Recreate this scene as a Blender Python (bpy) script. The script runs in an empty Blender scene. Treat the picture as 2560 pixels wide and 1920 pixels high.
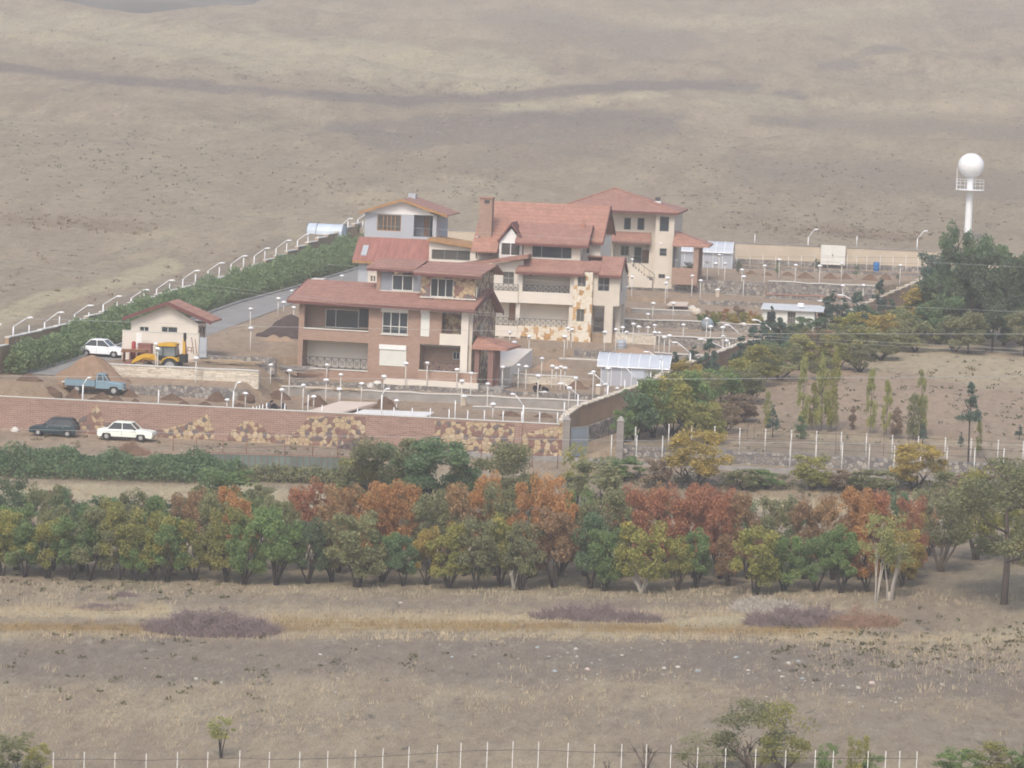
import bpy, bmesh, math, random
import numpy as np
from mathutils import Vector, Matrix, noise as mnoise
R_=math.radians
sc=bpy.context.scene
rnd=random.Random(7)
# ------------------------------------------------------------------ camera
FOC=9600.0; CAMZ=30.0; PITCH=math.atan(.085); YAW=R_(7); ROLL=R_(2.2)
_fh=Vector((-math.sin(YAW),math.cos(YAW),0)); _rh=Vector((math.cos(YAW),math.sin(YAW),0)); _up=Vector((0,0,1))
FWD=_fh*math.cos(PITCH)-_up*math.sin(PITCH); _u0=_fh*math.sin(PITCH)+_up*math.cos(PITCH)
RIGHT=_rh*math.cos(ROLL)+_u0*math.sin(ROLL); UPV=_u0*math.cos(ROLL)-_rh*math.sin(ROLL)
CAMP=Vector((39,0,CAMZ))
cd=bpy.data.cameras.new('camera'); cam=bpy.data.objects.new('camera',cd); sc.collection.objects.link(cam)
cam.matrix_world=Matrix(((RIGHT.x,UPV.x,-FWD.x,CAMP.x),(RIGHT.y,UPV.y,-FWD.y,CAMP.y),(RIGHT.z,UPV.z,-FWD.z,CAMP.z),(0,0,0,1)))
cd.sensor_width=36; cd.lens=36*FOC/2560; cd.clip_start=1; cd.clip_end=8000
sc.camera=cam
# ------------------------------------------------------------------ light
SUN_EL=R_(48); SUN_AZ=R_(188)      # azimuth measured from +Y, clockwise: high behind the camera
world=bpy.data.worlds.new('World'); sc.world=world; world.use_nodes=True
nt=world.node_tree; nt.nodes.clear()
sk=nt.nodes.new('ShaderNodeTexSky'); sk.sky_type='NISHITA'; sk.sun_disc=False; sk.sun_elevation=SUN_EL; sk.sun_rotation=SUN_AZ
sk.air_density=1.0; sk.dust_density=3.0; sk.ozone_density=1.0
bg=nt.nodes.new('ShaderNodeBackground'); bg.inputs[1].default_value=.15
wo=nt.nodes.new('ShaderNodeOutputWorld'); nt.links.new(sk.outputs[0],bg.inputs[0]); nt.links.new(bg.outputs[0],wo.inputs[0])
sl=bpy.data.lights.new('sun','SUN'); sl.energy=1.5; sl.angle=R_(14); sl.color=(1,.92,.80)
so=bpy.data.objects.new('sun',sl); sc.collection.objects.link(so)
_sd=Vector((math.sin(SUN_AZ)*math.cos(SUN_EL),math.cos(SUN_AZ)*math.cos(SUN_EL),math.sin(SUN_EL)))
so.rotation_euler=_sd.to_track_quat('Z','Y').to_euler()
sc.view_settings.view_transform='Standard'; sc.view_settings.look='None'; sc.view_settings.exposure=.5; sc.view_settings.gamma=1
try:
    sc.cycles.filter_width=1.8; sc.cycles.volume_bounces=1; sc.cycles.volume_step_rate=10
except Exception: pass
# ------------------------------------------------------------------ picture -> place helpers (native photo pixels, depth along the view)
def ray(px,py): return FWD+RIGHT*((px-1280)/FOC)+UPV*((960-py)/FOC)
def WD(px,py,D):
    d=ray(px,py); return CAMP+d*(D/d.dot(_fh))
def WY(px,py,Y):
    d=ray(px,py); return CAMP+d*(Y/d.y)
ZO={'A':(0,700,3.456),'B':(640,640,3.456),'C':(1180,640,3.456),'D':(840,440,3.456),'E':(1180,440,3.456),'G':(1820,340,2.962),'H':(1820,800,2.962),
 'I':(1600,560,4.608),'J':(0,440,3.456),'K':(600,480,6.144),'L':(2160,500,5.53),'M':(1380,820,4.608),'N':(640,900,4.608),'P':(0,0,1)}
def nz(z,x,y):
    a,b,s=ZO[z]; return a+x/s,b+y/s
# ------------------------------------------------------------------ objects
def link(o): sc.collection.objects.link(o); return o
def tag(o,label=None,cat=None,group=None,kind=None):
    if label: o['label']=label
    if cat: o['category']=cat
    if group: o['group']=group
    if kind: o['kind']=kind
    return o
def empty(name,loc,rz=0,**k):
    o=link(bpy.data.objects.new(name,None)); o.location=loc; o.rotation_euler=(0,0,rz); o.empty_display_size=.3
    return tag(o,**k)
class MB:
    def __init__(s): s.v=[]; s.f=[]
    def box(s,x0,x1,y0,y1,z0,z1):
        n=len(s.v); s.v+=[(x0,y0,z0),(x1,y0,z0),(x1,y1,z0),(x0,y1,z0),(x0,y0,z1),(x1,y0,z1),(x1,y1,z1),(x0,y1,z1)]
        s.f+=[tuple(n+i for i in q) for q in((0,3,2,1),(4,5,6,7),(0,1,5,4),(1,2,6,5),(2,3,7,6),(3,0,4,7))]; return s
    def hull(s,bot,top):      # two loops of equal count
        n=len(s.v); k=len(bot); s.v+=list(bot)+list(top)
        s.f.append(tuple(n+i for i in reversed(range(k)))); s.f.append(tuple(n+k+i for i in range(k)))
        for i in range(k):
            j=(i+1)%k; s.f.append((n+i,n+j,n+k+j,n+k+i))
        return s
    def prism_xz(s,poly,y0,y1):   # polygon in x,z (counter-clockwise seen from -y)
        return s.hull([(x,y1,z) for x,z in poly],[(x,y0,z) for x,z in poly])
    def prism_yz(s,poly,x0,x1): return s.hull([(x0,y,z) for y,z in poly],[(x1,y,z) for y,z in poly])
    def slab(s,c,t):          # four corners of a roof plane, thickness t downwards
        return s.hull([(x,y,z-t) for x,y,z in c],c)
    def tube(s,p,r,k=6):      # polyline, radius list
        P=[Vector(q) for q in p]; n0=len(s.v)
        if not hasattr(r,'__len__'): r=[r]*len(P)
        for i,q in enumerate(P):
            d=(P[min(i+1,len(P)-1)]-P[max(i-1,0)]).normalized()
            a=d.orthogonal().normalized(); b=d.cross(a)
            for j in range(k):
                t=2*math.pi*j/k; w=q+(a*math.cos(t)+b*math.sin(t))*r[i]; s.v.append(tuple(w))
        for i in range(len(P)-1):
            for j in range(k):
                A=n0+i*k+j; B=n0+i*k+(j+1)%k; s.f.append((A,B,B+k,A+k))
        s.f.append(tuple(n0+j for j in reversed(range(k)))); s.f.append(tuple(n0+(len(P)-1)*k+j for j in range(k))); return s
    def lathe(s,c,prof,k=12):   # prof: (radius,z)
        n0=len(s.v)
        for r,z in prof:
            for j in range(k):
                t=2*math.pi*j/k; s.v.append((c[0]+r*math.cos(t),c[1]+r*math.sin(t),c[2]+z))
        for i in range(len(prof)-1):
            for j in range(k):
                A=n0+i*k+j; B=n0+i*k+(j+1)%k; s.f.append((A,B,B+k,A+k))
        s.f.append(tuple(n0+j for j in reversed(range(k)))); s.f.append(tuple(n0+(len(prof)-1)*k+j for j in range(k))); return s
    def ball(s,c,rx,ry,rz,k=12,m=8):
        return s.lathe((0,0,0),[(1e-3,-1)]+[(math.sin(math.pi*i/m),-math.cos(math.pi*i/m)) for i in range(1,m)]+[(1e-3,1)],k)._xf(c,rx,ry,rz,k*(m+1))
    def _xf(s,c,rx,ry,rz,n):
        for i in range(len(s.v)-n,len(s.v)):
            x,y,z=s.v[i]; s.v[i]=(c[0]+x*rx,c[1]+y*ry,c[2]+z*rz)
        return s
    def leaf(s,p,sz,n=None,asp=.6):
        n=n or Vector((rnd.gauss(0,1),rnd.gauss(0,1),rnd.gauss(0,1)))
        if n.length<1e-4: n=Vector((0,0,1))
        n=n.normalized(); a=n.orthogonal().normalized(); b=n.cross(a); t=rnd.random()*6.28
        u=(a*math.cos(t)+b*math.sin(t))*sz; w=(b*math.cos(t)-a*math.sin(t))*sz*asp; p=Vector(p); k=len(s.v)
        s.v+=[tuple(p-u),tuple(p+w),tuple(p+u),tuple(p-w)]; s.f.append((k,k+1,k+2,k+3)); return s
    def mesh(s,name,mat=None,smooth=False):
        me=bpy.data.meshes.new(name); me.from_pydata(s.v,[],s.f)
        if mat: me.materials.append(mat)
        if smooth:
            for p in me.polygons: p.use_smooth=True
        me.update(); return me
    def build(s,name,mat,parent=None,smooth=False,origin=None,**k):
        if origin is not None:
            ox,oy,oz=origin; s.v=[(x-ox,y-oy,z-oz) for x,y,z in s.v]
        o=link(bpy.data.objects.new(name,s.mesh(name,mat,smooth)))
        if origin is not None: o.location=origin
        if parent: o.parent=parent
        return tag(o,**k)
def copy_tree(o,parent=None,top=None):
    c=o.copy(); link(c); c.parent=parent
    for ch in list(o.children): copy_tree(ch,c)
    return c
# ------------------------------------------------------------------ materials
def srgb(r,g,b):
    f=lambda v:(v/255/12.92 if v/255<=.04045 else ((v/255+.055)/1.055)**2.4)
    return (f(r),f(g),f(b))
class NT:
    def __init__(s,name):
        s.m=bpy.data.materials.new(name); s.m.use_nodes=True; s.t=s.m.node_tree; s.t.nodes.clear()
        s.o=s.n('ShaderNodeOutputMaterial'); s.b=s.n('ShaderNodeBsdfPrincipled'); s.l(s.b.outputs[0],s.o.inputs[0]); s.b.inputs['Roughness'].default_value=.8
        try: s.b.inputs['Specular IOR Level'].default_value=.3
        except Exception: pass
    def n(s,t,**k):
        x=s.t.nodes.new(t)
        for a,b in k.items(): setattr(x,a,b)
        return x
    def l(s,a,b): s.t.links.new(a,b)
    def co(s,kind='Object',scale=(1,1,1)):
        c=s.n('ShaderNodeTexCoord'); m=s.n('ShaderNodeMapping'); m.inputs['Scale'].default_value=scale; s.l(c.outputs[kind],m.inputs[0]); return m.outputs[0]
    def noise(s,sc_,scale=(1,1,1),det=4,rough=.6,kind='Object'):
        x=s.n('ShaderNodeTexNoise'); x.inputs['Scale'].default_value=sc_; x.inputs['Detail'].default_value=det; x.inputs['Roughness'].default_value=rough
        s.l(s.co(kind,scale),x.inputs['Vector']); return x.outputs['Fac']
    def ramp(s,fac,stops,interp='LINEAR'):
        r=s.n('ShaderNodeValToRGB'); e=r.color_ramp.elements; r.color_ramp.interpolation=interp
        while len(e)<len(stops): e.new(.5)
        for i,(p,c) in enumerate(stops):
            e[i].position=p; e[i].color=(c[0],c[1],c[2],1) if hasattr(c,'__len__') else (c,c,c,1)
        s.l(fac,r.inputs[0]); return r.outputs[0]
    def mix(s,fac,a,b,mode='MIX'):
        x=s.n('ShaderNodeMix',data_type='RGBA',blend_type=mode)
        if hasattr(fac,'links') : s.l(fac,x.inputs[0])
        else: x.inputs[0].default_value=fac
        for i,v in((6,a),(7,b)):
            if hasattr(v,'links'): s.l(v,x.inputs[i])
            else: x.inputs[i].default_value=(v[0],v[1],v[2],1)
        return x.outputs[2]
    def math(s,op,a,b=None):
        x=s.n('ShaderNodeMath',operation=op)
        for i,v in enumerate((a,b)):
            if v is None: continue
            if hasattr(v,'links'): s.l(v,x.inputs[i])
            else: x.inputs[i].default_value=v
        return x.outputs[0]
    def bump(s,h,st=.4,d=.05):
        x=s.n('ShaderNodeBump'); x.inputs['Strength'].default_value=st; x.inputs['Distance'].default_value=d; s.l(h,x.inputs['Height']); s.l(x.outputs[0],s.b.inputs['Normal'])
    def col(s,c):
        if hasattr(c,'links'): s.l(c,s.b.inputs['Base Color'])
        else: s.b.inputs['Base Color'].default_value=(c[0],c[1],c[2],1)
        return s
def plain(name,c,var=.12,scale=1.5,rough=.75,metal=0,det=4,bump=0,stretch=(1,1,1)):
    m=NT(name); f=m.noise(scale,stretch,det)
    m.col(m.ramp(f,[(.25,tuple(v*(1-var) for v in c)),(.75,tuple(min(1,v*(1+var)) for v in c))]))
    m.b.inputs['Roughness'].default_value=rough; m.b.inputs['Metallic'].default_value=metal
    if bump: m.bump(f,bump,.03)
    return m.m
# ------------------------------------------------------------------ terrain function
def sm(t): t=np.clip(t,0,1); return t*t*(3-2*t)
def XL(Y): return np.interp(Y,[250,302.75,366.8,412.6,430],[-43,-39.1,-34.1,-30.5,-30.2])
def XR(Y): return np.interp(Y,[297.9,302.4,304.4,320.3,331.4,349.9,366,387,410,430],[6.6,7,7.6,12.0,14.0,17,23.2,27.4,32,35.5])
YB=419.5
_fr=([120,190,228,240,258,272,282,289,294.4],[-12,-6.2,-4.1,-3.3,-2.9,-2.4,-1.8,-.8,-.75])
_ft=([120,190,240,272,285,291],[.05,.05,.035,.03,.01,0])
_pL=([294.4,298.9,299,302.3,302.4,313,333,354,394,415,420],[1.75,2.1,2.85,3.25,4.05,4.15,5.5,6.1,6.9,8.3,8.5])
_pR=([294.4,308.7,308.8,310,310.1,311,311.1,318.8,318.9,339.9,340,348,350.1,350.2,360.1,360.2,369,369.1,379.5,379.6,390,390.1,415,415.1,420],
     [1.7,1.75,2.36,2.38,2.4,2.42,2.78,2.75,3.4,3.5,4.2,4.25,4.25,5.05,5.15,5.8,5.84,6.2,6.3,6.77,6.8,8.1,8.2,8.4,8.5])
_pG=([318.8,325,331,339.9],[2.55,2.6,3.2,3.6])
_rd=([290,303,316,354,394,412,420],[2.9,3.3,4.4,6.0,6.9,7.4,8.5])
_pO=([294.4,295.93,296.0,310,332,350,373,400,420],[-.6,-.55,.3,1.25,2.7,3.8,4.7,5.6,8.6])
_pD=([294.4,297,310,320,335,350,373,400,420],[-.8,-.6,-.1,1.0,2.6,3.7,4.7,5.6,8.6])
_hc=([419,450,550,700,850,900,1000,1100,1400,2000],[8.6,10.8,17,27,41,45.5,53,60,72,80])
_hl=([280,290,303,318,342,367,383,410,420,450,550,700,830,900,1100,1400],[-1,3.5,5.75,6.0,6.85,7.6,8.65,10.2,10.9,13.8,20,28.8,38.2,35,20,10])
def smn(X,Y): # gentle natural relief
    return (np.sin(X*.071+Y*.043)*np.sin(Y*.057-X*.031+1.3)+.5*np.sin(X*.17+2.1+Y*.06)*np.sin(Y*.11-X*.05)+.25*np.sin(X*.41+Y*.13)*np.sin(Y*.37+X*.11))
def zf(X,Y):
    X=np.asarray(X,float); Y=np.asarray(Y,float)
    xl=XL(Y); xr=XR(Y); nn=smn(X,Y)
    front=np.interp(Y,*_fr)+np.interp(Y,*_ft)*(X-5)+.25*nn*np.clip((285-Y)/25,0,1)
    # inside
    L=np.interp(Y,*_pL); Rr=np.interp(Y,*_pR); G=np.interp(Y,*_pG)
    Rr=np.where((Y>318.8)&(Y<339.9)&(X>6.3),Rr+(G-Rr)*sm((X-6.3)/.7),Rr)
    w=sm((X+19.6)/1.8)
    w=np.where(Y>316,sm((X+12)/6),w)
    ins=L*(1-w)+Rr*w
    # mounds of earth behind the cream block wall
    ins=ins+.5*np.exp(-((X-4)/3.)**2-((Y-330)/5.)**2)
    rz=np.interp(Y,*_rd); d=X-xl
    wr=sm((10.2-d)/1.6)      # road strip beside the left boundary
    near=np.clip((316-Y)/14,0,1)
    wr=sm((10.4-4.2*np.clip((313-Y)/6,0,1)-d)/1.2)
    ins=ins*(1-wr)+rz*wr+.06*nn
    # right, outside
    o1=np.interp(Y,*_pO)+.12*nn; o2=np.interp(Y,*_pD); e=sm((X-xr-1.5)/4.0); out=o2*(1-e)+o1*e
    left=np.interp(Y,*_hl)+np.clip(xl-X,0,80)*.03+.15*nn
    site=np.where(X<xl,left,np.where(X>xr,out,ins))
    a=(X-39)/np.maximum(Y,1)+.1228
    wl=1-sm((a+.12)/.10)
    hc=np.interp(Y,*_hc); hl=np.interp(Y,*_hl); am=np.clip((Y-425)/150,0,1)
    hill=hc*(1-wl)+hl*wl+am*(1.6*nn+1.2*np.sin(X*.021+1)*np.sin(Y*.017))
    b=sm((Y-YB)/9)
    site=site*(1-b)+hill*b
    return np.where(Y<294.45,front,site)
def zt(x,y): return float(zf(x,y))
def WT(px,py,D0=180,D1=900,st=.15):
    d=ray(px,py); d=d/d.dot(_fh); D=np.arange(D0,D1,st)
    z=CAMP.z+d.z*D; g=zf(CAMP.x+d.x*D,CAMP.y+d.y*D)
    k=int(np.argmax(z<g))
    if z[k]>=g[k]: k=len(D)-1
    return CAMP+d*float(D[k])
# ------------------------------------------------------------------ ground
def projv(X,Y,Z):
    x=X-CAMP.x; y=Y-CAMP.y; z=Z-CAMP.z
    w=np.maximum(x*FWD.x+y*FWD.y+z*FWD.z,1)
    return 1280+FOC*(x*RIGHT.x+y*RIGHT.y+z*RIGHT.z)/w, 960-FOC*(x*UPV.x+y*UPV.y+z*UPV.z)/w
# soil patches: channel 0 straw, 1 ploughed or bare grey-mauve, 2 fresh brown earth, 3 green; polylines with half width
PATCH=[(1,[(-50,160),(300,200),(700,232),(1000,252),(1280,240),(1600,213),(1850,212),(2000,240)],14,.9),
 (1,[(850,318),(1280,300),(1690,288)],22,.7),(1,[(950,350),(1300,335),(1640,318)],30,.6),(1,[(1200,400),(1400,380),(1560,350)],45,.45),
 (2,[(1330,400),(1500,370)],30,.3),(2,[(980,395),(1250,440),(1420,480)],16,.35),
 (1,[(1890,300),(2010,312)],16,.7),(1,[(2060,170),(2130,160)],16,.6),(1,[(2170,130),(2240,118)],16,.6),(1,[(1300,60),(1640,110)],60,.45),(1,[(2050,310),(2560,330)],28,.5),
 (1,[(2100,60),(2560,40)],30,.3),(1,[(700,90),(900,70)],18,.3),(1,[(300,320),(700,420)],30,.25),(1,[(1900,430),(2500,470)],50,.45),(1,[(1300,560),(2000,600),(2560,520)],50,.25),
 (0,[(0,60),(400,100),(900,150),(1280,190)],55,.55),(0,[(1280,270),(1650,235)],16,.6),(0,[(1500,60),(1800,60),(2300,20)],25,.4),(0,[(0,270),(500,300),(900,340)],40,.25),
 (0,[(1800,250),(2500,270)],22,.4),(0,[(2200,130),(2500,200)],45,.35),(0,[(0,800),(120,745),(300,705),(420,665)],20,.8),(0,[(330,610),(700,560)],40,.4),(0,[(860,500),(1200,470)],40,.4),(2,[(0,545),(350,570)],16,.45),
 (1,[(60,830),(300,755),(520,690),(700,600)],15,.5),(1,[(0,745),(240,650),(420,600)],12,.35),
 (1,[(1800,560),(2300,600)],12,.4),(2,[(2080,570),(2290,600)],18,.4),
 # compound
 (5,[(-200,1010),(1350,1040)],1,.0),
 (2,[(0,1000),(400,1020),(700,1020)],26,.35),(2,[(400,930),(640,930)],10,.3),(0,[(600,810),(740,900)],60,.25),(2,[(1650,1010),(1560,950)],30,.2),
 # outside right
 (0,[(2200,900),(2560,930)],50,.6),(2,[(1900,1060),(2500,1090)],30,.3),(0,[(1900,1080),(2500,1110)],12,.4),(6,[(1900,960),(2560,1000)],130,.8),
 # between track and orchard
 (1,[(0,1120),(700,1125),(1400,1150)],18,.35),(0,[(0,1235),(600,1225),(760,1250),(1280,1255)],22,.7),(0,[(1650,1260),(2300,1270)],18,.85),(3,[(1500,1190),(2560,1215)],22,.5),
 # orchard floor and foreground
 (3,[(0,1400),(1280,1440),(2560,1450)],60,.45),(3,[(0,1465),(500,1475)],12,.3),(0,[(600,1478),(1500,1500),(2000,1498)],8,.35),(1,[(200,1490),(1000,1500),(2000,1510)],22,.45),
 (0,[(-20,1530),(330,1535),(420,1528)],15,1.0),(0,[(700,1545),(1280,1550),(1700,1560),(2100,1520)],12,.8),(0,[(0,1578),(1280,1582),(2560,1590)],16,.55),(4,[(0,1570),(700,1572),(1100,1562),(1500,1572),(2000,1580)],9,.8),
 (1,[(0,1660),(500,1640),(1000,1640),(1700,1650),(2560,1700)],70,.6),(1,[(600,1800),(1500,1780),(2560,1850)],60,.35),(0,[(0,1800),(600,1780),(1280,1740),(2000,1770)],26,.35),(0,[(1280,1670),(1700,1730)],25,.35),
]
def build_ground():
    rows=list(np.arange(110,230,2.5))+list(np.arange(230,292,1.3))
    r=294.45; rows+=[292,293.2,294.44,294.46]
    rows+=list(np.arange(295.2,420,.75)); rows+=list(np.arange(420,500,1.6)); y=500.
    while y<1400: rows.append(y); y*=1.008
    steps=[298.9,299,302.3,302.4,308.7,308.8,310,310.1,311,311.1,318.8,318.9,339.9,340,350.1,350.2,360.1,360.2,369,369.1,379.5,379.6,390,390.1,415,415.1,295.92,296.0]
    rows=np.array(sorted(set([round(v,3) for v in rows+steps])))
    offs=[.06]; d=.06
    while d<600: d+= .9 if d<30 else (2.2 if d<140 else 14); offs.append(d)
    offs=np.array(offs); fr=np.linspace(0,1,74)
    cols=[]
    V=[];
    for Y in rows:
        a=XL(Y); b=XR(Y)
        if Y>430: pass
        X=np.concatenate([a-offs[::-1],a+(b-a)*fr,b+offs]); V.append(np.stack([X,np.full_like(X,Y)],1))
    V=np.array(V); X=V[...,0]; Y=V[...,1]; Z=zf(X,Y)
    nr,nc=X.shape
    co=np.stack([X,Y,Z],-1).reshape(-1,3)
    idx=np.arange(nr*nc).reshape(nr,nc)
    F=np.stack([idx[:-1,:-1],idx[:-1,1:],idx[1:,1:],idx[1:,:-1]],-1).reshape(-1,4)
    me=bpy.data.meshes.new('ground'); me.from_pydata(co.tolist(),[],F.tolist())
    px,py=projv(co[:,0],co[:,1],co[:,2])
    wob=10*np.sin(co[:,0]*.35+co[:,1]*.12)+6*np.sin(co[:,0]*1.1+co[:,1]*.5+2)
    ch=np.zeros((len(co),7))
    for c,pl,hw,amp in PATCH:
        dm=np.full(len(co),1e9)
        for (x0,y0),(x1,y1) in zip(pl[:-1],pl[1:]):
            dx,dy=x1-x0,y1-y0; t=np.clip(((px-x0)*dx+(py-y0)*dy)/(dx*dx+dy*dy),0,1)
            dd=np.hypot((px-x0-t*dx)*.45,py-y0-t*dy); dm=np.minimum(dm,dd)
        m=1-sm((dm/hw-.55+.018*wob)/.75)
        ch[:,c]=np.maximum(ch[:,c],m*amp)
    X_=co[:,0];Y_=co[:,1]; ins=((X_>XL(Y_)+.02)&(X_<XR(Y_)-.02)&(Y_>294.42)&(Y_<419.5))*.8+((Y_>286)&(Y_<=294.42))*.55+((X_>XR(Y_))&(X_<XR(Y_)+5)&(Y_>294.4)&(Y_<312))*.5
    ch[:,5]=np.maximum(ins,ch[:,6])
    for nm,ii in(('soilA',(0,1,2)),('soilB',(3,4,5))):
        at=me.color_attributes.new(nm,'FLOAT_COLOR','POINT')
        buf=np.ones((len(co),4)); 
        for k,c in enumerate(ii): buf[:,k]=ch[:,c]
        at.data.foreach_set('color',buf.ravel())
    for p in me.polygons: p.use_smooth=True
    m=NT('dry_steppe_soil')
    a=m.n('ShaderNodeVertexColor',layer_name='soilA'); b=m.n('ShaderNodeVertexColor',layer_name='soilB')
    sa=m.n('ShaderNodeSeparateColor'); sb=m.n('ShaderNodeSeparateColor'); m.l(a.outputs[0],sa.inputs[0]); m.l(b.outputs[0],sb.inputs[0])
    big=m.noise(.022,(1,.35,1),5,.6); mid=m.noise(.22,(1,.3,1),6,.7); fine=m.noise(1.3,(1,.4,1),6,.8); spk=m.noise(.9,(1,.4,1),3,.6)
    c=m.ramp(big,[(.3,(.255,.20,.145)),(.7,(.375,.30,.205))])
    c=m.mix(m.ramp(mid,[(.38,0),(.62,.8)]),c,(.42,.345,.23))
    def msk(ch_,lo=.25,hi=.75):      # ragged patch edges
        return m.ramp(m.math('ADD',ch_,m.math('MULTIPLY',m.math('SUBTRACT',mid,.5),.9)),[(lo,0),(hi,1)])
    c=m.mix(m.math('MULTIPLY',sb.outputs[2],m.ramp(mid,[(.3,.55),(.6,1)])),c,(.43,.305,.21))
    c=m.mix(m.math('MULTIPLY',msk(sa.outputs[0]),.9),c,(.50,.43,.275))
    c=m.mix(m.math('MULTIPLY',msk(sa.outputs[1]),.75),c,(.19,.16,.14))
    c=m.mix(m.math('MULTIPLY',msk(sa.outputs[2]),.8),c,(.205,.125,.08))
    c=m.mix(m.math('MULTIPLY',msk(sb.outputs[0]),.8),c,(.165,.15,.085))
    c=m.mix(m.math('MULTIPLY',msk(sb.outputs[1]),.8),c,(.30,.19,.075))
    c=m.mix(m.ramp(fine,[(.34,.45),(.5,0)]),c,(.15,.115,.085))
    c=m.mix(m.ramp(fine,[(.55,0),(.7,.5)]),c,(.52,.46,.36))
    c=m.mix(m.ramp(spk,[(.27,.7),(.36,0)]),c,(.11,.10,.085))
    m.col(c); m.b.inputs['Roughness'].default_value=.95
    m.bump(m.math('ADD',m.math('MULTIPLY',mid,3.),m.math('MULTIPLY',fine,1.6)),.9,.35)
    me.materials.append(m.m); me.update()
    o=link(bpy.data.objects.new('ground',me)); tag(o,kind='structure',label='dry sloping ground of bare soil, straw and terraces')
    return o
ground=build_ground()
def far_hill():
    xs=np.linspace(-500,100,60); ys=np.linspace(960,1700,40); v=[];f=[]
    for j,y in enumerate(ys):
        for x in xs: v.append((x,y,26+ (y-960)*.16+5*math.sin(x*.013+y*.01)))
    n=len(xs)
    for j in range(len(ys)-1):
        for i in range(n-1): f.append((j*n+i,j*n+i+1,(j+1)*n+i+1,(j+1)*n+i))
    mb=MB(); mb.v=v; mb.f=f
    mb.build('far_hill',plain('far_hill_scrub',(.14,.125,.10),.5,.06,.95,det=6),smooth=True,kind='structure',label='dark distant hillside behind the nearer slope')
far_hill()
def road():
    # asphalt road climbing beside the left boundary, kerb on the hedge side
    A=[(0,940,303),(60,930,306)]
    mb=MB(); kb=MB(); rows=[]
    for Y in np.arange(300,413,1.5):
        near=max(0,(316-Y)/14)
        xl=XL(Y)+4.6-2.4*near; xr=XL(Y)+9.2-4.4*min(1,max(0,(313-Y)/6))
        rows.append((xl,xr,Y))
    for i,(a,b,Y) in enumerate(rows):
        z=max(zt(a,Y),zt(b,Y),zt((a+b)/2,Y))+.05
        mb.v+=[(a,Y,z),(b,Y,z)]
        kb.v+=[(a-.35,Y,z-.3),(a-.35,Y,z+.16),(a-.02,Y,z+.16),(a-.02,Y,z-.3)]
    for i in range(len(rows)-1):
        mb.f.append((2*i,2*i+1,2*i+3,2*i+2))
        for j in range(3): kb.f.append((4*i+j,4*i+j+1,4*i+j+5,4*i+j+4))
    mb.build('road',plain('asphalt',(.27,.26,.245),.15,.8,.9),kind='structure',label='grey asphalt road climbing beside the green hedge')
    kb.build('kerb',plain('kerb_concrete',(.33,.32,.31),.25,1.2,.9),kind='structure',label='pale stone kerb along the hedge side of the road')
road()
def haze():
    m=bpy.data.materials.new('haze_air'); m.use_nodes=True; t=m.node_tree; t.nodes.clear()
    o=t.nodes.new('ShaderNodeOutputMaterial'); v=t.nodes.new('ShaderNodeVolumePrincipled'); v.inputs['Color'].default_value=(1,.985,.965,1)
    v.inputs['Density'].default_value=HAZE; v.inputs['Anisotropy'].default_value=.2; t.links.new(v.outputs[0],o.inputs['Volume'])
    mb=MB(); mb.box(-1300,900,-60,2100,-30,175); mb.build('haze',m,kind='stuff',label='thin pale haze in the air over the whole valley')
HAZE=.0005
haze()
# ------------------------------------------------------------------ building materials
def brick_mat(name,c1,c2,mortar,sx=.25,sy=.075):
    m=NT(name); c=m.n('ShaderNodeTexCoord'); s=m.n('ShaderNodeSeparateXYZ'); m.l(c.outputs['Object'],s.inputs[0])
    u=m.math('ADD',s.outputs[0],s.outputs[1]); k=m.n('ShaderNodeCombineXYZ'); m.l(u,k.inputs[0]); m.l(s.outputs[2],k.inputs[1])
    b=m.n('ShaderNodeTexBrick'); m.l(k.outputs[0],b.inputs['Vector']); b.inputs['Scale'].default_value=1; b.inputs['Brick Width'].default_value=sx; b.inputs['Row Height'].default_value=sy
    b.inputs['Mortar Size'].default_value=.01; b.inputs['Color1'].default_value=(*c1,1); b.inputs['Color2'].default_value=(*c2,1); b.inputs['Mortar'].default_value=(*mortar,1)
    n=m.noise(.7,(1,1,1),4); m.col(m.mix(m.ramp(n,[(.3,.45),(.7,0)]),b.outputs[0],tuple(v*.72 for v in c1))); m.b.inputs['Roughness'].default_value=.9; m.bump(b.outputs['Fac'],.3,-.01); return m.m
def tile_mat(name,c,pitch=.32,rows=.17):
    m=NT(name); w=m.n('ShaderNodeTexWave',wave_type='BANDS',bands_direction='X'); w.inputs['Scale'].default_value=1/pitch/1.0*.31; m.l(m.co('Object'),w.inputs['Vector'])
    z=m.n('ShaderNodeTexWave',wave_type='BANDS',bands_direction='Z',wave_profile='SAW'); z.inputs['Scale'].default_value=.31/rows; m.l(m.co('Object'),z.inputs['Vector'])
    n=m.noise(1.2,(1,1,1),5,.7); n2=m.noise(5,(1,1,2.5),4,.8)
    a=m.ramp(n,[(.3,tuple(v*.74 for v in c)),(.7,tuple(v*1.22 for v in c))]); a=m.mix(m.ramp(n2,[(.38,.75),(.55,0)]),a,tuple(v*.62 for v in c))
    a=m.mix(m.ramp(z.outputs['Fac'],[(.0,.55),(.25,0)]),a,tuple(v*.5 for v in c)); m.col(a)
    m.bump(m.math('ADD',m.math('MULTIPLY',w.outputs['Fac'],.5),z.outputs['Fac']),.35,.03); m.b.inputs['Roughness'].default_value=.85; return m.m
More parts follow.
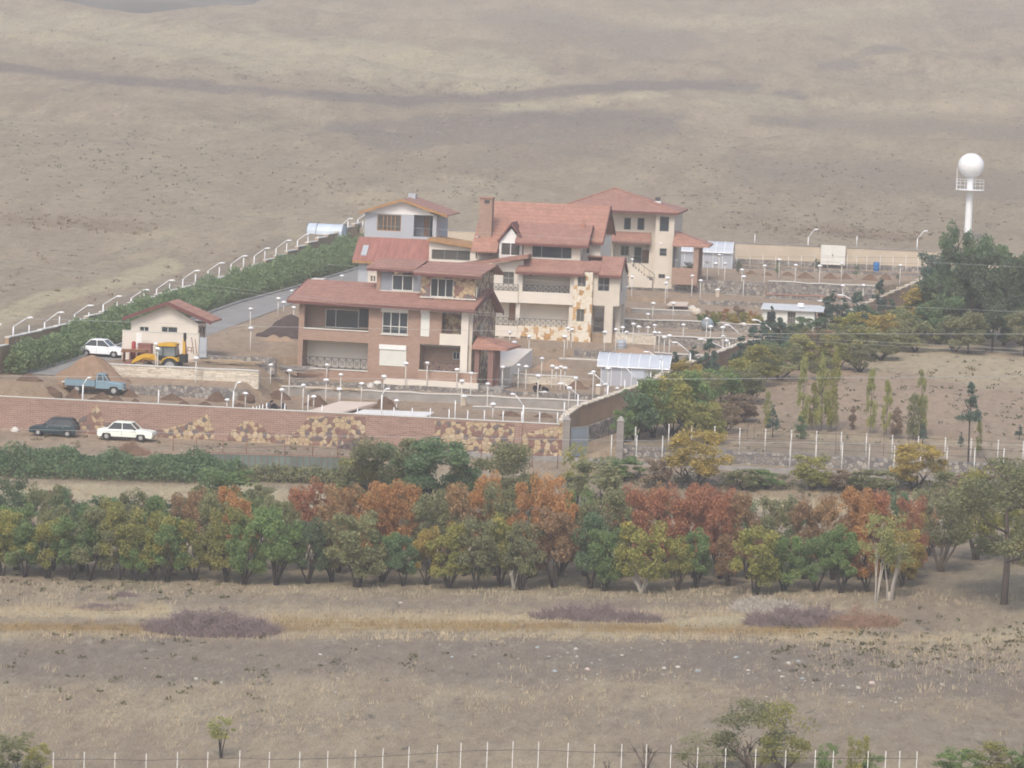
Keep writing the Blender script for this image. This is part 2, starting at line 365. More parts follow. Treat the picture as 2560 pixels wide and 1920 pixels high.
def stone_mat(name,cols,scale,joint,jw=.06,metric='EUCLIDEAN',rnd_=1.0,sc3=(1,1,1)):
    m=NT(name); vec=m.co('Object',sc3)
    v=m.n('ShaderNodeTexVoronoi',distance=metric); v.inputs['Scale'].default_value=scale; v.inputs['Randomness'].default_value=rnd_; m.l(vec,v.inputs['Vector'])
    e=m.n('ShaderNodeTexVoronoi',feature='DISTANCE_TO_EDGE'); e.inputs['Scale'].default_value=scale; e.inputs['Randomness'].default_value=rnd_; m.l(vec,e.inputs['Vector'])
    s=m.n('ShaderNodeSeparateColor'); m.l(v.outputs['Color'],s.inputs[0]); k=len(cols)
    c=m.ramp(s.outputs[0],[(i/k,cc) for i,cc in enumerate(cols)],'CONSTANT')
    n=m.noise(5,(1,1,1),4); c=m.mix(.35,c,m.ramp(n,[(.3,(.35,.35,.35)),(.7,(.75,.75,.75))]),'OVERLAY')
    if metric=='EUCLIDEAN': c=m.mix(m.ramp(e.outputs[0],[(jw*.5,1),(jw,0)]),c,joint)
    m.col(c); m.b.inputs['Roughness'].default_value=.9; m.bump(m.ramp(e.outputs[0],[(0,0),(.15,1)]),.6,.04); return m.m
M={}
M['brick']=brick_mat('red_brick',(.38,.245,.18),(.29,.175,.13),(.46,.37,.31),.3,.1)
M['wallbrick']=brick_mat('pink_brick',(.36,.225,.175),(.25,.15,.12),(.55,.45,.38),.5,.16)
M['tile']=tile_mat('clay_roof_tile',(.37,.20,.155))
M['tile2']=tile_mat('orange_clay_tile',(.43,.225,.165),.3,.3)
M['metalroof']=plain('red_painted_sheet',(.34,.155,.125),.3,1.2,.5,stretch=(3,.4,.4))
M['fascia']=plain('dark_red_fascia',(.16,.065,.06),.15,2)
M['orangewood']=plain('varnished_eaves_board',(.38,.21,.09),.2,2)
M['cream']=plain('cream_plaster',(.69,.635,.56),.07,.6,.85)
M['cream2']=plain('cream_render_aged',(.62,.56,.475),.12,.5,.85,det=6)
M['greyplaster']=plain('blue_grey_plaster',(.42,.45,.49),.08,.5,.85)
M['white']=plain('white_paint',(.80,.80,.78),.04,1,.5)
M['offwhite']=plain('off_white_shutter',(.70,.70,.65),.04,1,.6)
M['frame']=plain('white_window_frame',(.66,.66,.62),.05,1,.5)
M['greyframe']=plain('grey_window_frame',(.30,.29,.27),.1,1,.5)
M['bluegrey']=plain('blue_grey_panel',(.25,.27,.31),.08,1,.6)
M['sill']=plain('pale_stone_sill',(.62,.60,.55),.08,2,.8)
M['iron']=plain('dark_wrought_iron',(.055,.06,.065),.2,3,.5,.4)
M['doorwood']=plain('brown_door_wood',(.25,.13,.07),.2,2,.6)
M['dark']=plain('dark_paint_and_room_shade',(.07,.07,.075),.2,1,.9)  # near-black colour stands in for shade in openings, also used on dark fittings
M['flag']=stone_mat('crazy_paving_stone',[(.47,.36,.22),(.21,.12,.10),(.42,.32,.20),(.50,.40,.27),(.16,.13,.125),(.46,.35,.215),(.24,.14,.115)],2.7,(.25,.175,.13),.055)
M['inlay']=stone_mat('cream_stone_with_tan_blocks',[(.70,.63,.51),(.66,.58,.45),(.42,.25,.11),(.72,.66,.55),(.50,.32,.16),(.68,.61,.49)],2.6,(.5,.4,.3),.03,'CHEBYCHEV',1.0,(1,1,.75))
M['rubble']=stone_mat('grey_rubble_stone',[(.22,.205,.195),(.30,.28,.26),(.16,.15,.15),(.26,.23,.20),(.36,.33,.29)],3.0,(.15,.135,.12),.08)
M['conc']=plain('rough_grey_mortar',(.30,.28,.26),.22,1.4,.95,det=7,bump=.4)
M['block']=stone_mat('cream_cut_stone_courses',[(.60,.54,.44),(.66,.60,.50),(.54,.47,.38)],2.2,(.40,.34,.27),.03,'EUCLIDEAN',.7,(.5,.5,2.2))
M['pillar']=brick_mat('dark_brick_pillar',(.24,.12,.10),(.20,.10,.085),(.3,.22,.19))
def glass(name,c,rough=.12):
    m=NT(name); f=m.noise(.5,(1,1,1),3); m.col(m.ramp(f,[(.3,tuple(v*.6 for v in c)),(.7,tuple(v*1.5 for v in c))])); m.b.inputs['Roughness'].default_value=rough
    try: m.b.inputs['Specular IOR Level'].default_value=.5
    except Exception: pass
    return m.m
M['glass']=glass('dark_window_glass',(.035,.045,.055))
M['glass2']=glass('curtained_window_glass',(.10,.095,.085))
# ------------------------------------------------------------------ house kit
class Hs:
    def __init__(s,name,label,cat,z,x,y,Y,th=0,zb=None):
        p=WY(*nz(z,x,y),Y); s.o=Vector((p.x,Y,zb if zb is not None else p.z)); s.th=th
        s.root=empty(name,s.o,th,label=label,cat=cat); s.R=Matrix.Rotation(-th,3,'Z'); s.c=s.R@(CAMP-s.o)
    def uz(s,z,x,y,w):
        d=s.R@ray(*nz(z,x,y)); t=(w-s.c.y)/d.y; p=s.c+d*t; return p.x,p.z
    def rect(s,z,x0,y0,x1,y1,w):
        xm=(x0+x1)/2; ym=(y0+y1)/2
        return s.uz(z,x0,ym,w)[0],s.uz(z,x1,ym,w)[0],s.uz(z,xm,y1,w)[1],s.uz(z,xm,y0,w)[1]
    def P(s,z,x,y,w): u,v=s.uz(z,x,y,w); return (u,w,v)
    def add(s,name,mb,mat,parent=None,**k): return mb.build(name,M[mat] if isinstance(mat,str) else mat,parent or s.root,**k)
    def box(s,name,mat,u0,u1,w0,w1,z0,z1,**k): return s.add(name,MB().box(u0,u1,w0,w1,z0,z1),mat,**k)
    def window(s,r,w,vm=(.5,),hm=(),fr='frame',gl='glass',name='window',d=.08,t=.05):
        u0,u1,z0,z1=r; f=MB()
        f.box(u0,u0+t,w,w+d,z0,z1).box(u1-t,u1,w,w+d,z0,z1).box(u0+t,u1-t,w,w+d,z0,z0+t).box(u0+t,u1-t,w,w+d,z1-t,z1)
        for a in vm: c=u0+(u1-u0)*a; f.box(c-t/2,c+t/2,w+.004,w+d-.01,z0+t,z1-t)
        for a in hm: c=z0+(z1-z0)*a; f.box(u0+t,u1-t,w+.008,w+d-.014,c-t/2,c+t/2)
        o=s.add(name,f,fr); MB().box(u0+t*.5,u1-t*.5,w+.04,w+.06,z0+t*.5,z1-t*.5).build('pane',M[gl],o); return o
    def rail(s,r,w,step=.62):
        u0,u1,z0,z1=r; f=MB(); t=.022
        f.box(u0,u1,w,w+.04,z1-.04,z1).box(u0,u1,w,w+.04,z0+.02,z0+.055)
        n=max(1,round((u1-u0)/step)); q=(u1-u0)/n
        for i in range(n+1):
            c=u0+i*q; f.box(c-t,c+t,w+.002,w+.038,z0,z1-.04)
        for i in range(n):
            a=u0+i*q; b=a+q; f.tube([(a,w+.02,z0+.05),(b,w+.02,z1-.05)],t*.8,4); f.tube([(a,w+.02,z1-.05),(b,w+.02,z0+.05)],t*.8,4)
            cx,cz=(a+b)/2,(z0+z1)/2; k=.2*(z1-z0); f.tube([(cx-k,w+.02,cz),(cx,w+.02,cz+k),(cx+k,w+.02,cz),(cx,w+.02,cz-k),(cx-k,w+.02,cz)],t*.8,4)
        return s.add('railing',f,'iron')
def wallh(mb,u0,u1,z0,z1,w0,w1,holes=()):
    us=sorted({u0,u1,*[min(max(h[i],u0),u1) for h in holes for i in(0,1)]}); zs=sorted({z0,z1,*[min(max(h[i],z0),z1) for h in holes for i in(2,3)]})
    for a,b in zip(zs[:-1],zs[1:]):
        run=None
        for c,d in zip(us[:-1],us[1:]):
            inside=any(h[0]-1e-6<=c and d<=h[1]+1e-6 and h[2]-1e-6<=a and b<=h[3]+1e-6 for h in holes)
            if inside or d-c<1e-6:
                if run: mb.box(run[0],run[1],w0,w1,a,b); run=None
            else: run=(run[0],d) if run else (c,d)
        if run: mb.box(run[0],run[1],w0,w1,a,b)
    return mb
def roof(h,c,t=.16,mat='tile',name='roof',fascia=True):
    o=h.add(name,MB().slab(c,t),mat)
    if fascia:   # eave board under the front edge c[0]-c[1]
        a,b=Vector(c[0]),Vector(c[1]); d=(b-a); n=Vector((0,1,0)); mb=MB()
        mb.hull([tuple(a+Vector((0,.03,-t-.2))),tuple(b+Vector((0,.03,-t-.2))),tuple(b+Vector((0,.13,-t-.2))),tuple(a+Vector((0,.13,-t-.2)))],
                [tuple(a+Vector((0,.03,-t-.003))),tuple(b+Vector((0,.03,-t-.003))),tuple(b+Vector((0,.13,-t-.003))),tuple(a+Vector((0,.13,-t-.003)))])
        h.add('eaves_board',mb,'fascia',parent=o)
    return o
def brick_villa():
    h=Hs('brick_villa','three level red brick villa with clay tile roofs, nearest to the front wall','house','B',358,1045,314,R_(-5.5))
    r=h.rect; zb=-1.2
    u0=h.uz('B',362,800,0)[0]; u1=h.uz('B',1835,800,0)[0]; ztop=h.uz('B',1000,430,0)[1]
    L1=r('B',400,738,965,975,0); L2=r('B',1412,770,1765,1000,0); U1=r('B',418,430,975,632,0); U2=r('B',1605,485,1780,675,0)
    U1=(*U1[:3],ztop-.02); W2=r('B',1088,485,1312,675,0); N=r('B',1425,493,1500,695,0); S1=r('B',1068,805,1298,950,0)
    colu=r('B',1770,500,1832,1005,0)
    e=.25
    mb=wallh(MB(),u0,colu[0],zb,ztop,0,e,[L1,L2,U1,U2,W2])
    # reveals and slabs
    mb.box(u0,u0+e,e,9,zb,ztop)                                     # left side
    mb.box(L1[1],L1[1]+e,e,2.2,zb,ztop); mb.box(L2[0]-e,L2[0],e,2.2,zb,ztop)
    mb.box(u0+e,u1,8.8,9,zb,ztop)                                     # back
    h.add('wall',mb,'brick')
    h.box('floor_slab','conc',u0+e,u1,e,8.8,L1[3]+.02,L1[3]+.27); h.box('floor_slab','conc',u0+e,u1,e,8.8,L1[2]-.25,L1[2]-.003)
    h.box('loggia_wall','cream',L1[0]-.2,L1[1],2.0,2.15,L1[2],L1[3]+.02); h.box('loggia_wall','brick',L2[0],u1,1.6,1.75,L2[2],L2[3]+.02)
    h.box('loggia_wall','brick',U1[0]-.2,U1[1]+.2,1.4,1.55,U1[2],ztop); h.box('loggia_wall','flag',U2[0]-.8,u1,1.1,1.25,L2[3]+.27,ztop)
    for q in(L1,L2,U1,U2): h.box('sill','sill',q[0]-.04,q[1]+.04,-.07,.1,q[2]-.09,q[2]+.003)
    h.rail((L1[0],L1[1],L1[2],L1[2]+.92),.12); h.rail((L2[0],L2[1],L2[2],L2[2]+.75),.12)
    g=r('B',600,462,888,620,1.3); h.window(g,1.3,(.31,),(),'frame')
    g=r('B',890,460,968,615,1.3); h.box('doorway_shade','dark',g[0],g[1],1.36,1.399,g[2],g[3])  # flat dark sheet, the shade of the open door is in its colour
    g=r('B',1700,828,1762,895,1.5); h.window(g,1.5,(.5,))
    # triple window with white roller box
    h.window(W2,.1,(.33,.66),(.34,),'frame',t=.07)
    q=r('B',1085,448,1316,486,0); h.box('roller_box','white',q[0],q[1],-.12,.0,q[2],q[3]); h.box('sill','sill',W2[0]-.08,W2[1]+.08,-.1,.09,W2[2]-.1,W2[2])
    q=r('B',1425,458,1500,494,0); h.box('roller_box','white',q[0],q[1],-.12,.0,q[2],q[3]); h.box('shutter','offwhite',N[0],N[1],-.05,-.003,N[2],N[3])
    q=r('B',1066,768,1300,808,0); h.box('roller_box','white',q[0],q[1],-.14,0,q[2],q[3])
    sh=MB(); k=14
    for i in range(k):
        a=S1[2]+(S1[3]-S1[2])*i/k; b=S1[2]+(S1[3]-S1[2])*(i+.9)/k; sh.box(S1[0],S1[1],-.055,-.003,a,b)
    h.add('shutter',sh,'offwhite')
    # cream corner column and panel
    q=r('B',1588,675,1775,772,0); h.box('cream_panel','cream',q[0],colu[0]-.004,-.08,-.003,q[2],q[3])
    h.box('column','cream',colu[0],colu[1],-.1,.3,zb,ztop)
    # parapet and white plinth at right
    q=r('B',1405,1003,1908,1090,-.9); h.box('parapet_wall','brick',q[0],q[1],-.95,-.7,q[2]-1,q[3]); h.box('parapet_cap','sill',q[0]-.03,q[1]+.03,-1.0,-.65,q[3],q[3]+.06)
    q=r('B',1108,1078,1925,1130,-1.2); h.box('plinth_path','cream',q[0],q[1],-1.5,-.96,q[2]-.4,q[3])
    # right side wall in stone
    us=(h.uz('B',2030,270,5.2)[0]+h.uz('B',1900,452,-.85)[0])/2-1.65
    s=MB(); s.box(max(us+.1,colu[1]+.25),us+.9,.3,.55,zb,ztop); h.add('stone_pier',s,M['cream2'])
    s=MB()
    SW=(us,s)
    h.box('loggia_wall','dark',u1,us+.9,1.8,1.9,L2[2],ztop)  # back of the side opening, its shade put into the dark colour
    q=r('B',1905,520,1935,660,.5)
    h.box('side_window','glass',us+1.205,us+1.22,3.2,4.6,3.4,5.0)
    # main roof
    wr=5.2; w0=-.85
    e0=h.P('B',290,378,w0); e1=h.P('B',1900,452,w0); zE=(e0[2]+e1[2])/2
    rz=(h.uz('B',430,210,wr)[1]+h.uz('B',2030,270,wr)[1])/2
    uR=(h.uz('B',2030,270,wr)[0]+e1[0])/2; uL=(h.uz('B',430,210,wr)[0]+e0[0])/2
    roof(h,[(uL,w0,zE),(uR,w0,zE),(uR,wr,rz),(uL,wr,rz)],.14)
    wb=9.9; zB=rz-(rz-zE)*1.6
    o=h.add('roof',MB().slab([(uL,wr+.003,rz),(uR,wr+.003,rz),(uR,wb,zB),(uL,wb,zB)],.14),'tile')
    for (a,az,b,bz) in((w0,zE,wr,rz),(wr,rz,wb,zB)):
        f=MB()
        f.hull([(uR+.003,a,az-.34),(uR+.06,a,az-.34),(uR+.06,b,bz-.34),(uR+.003,b,bz-.34)],[(uR+.003,a,az+.04),(uR+.06,a,az+.04),(uR+.06,b,bz+.04),(uR+.003,b,bz+.04)])
        h.add('bargeboard',f,M['fascia'],parent=o); f=MB()
        f.hull([(uL-.06,a,az-.3),(uL-.003,a,az-.3),(uL-.003,b,bz-.3),(uL-.06,b,bz-.3)],[(uL-.06,a,az+.04),(uL-.003,a,az+.04),(uL-.003,b,bz+.04),(uL-.06,b,bz+.04)])
        h.add('bargeboard',f,M['fascia'],parent=o)
    def zr(w): return zE+(rz-zE)*(w-w0)/(wr-w0)
    zq=lambda w:(zE+(rz-zE)*(w-w0)/(wr-w0) if w<wr else rz+(zB-rz)*(w-wr)/(wb-wr))-.2
    MBs=MB().prism_yz([(.55,zb),(8.99,zb),(8.99,zq(8.99)),(wr,zq(wr)),(.55,zq(.55))],us+.95,us+1.2); h.add('side_wall',MBs,'flag')
    # upper storey: left half set back, right half forward
    wA=3.0; wB=1.3
    a=r('B',1042,118,1425,305,wA); b=r('B',1425,175,1895,365,wB); zt_=max(a[3],b[3])+.02
    wl=r('B',1175,165,1357,300,wA); wm=r('B',1505,195,1705,355,wB)
    up=MB(); up.box(a[0],a[0]+.35,wA,wA+.3,zr(wA)-.3,zt_); up.box(a[0],a[0]+.25,wA+.3,8,zr(wA)-.3,zt_); up.box(a[0]+.35,b[0]-.003,wA,wA+.2,zr(wA)-.3,wl[2]-.02)
    h.add('wall',up,'brick')
    h.box('wall_panel','bluegrey',a[0]+.36,wl[0],wA+.05,wA+.15,wl[2]-.02,zt_); h.box('wall_panel','bluegrey',wl[1],b[0]-.003,wA+.05,wA+.15,wl[2]-.02,zt_)
    h.window(wl,wA+.02,(.5,),(),'frame',t=.07); h.box('sill','sill',a[0]+.36,b[0]-.01,wA-.1,wA+.04,wl[2]-.14,wl[2]-.02)
    up=wallh(MB(),b[0],b[1],zr(wB)-.3,zt_,wB,wB+.25,[wm]); up.box(b[0],b[0]+.25,wB+.25,wA+.5,zr(wB)-.3,zt_); up.box(b[1]-.25,b[1],wB+.25,8,zr(wB)-.3,zt_); up.box(a[0]+.26,b[1]-.26,7.8,8,zr(wB)-.3,zt_)
    h.add('wall',up,'flag'); h.window(wm,wB+.06,(.33,.66),(),'frame',t=.06); h.box('sill','sill',b[0]-.05,b[1]+.1,wB-.12,wB-.003,wm[2]-.12,wm[2]-.02)
    # upper roofs
    wr2=6.2
    p0=h.P('B',958,82,wA-.7); p1=h.P('B',1352,118,wA-.7); z1=(p0[2]+p1[2])/2; zz=(h.uz('B',1005,12,wr2)[1])
    roof(h,[(p0[0],wA-.7,z1),(p1[0]+.3,wA-.7,z1),(p1[0]+.3,wr2,zz),(p0[0],wr2,zz)],.14)
    p0=h.P('B',1358,132,wB-.8); p1=h.P('B',1950,165,wB-.8); z2=(p0[2]+p1[2])/2; zz2=(h.uz('B',1375,25,wr2)[1]+h.uz('B',1995,80,wr2)[1])/2
    roof(h,[(p0[0],wB-.8,z2),(p1[0],wB-.8,z2),(p1[0],wr2,zz2),(p0[0],wr2,zz2)],.14)
    h.add('roof',MB().slab([(p0[0]-2.8,wr2+.003,zz2-.02),(p1[0],wr2+.003,zz2),(p1[0],9,zz2-.9),(p0[0]-2.8,9,zz2-.9)],.14),'tile')
    h.add('parapet_cap',MB().tube([h.P('B',1905,360,wB-.1),(h.P('B',1905,360,wB-.1)[0],wB-.1,h.P('B',1905,360,wB-.1)[2]+.9)],.03,5),'frame')
    q=r('B',1900,298,1932,345,4); h.box('chimney_pot','tile2',q[0],q[1],4,4.4,q[2]-.2,q[3])
    q=r('B',495,193,605,210,7); h.box('chimney','sill',q[0],q[1],6.2,7.6,q[2]-1,q[3])
    # porch with hip roof at right
    w=-.6; z3=h.uz('B',2000,795,w)[1]; ul=h.uz('B',1862,780,w)[0]; ur=h.uz('B',2172,790,w)[0]; ua,zp=h.uz('B',1895,682,2.2)
    q=[(ul,w,z3),(ur,w,z3),(ur,4.6,z3),(ul,4.6,z3)]; mb=MB(); n=[(ul,1.6,zp),(ua+.15,1.6,zp),(ua+.15,2.6,zp),(ul,2.6,zp)]; mb.hull(q,n); mb.box(ul,ur,w,4.6,z3-.17,z3-.004)
    h.add('porch_roof',mb,'tile2'); 
    for x0,x1,ww in((2000,2047,-.4),(2058,2098,.9),(1885,1925,-.2)):
        q=r('B',x0,810,x1,1125,ww); h.box('porch_column','pillar',q[0],q[1],ww,ww+.4,q[2]-.6,z3-.17)
    st=MB()
    for i in range(4): st.box(us+.3,ur-.2,-1.6+.3*i,2.6,-1.0,-.35+.17*i)
    h.add('porch_steps',st,'conc')
    return h
brick_villa()
def gable_end(h,uR,w0,z0,w1,z1,w2,z2,parent,off=.003):
    for a,az,b,bz in((w0,z0,w1,z1),(w1,z1,w2,z2)):
        h.add('bargeboard',MB().hull([(uR+off,a,az-.3),(uR+off+.07,a,az-.3),(uR+off+.07,b,bz-.3),(uR+off,b,bz-.3)],[(uR+off,a,az+.04),(uR+off+.07,a,az+.04),(uR+off+.07,b,bz+.04),(uR+off,b,bz+.04)]),'fascia',parent=parent)
def cream_villa():
    h=Hs('cream_villa','large cream villa with two long balconies and steep tiled roofs behind the brick one','house','E',130,1440,350)
    r=h.rect; Q=lambda x0,y0,x1,y1,w=0: h.rect('E',x0,y0,x1,y1,w); zb=-1.0
    ul=h.uz('E',-60,1100,0)[0]; uc=h.uz('E',130,1100,0)[0]; t0=Q(876,850,1038,1440,0); ur=Q(1215,860,1270,1440,0)
    # balcony levels
    b1=Q(180,988,875,1100); b0=Q(130,1295,830,1385); ztop=Q(440,725,848,835)[2]
    wd=9.0
    mb=MB()
    mb.box(ul,t0[0],1.7,1.95,b1[3]-.9,ztop+.6); mb.box(ul,t0[0],1.7,1.95,b0[3]-.9,b1[2]+.2); mb.box(ul,t0[0],8.8,wd,zb,ztop)
    h.add('loggia_wall',mb.__class__().box(ul,t0[0],1.7,1.95,b1[3]-.3,ztop+.3),'cream'); h.add('loggia_wall',MB().box(ul,t0[0],1.7,1.95,b0[3]-.9,b1[2]+.1),'cream')
    p=Q(-60,988,400,1085); h.box('balcony_parapet','cream',ul,p[1],-.25,0,p[2],p[3]); p2=Q(402,1005,875,1105); h.box('balcony_parapet','cream',p[1]+.004,p2[1],-.05,.15,p2[2],p2[3])
    h.box('floor_slab','cream2',ul,t0[0],.155,1.69,p2[2]+.05,p2[2]+.35); h.box('floor_slab','cream2',ul,t0[0],.155,1.69,b0[2]+.4,b0[3]-.01)
    p=Q(130,1292,390,1385); h.box('balcony_parapet','cream',ul,p[1],-.05,.15,p[2],p[3]); q=Q(392,1300,830,1445)
    wA=Q(150,1375,232,1430); wB=Q(275,1380,380,1435); wC=Q(412,1385,480,1440)
    h.add('basement_wall',wallh(MB(),ul,p[1],zb,p[2]-.004,0,.3,[wA,wB]),'cream')
    h.add('stone_wall',wallh(MB(),p[1]+.004,q[1]+.2,zb,q[3],0,.3,[wC]),'inlay')
    for wdw in(wA,wB,wC): h.window(wdw,.1,(.5,))
    # railings
    for x0,y0,x1,y1,w in((185,932,398,985,-.2),(425,948,850,1003,0),(-60,925,140,960,-.2),(130,1230,820,1295,0)):
        g=Q(x0,y0,x1,y1,w); h.rail((g[0],g[1],g[2]-.03,g[3]),w+.02,.5)
    # left room wall on upper floor with window
    g=Q(188,740,440,988); ww=Q(265,828,362,935)
    h.add('wall',wallh(MB(),g[0],g[1],b1[3]-.4,ztop+.25,0.16,.41,[ww]),'cream'); h.window(ww,.22,(.5,),(.5,),'greyframe','glass2')
    h.add('wall',MB().prism_xz([(g[0]-.2,ztop-.2),(g[1],ztop+.25),(g[1],ztop+1.05),(g[0]-.2,ztop+.55)],.2,.38),'cream')
    d=Q(140,775,188,950,1.6); h.box('door','doorwood',d[0],d[1],1.6,1.69,d[2],d[3]); d=Q(320,1095,375,1245,1.6); h.box('door','doorwood',d[0],d[1],1.6,1.69,d[2],d[3])
    for x0,x1,y0,y1 in((848,882,850,1005),(835,872,1100,1300),(374,410,1095,1290),(402,438,830,990)):
        c=Q(x0,y0,x1,y1); h.box('column','cream',c[0],c[1],.0 if y1<1010 else .16,.45,c[2]-.1,c[3]+.1)
    l=Q(495,840,515,860,1.6); h.box('wall_lamp','dark',l[0],l[1],1.5,1.69,l[2],l[3])
    # stone tower
    w1=Q(912,862,985,955,-.4); w2=Q(902,1150,970,1258,-.4)
    tw=wallh(MB(),t0[0],t0[1],zb,ztop+.3,-.4,-.1,[w1,w2]); tw.box(t0[0],t0[0]+.3,-.1,wd,zb,ztop+.3); tw.box(t0[1]-.3,t0[1],-.1,2,zb,ztop+.3)
    h.add('stone_tower',tw,'inlay')
    h.window(w1,-.3,(.5,),(),'greyframe','glass2'); h.window(w2,-.3,(.5,),(),'greyframe','glass2')
    # right block over an open passage
    g=Q(1040,850,1215,1120); ww=Q(1088,872,1188,995); 
    h.add('wall',wallh(MB(),t0[1]+.004,ur[1],g[2],ztop+.3,0,.3,[ww]),'cream2'); h.window(ww,.08,(.5,),(.45,),'greyframe','glass')
    us=ur[1]; h.box('side_wall','cream2',us-.3,us,.3,wd-2,g[2],ztop+.3); h.box('floor_slab','cream2',t0[1]+.004,us-.31,.31,wd-2,g[2],g[2]+.25)
    c=Q(1140,1125,1212,1430); h.box('column','cream2',c[0],c[1],.0,.6,zb,g[2]-.003); h.box('column','cream2',us-.45,us,1.6,2.3,zb,g[2]-.003); h.box('column','cream2',us-.45,us,5.3,6,zb,g[2]-.003)
    h.box('side_window','glass',us+.003,us+.02,1.2,2.0,ww[2],ww[3])
    st=MB()
    for i in range(7): st.box(t0[1]+.1,c[0]+.3,-2.1+.3*i,1.8,-.6+.16*i-.01,-.6+.16*(i+1)-.014)
    h.add('entry_steps',st,'cream2')
    # front skirt roofs
    e0=Q(375,800,700,828,-.8); zE=(h.uz('E',375,808,-.8)[1]+h.uz('E',960,848,-.8)[1])/2; uA=h.uz('E',375,800,-.8)[0]; uB=h.uz('E',962,848,-.8)[0]
    zt1=(h.uz('E',465,720,1.6)[1]+h.uz('E',1130,728,1.6)[1])/2; uC=h.uz('E',1110,728,1.6)[0]
    roof(h,[(uA,-.8,zE),(uB,-.8,zE),(uB+.35,1.6,zt1),(uA+.3,1.6,zt1)],.14)
    uD=h.uz('E',1098,800,-.4)[0]; roof(h,[(uB+.01,-.4,zE+.25),(uD,-.4,zE+.25),(uD+.1,1.65,zt1+.04),(uB+.36,1.65,zt1+.04)],.14)
    zF=(h.uz('E',1045,845,-.6)[1]+h.uz('E',1285,852,-.6)[1])/2; uE=h.uz('E',1288,850,-.6)[0]; zG=h.uz('E',1335,700,2.6)[1]
    o=roof(h,[(uD+.01,-.6,zF),(uE,-.6,zF),(uE,2.6,zG),(uD+.01,2.6,zG)],.14); h.add('roof',MB().slab([(uC-1.3,2.603,zG),(uE,2.603,zG),(uE,5.8,zF),(uC-1.3,5.8,zF)],.14),'tile'); gable_end(h,uE,-.6,zF,2.6,zG,5.8,zF,o)
    h.add('gable_wall',MB().prism_yz([(.3,zF+.1),(5,zF+.1),(2.6,zG-.2)],us-.28,us-.02),'cream2')
    # left lean-to roof seen edge on
    a=h.uz('E',-175,765,-.6); b=h.uz('E',488,685,-.6)
    h.add('roof',MB().hull([(a[0],-.7,a[1]-.35),(b[0],-.7,b[1]-.30),(b[0],4,b[1]-.30),(a[0],4,a[1]-.35)],[(a[0],-.7,a[1]-.05),(b[0],-.7,b[1]+.05),(b[0],4,b[1]+.05),(a[0],4,a[1]-.05)]),'tile')
    # third floor
    w=1.7; g=Q(445,585,938,735,w); ww=Q(518,583,862,710,w); 
    z3=(h.uz('E',370,568,w-.8)[1]+h.uz('E',1000,592,w-.8)[1])/2
    h.add('wall',wallh(MB(),g[0],g[1],zt1-.4,z3+.05,w,w+.25,[ww]).box(g[1]-.25,g[1],w+.25,6,zt1-.4,z3+.05).box(g[0],g[0]+.25,w+.25,6,zt1-.4,z3+.05),'cream2'); h.window(ww,w+.08,(.24,.75),(),'greyframe','glass'); h.box('sill','sill',ww[0]-.05,ww[1]+.05,w-.08,w+.07,ww[2]-.1,ww[2])
    wr=4.6; zr=(h.uz('E',415,400,wr)[1]+h.uz('E',1045,425,wr)[1])/2; uL=h.uz('E',370,568,w-.8)[0]; uR=h.uz('E',1003,590,w-.8)[0]
    o=roof(h,[(uL,w-.8,z3),(uR,w-.8,z3),(uR,wr,zr),(uL,wr,zr)],.14); h.add('roof',MB().slab([(uL,wr+.003,zr),(uR,wr+.003,zr),(uR,wr+3,z3+.2),(uL,wr+3,z3+.2)],.14),'tile'); gable_end(h,uR,w-.8,z3,wr,zr,wr+3,z3+.2,o)
    h.add('gable_wall',MB().prism_yz([(w+.25,z3+.06),(6,z3+.06),(wr,zr-.25)],g[1]-.23,g[1]-.02),'cream2')
    q=Q(935,412,975,438,wr-.5); h.box('roof_vent','tile2',q[0],q[1],wr-.6,wr-.2,q[2]-.2,q[3]); q=Q(965,375,972,415,wr-.4); h.box('vent_pipe','tile2',q[0],q[1],wr-.45,wr-.38,q[2],q[3])
    # dormer with pointed roof
    w=2.0; g=Q(248,568,420,690,w); ap=h.uz('E',340,452,w)
    h.add('dormer_wall',MB().prism_xz([(g[0]-.15,g[2]-.3),(g[1]+.15,g[2]-.3),(g[1]+.15,g[3]-.05),(ap[0],ap[1]),(g[0]-.15,g[3]-.05)],w,5),'white')
    h.window((g[0],g[1],g[2],g[3]-.05),w-.06,(.5,),(),'white','glass2',t=.09,d=.05)
    gr=MB()
    n=6
    for i in range(1,n):
        for k in(0,1):
            c=g[0]+(g[1]-g[0])*(k*.5+i/n*.5); gr.tube([(c,w-.075,g[2]+.1),(c,w-.075,g[3]-.15)],.015,4)
    for i in range(1,5): c=g[2]+(g[3]-g[2])*i/5; gr.tube([(g[0],w-.08,c),(g[1],w-.08,c)],.015,4)
    h.add('window_grille',gr,'iron')
    pk=h.uz('E',340,410,w-.3); el=h.uz('E',228,562,w-.3); er=h.uz('E',445,562,w-.3)
    h.add('dormer_roof',MB().hull([(el[0],w-.35,el[1]-.1),(pk[0],w-.35,pk[1]-.16),(pk[0],6,pk[1]-.16),(el[0],6,el[1]-.1)],[(el[0]-.12,w-.35,el[1]),(pk[0],w-.35,pk[1]+.1),(pk[0],6,pk[1]+.1),(el[0]-.12,6,el[1])]),'fascia')
    h.add('dormer_roof',MB().hull([(pk[0]+.003,w-.35,pk[1]-.16),(er[0],w-.35,er[1]-.1),(er[0],6,er[1]-.1),(pk[0]+.003,6,pk[1]-.16)],[(pk[0]+.003,w-.35,pk[1]+.1),(er[0]+.12,w-.35,er[1]),(er[0]+.12,6,er[1]),(pk[0]+.003,6,pk[1]+.1)]),'fascia')
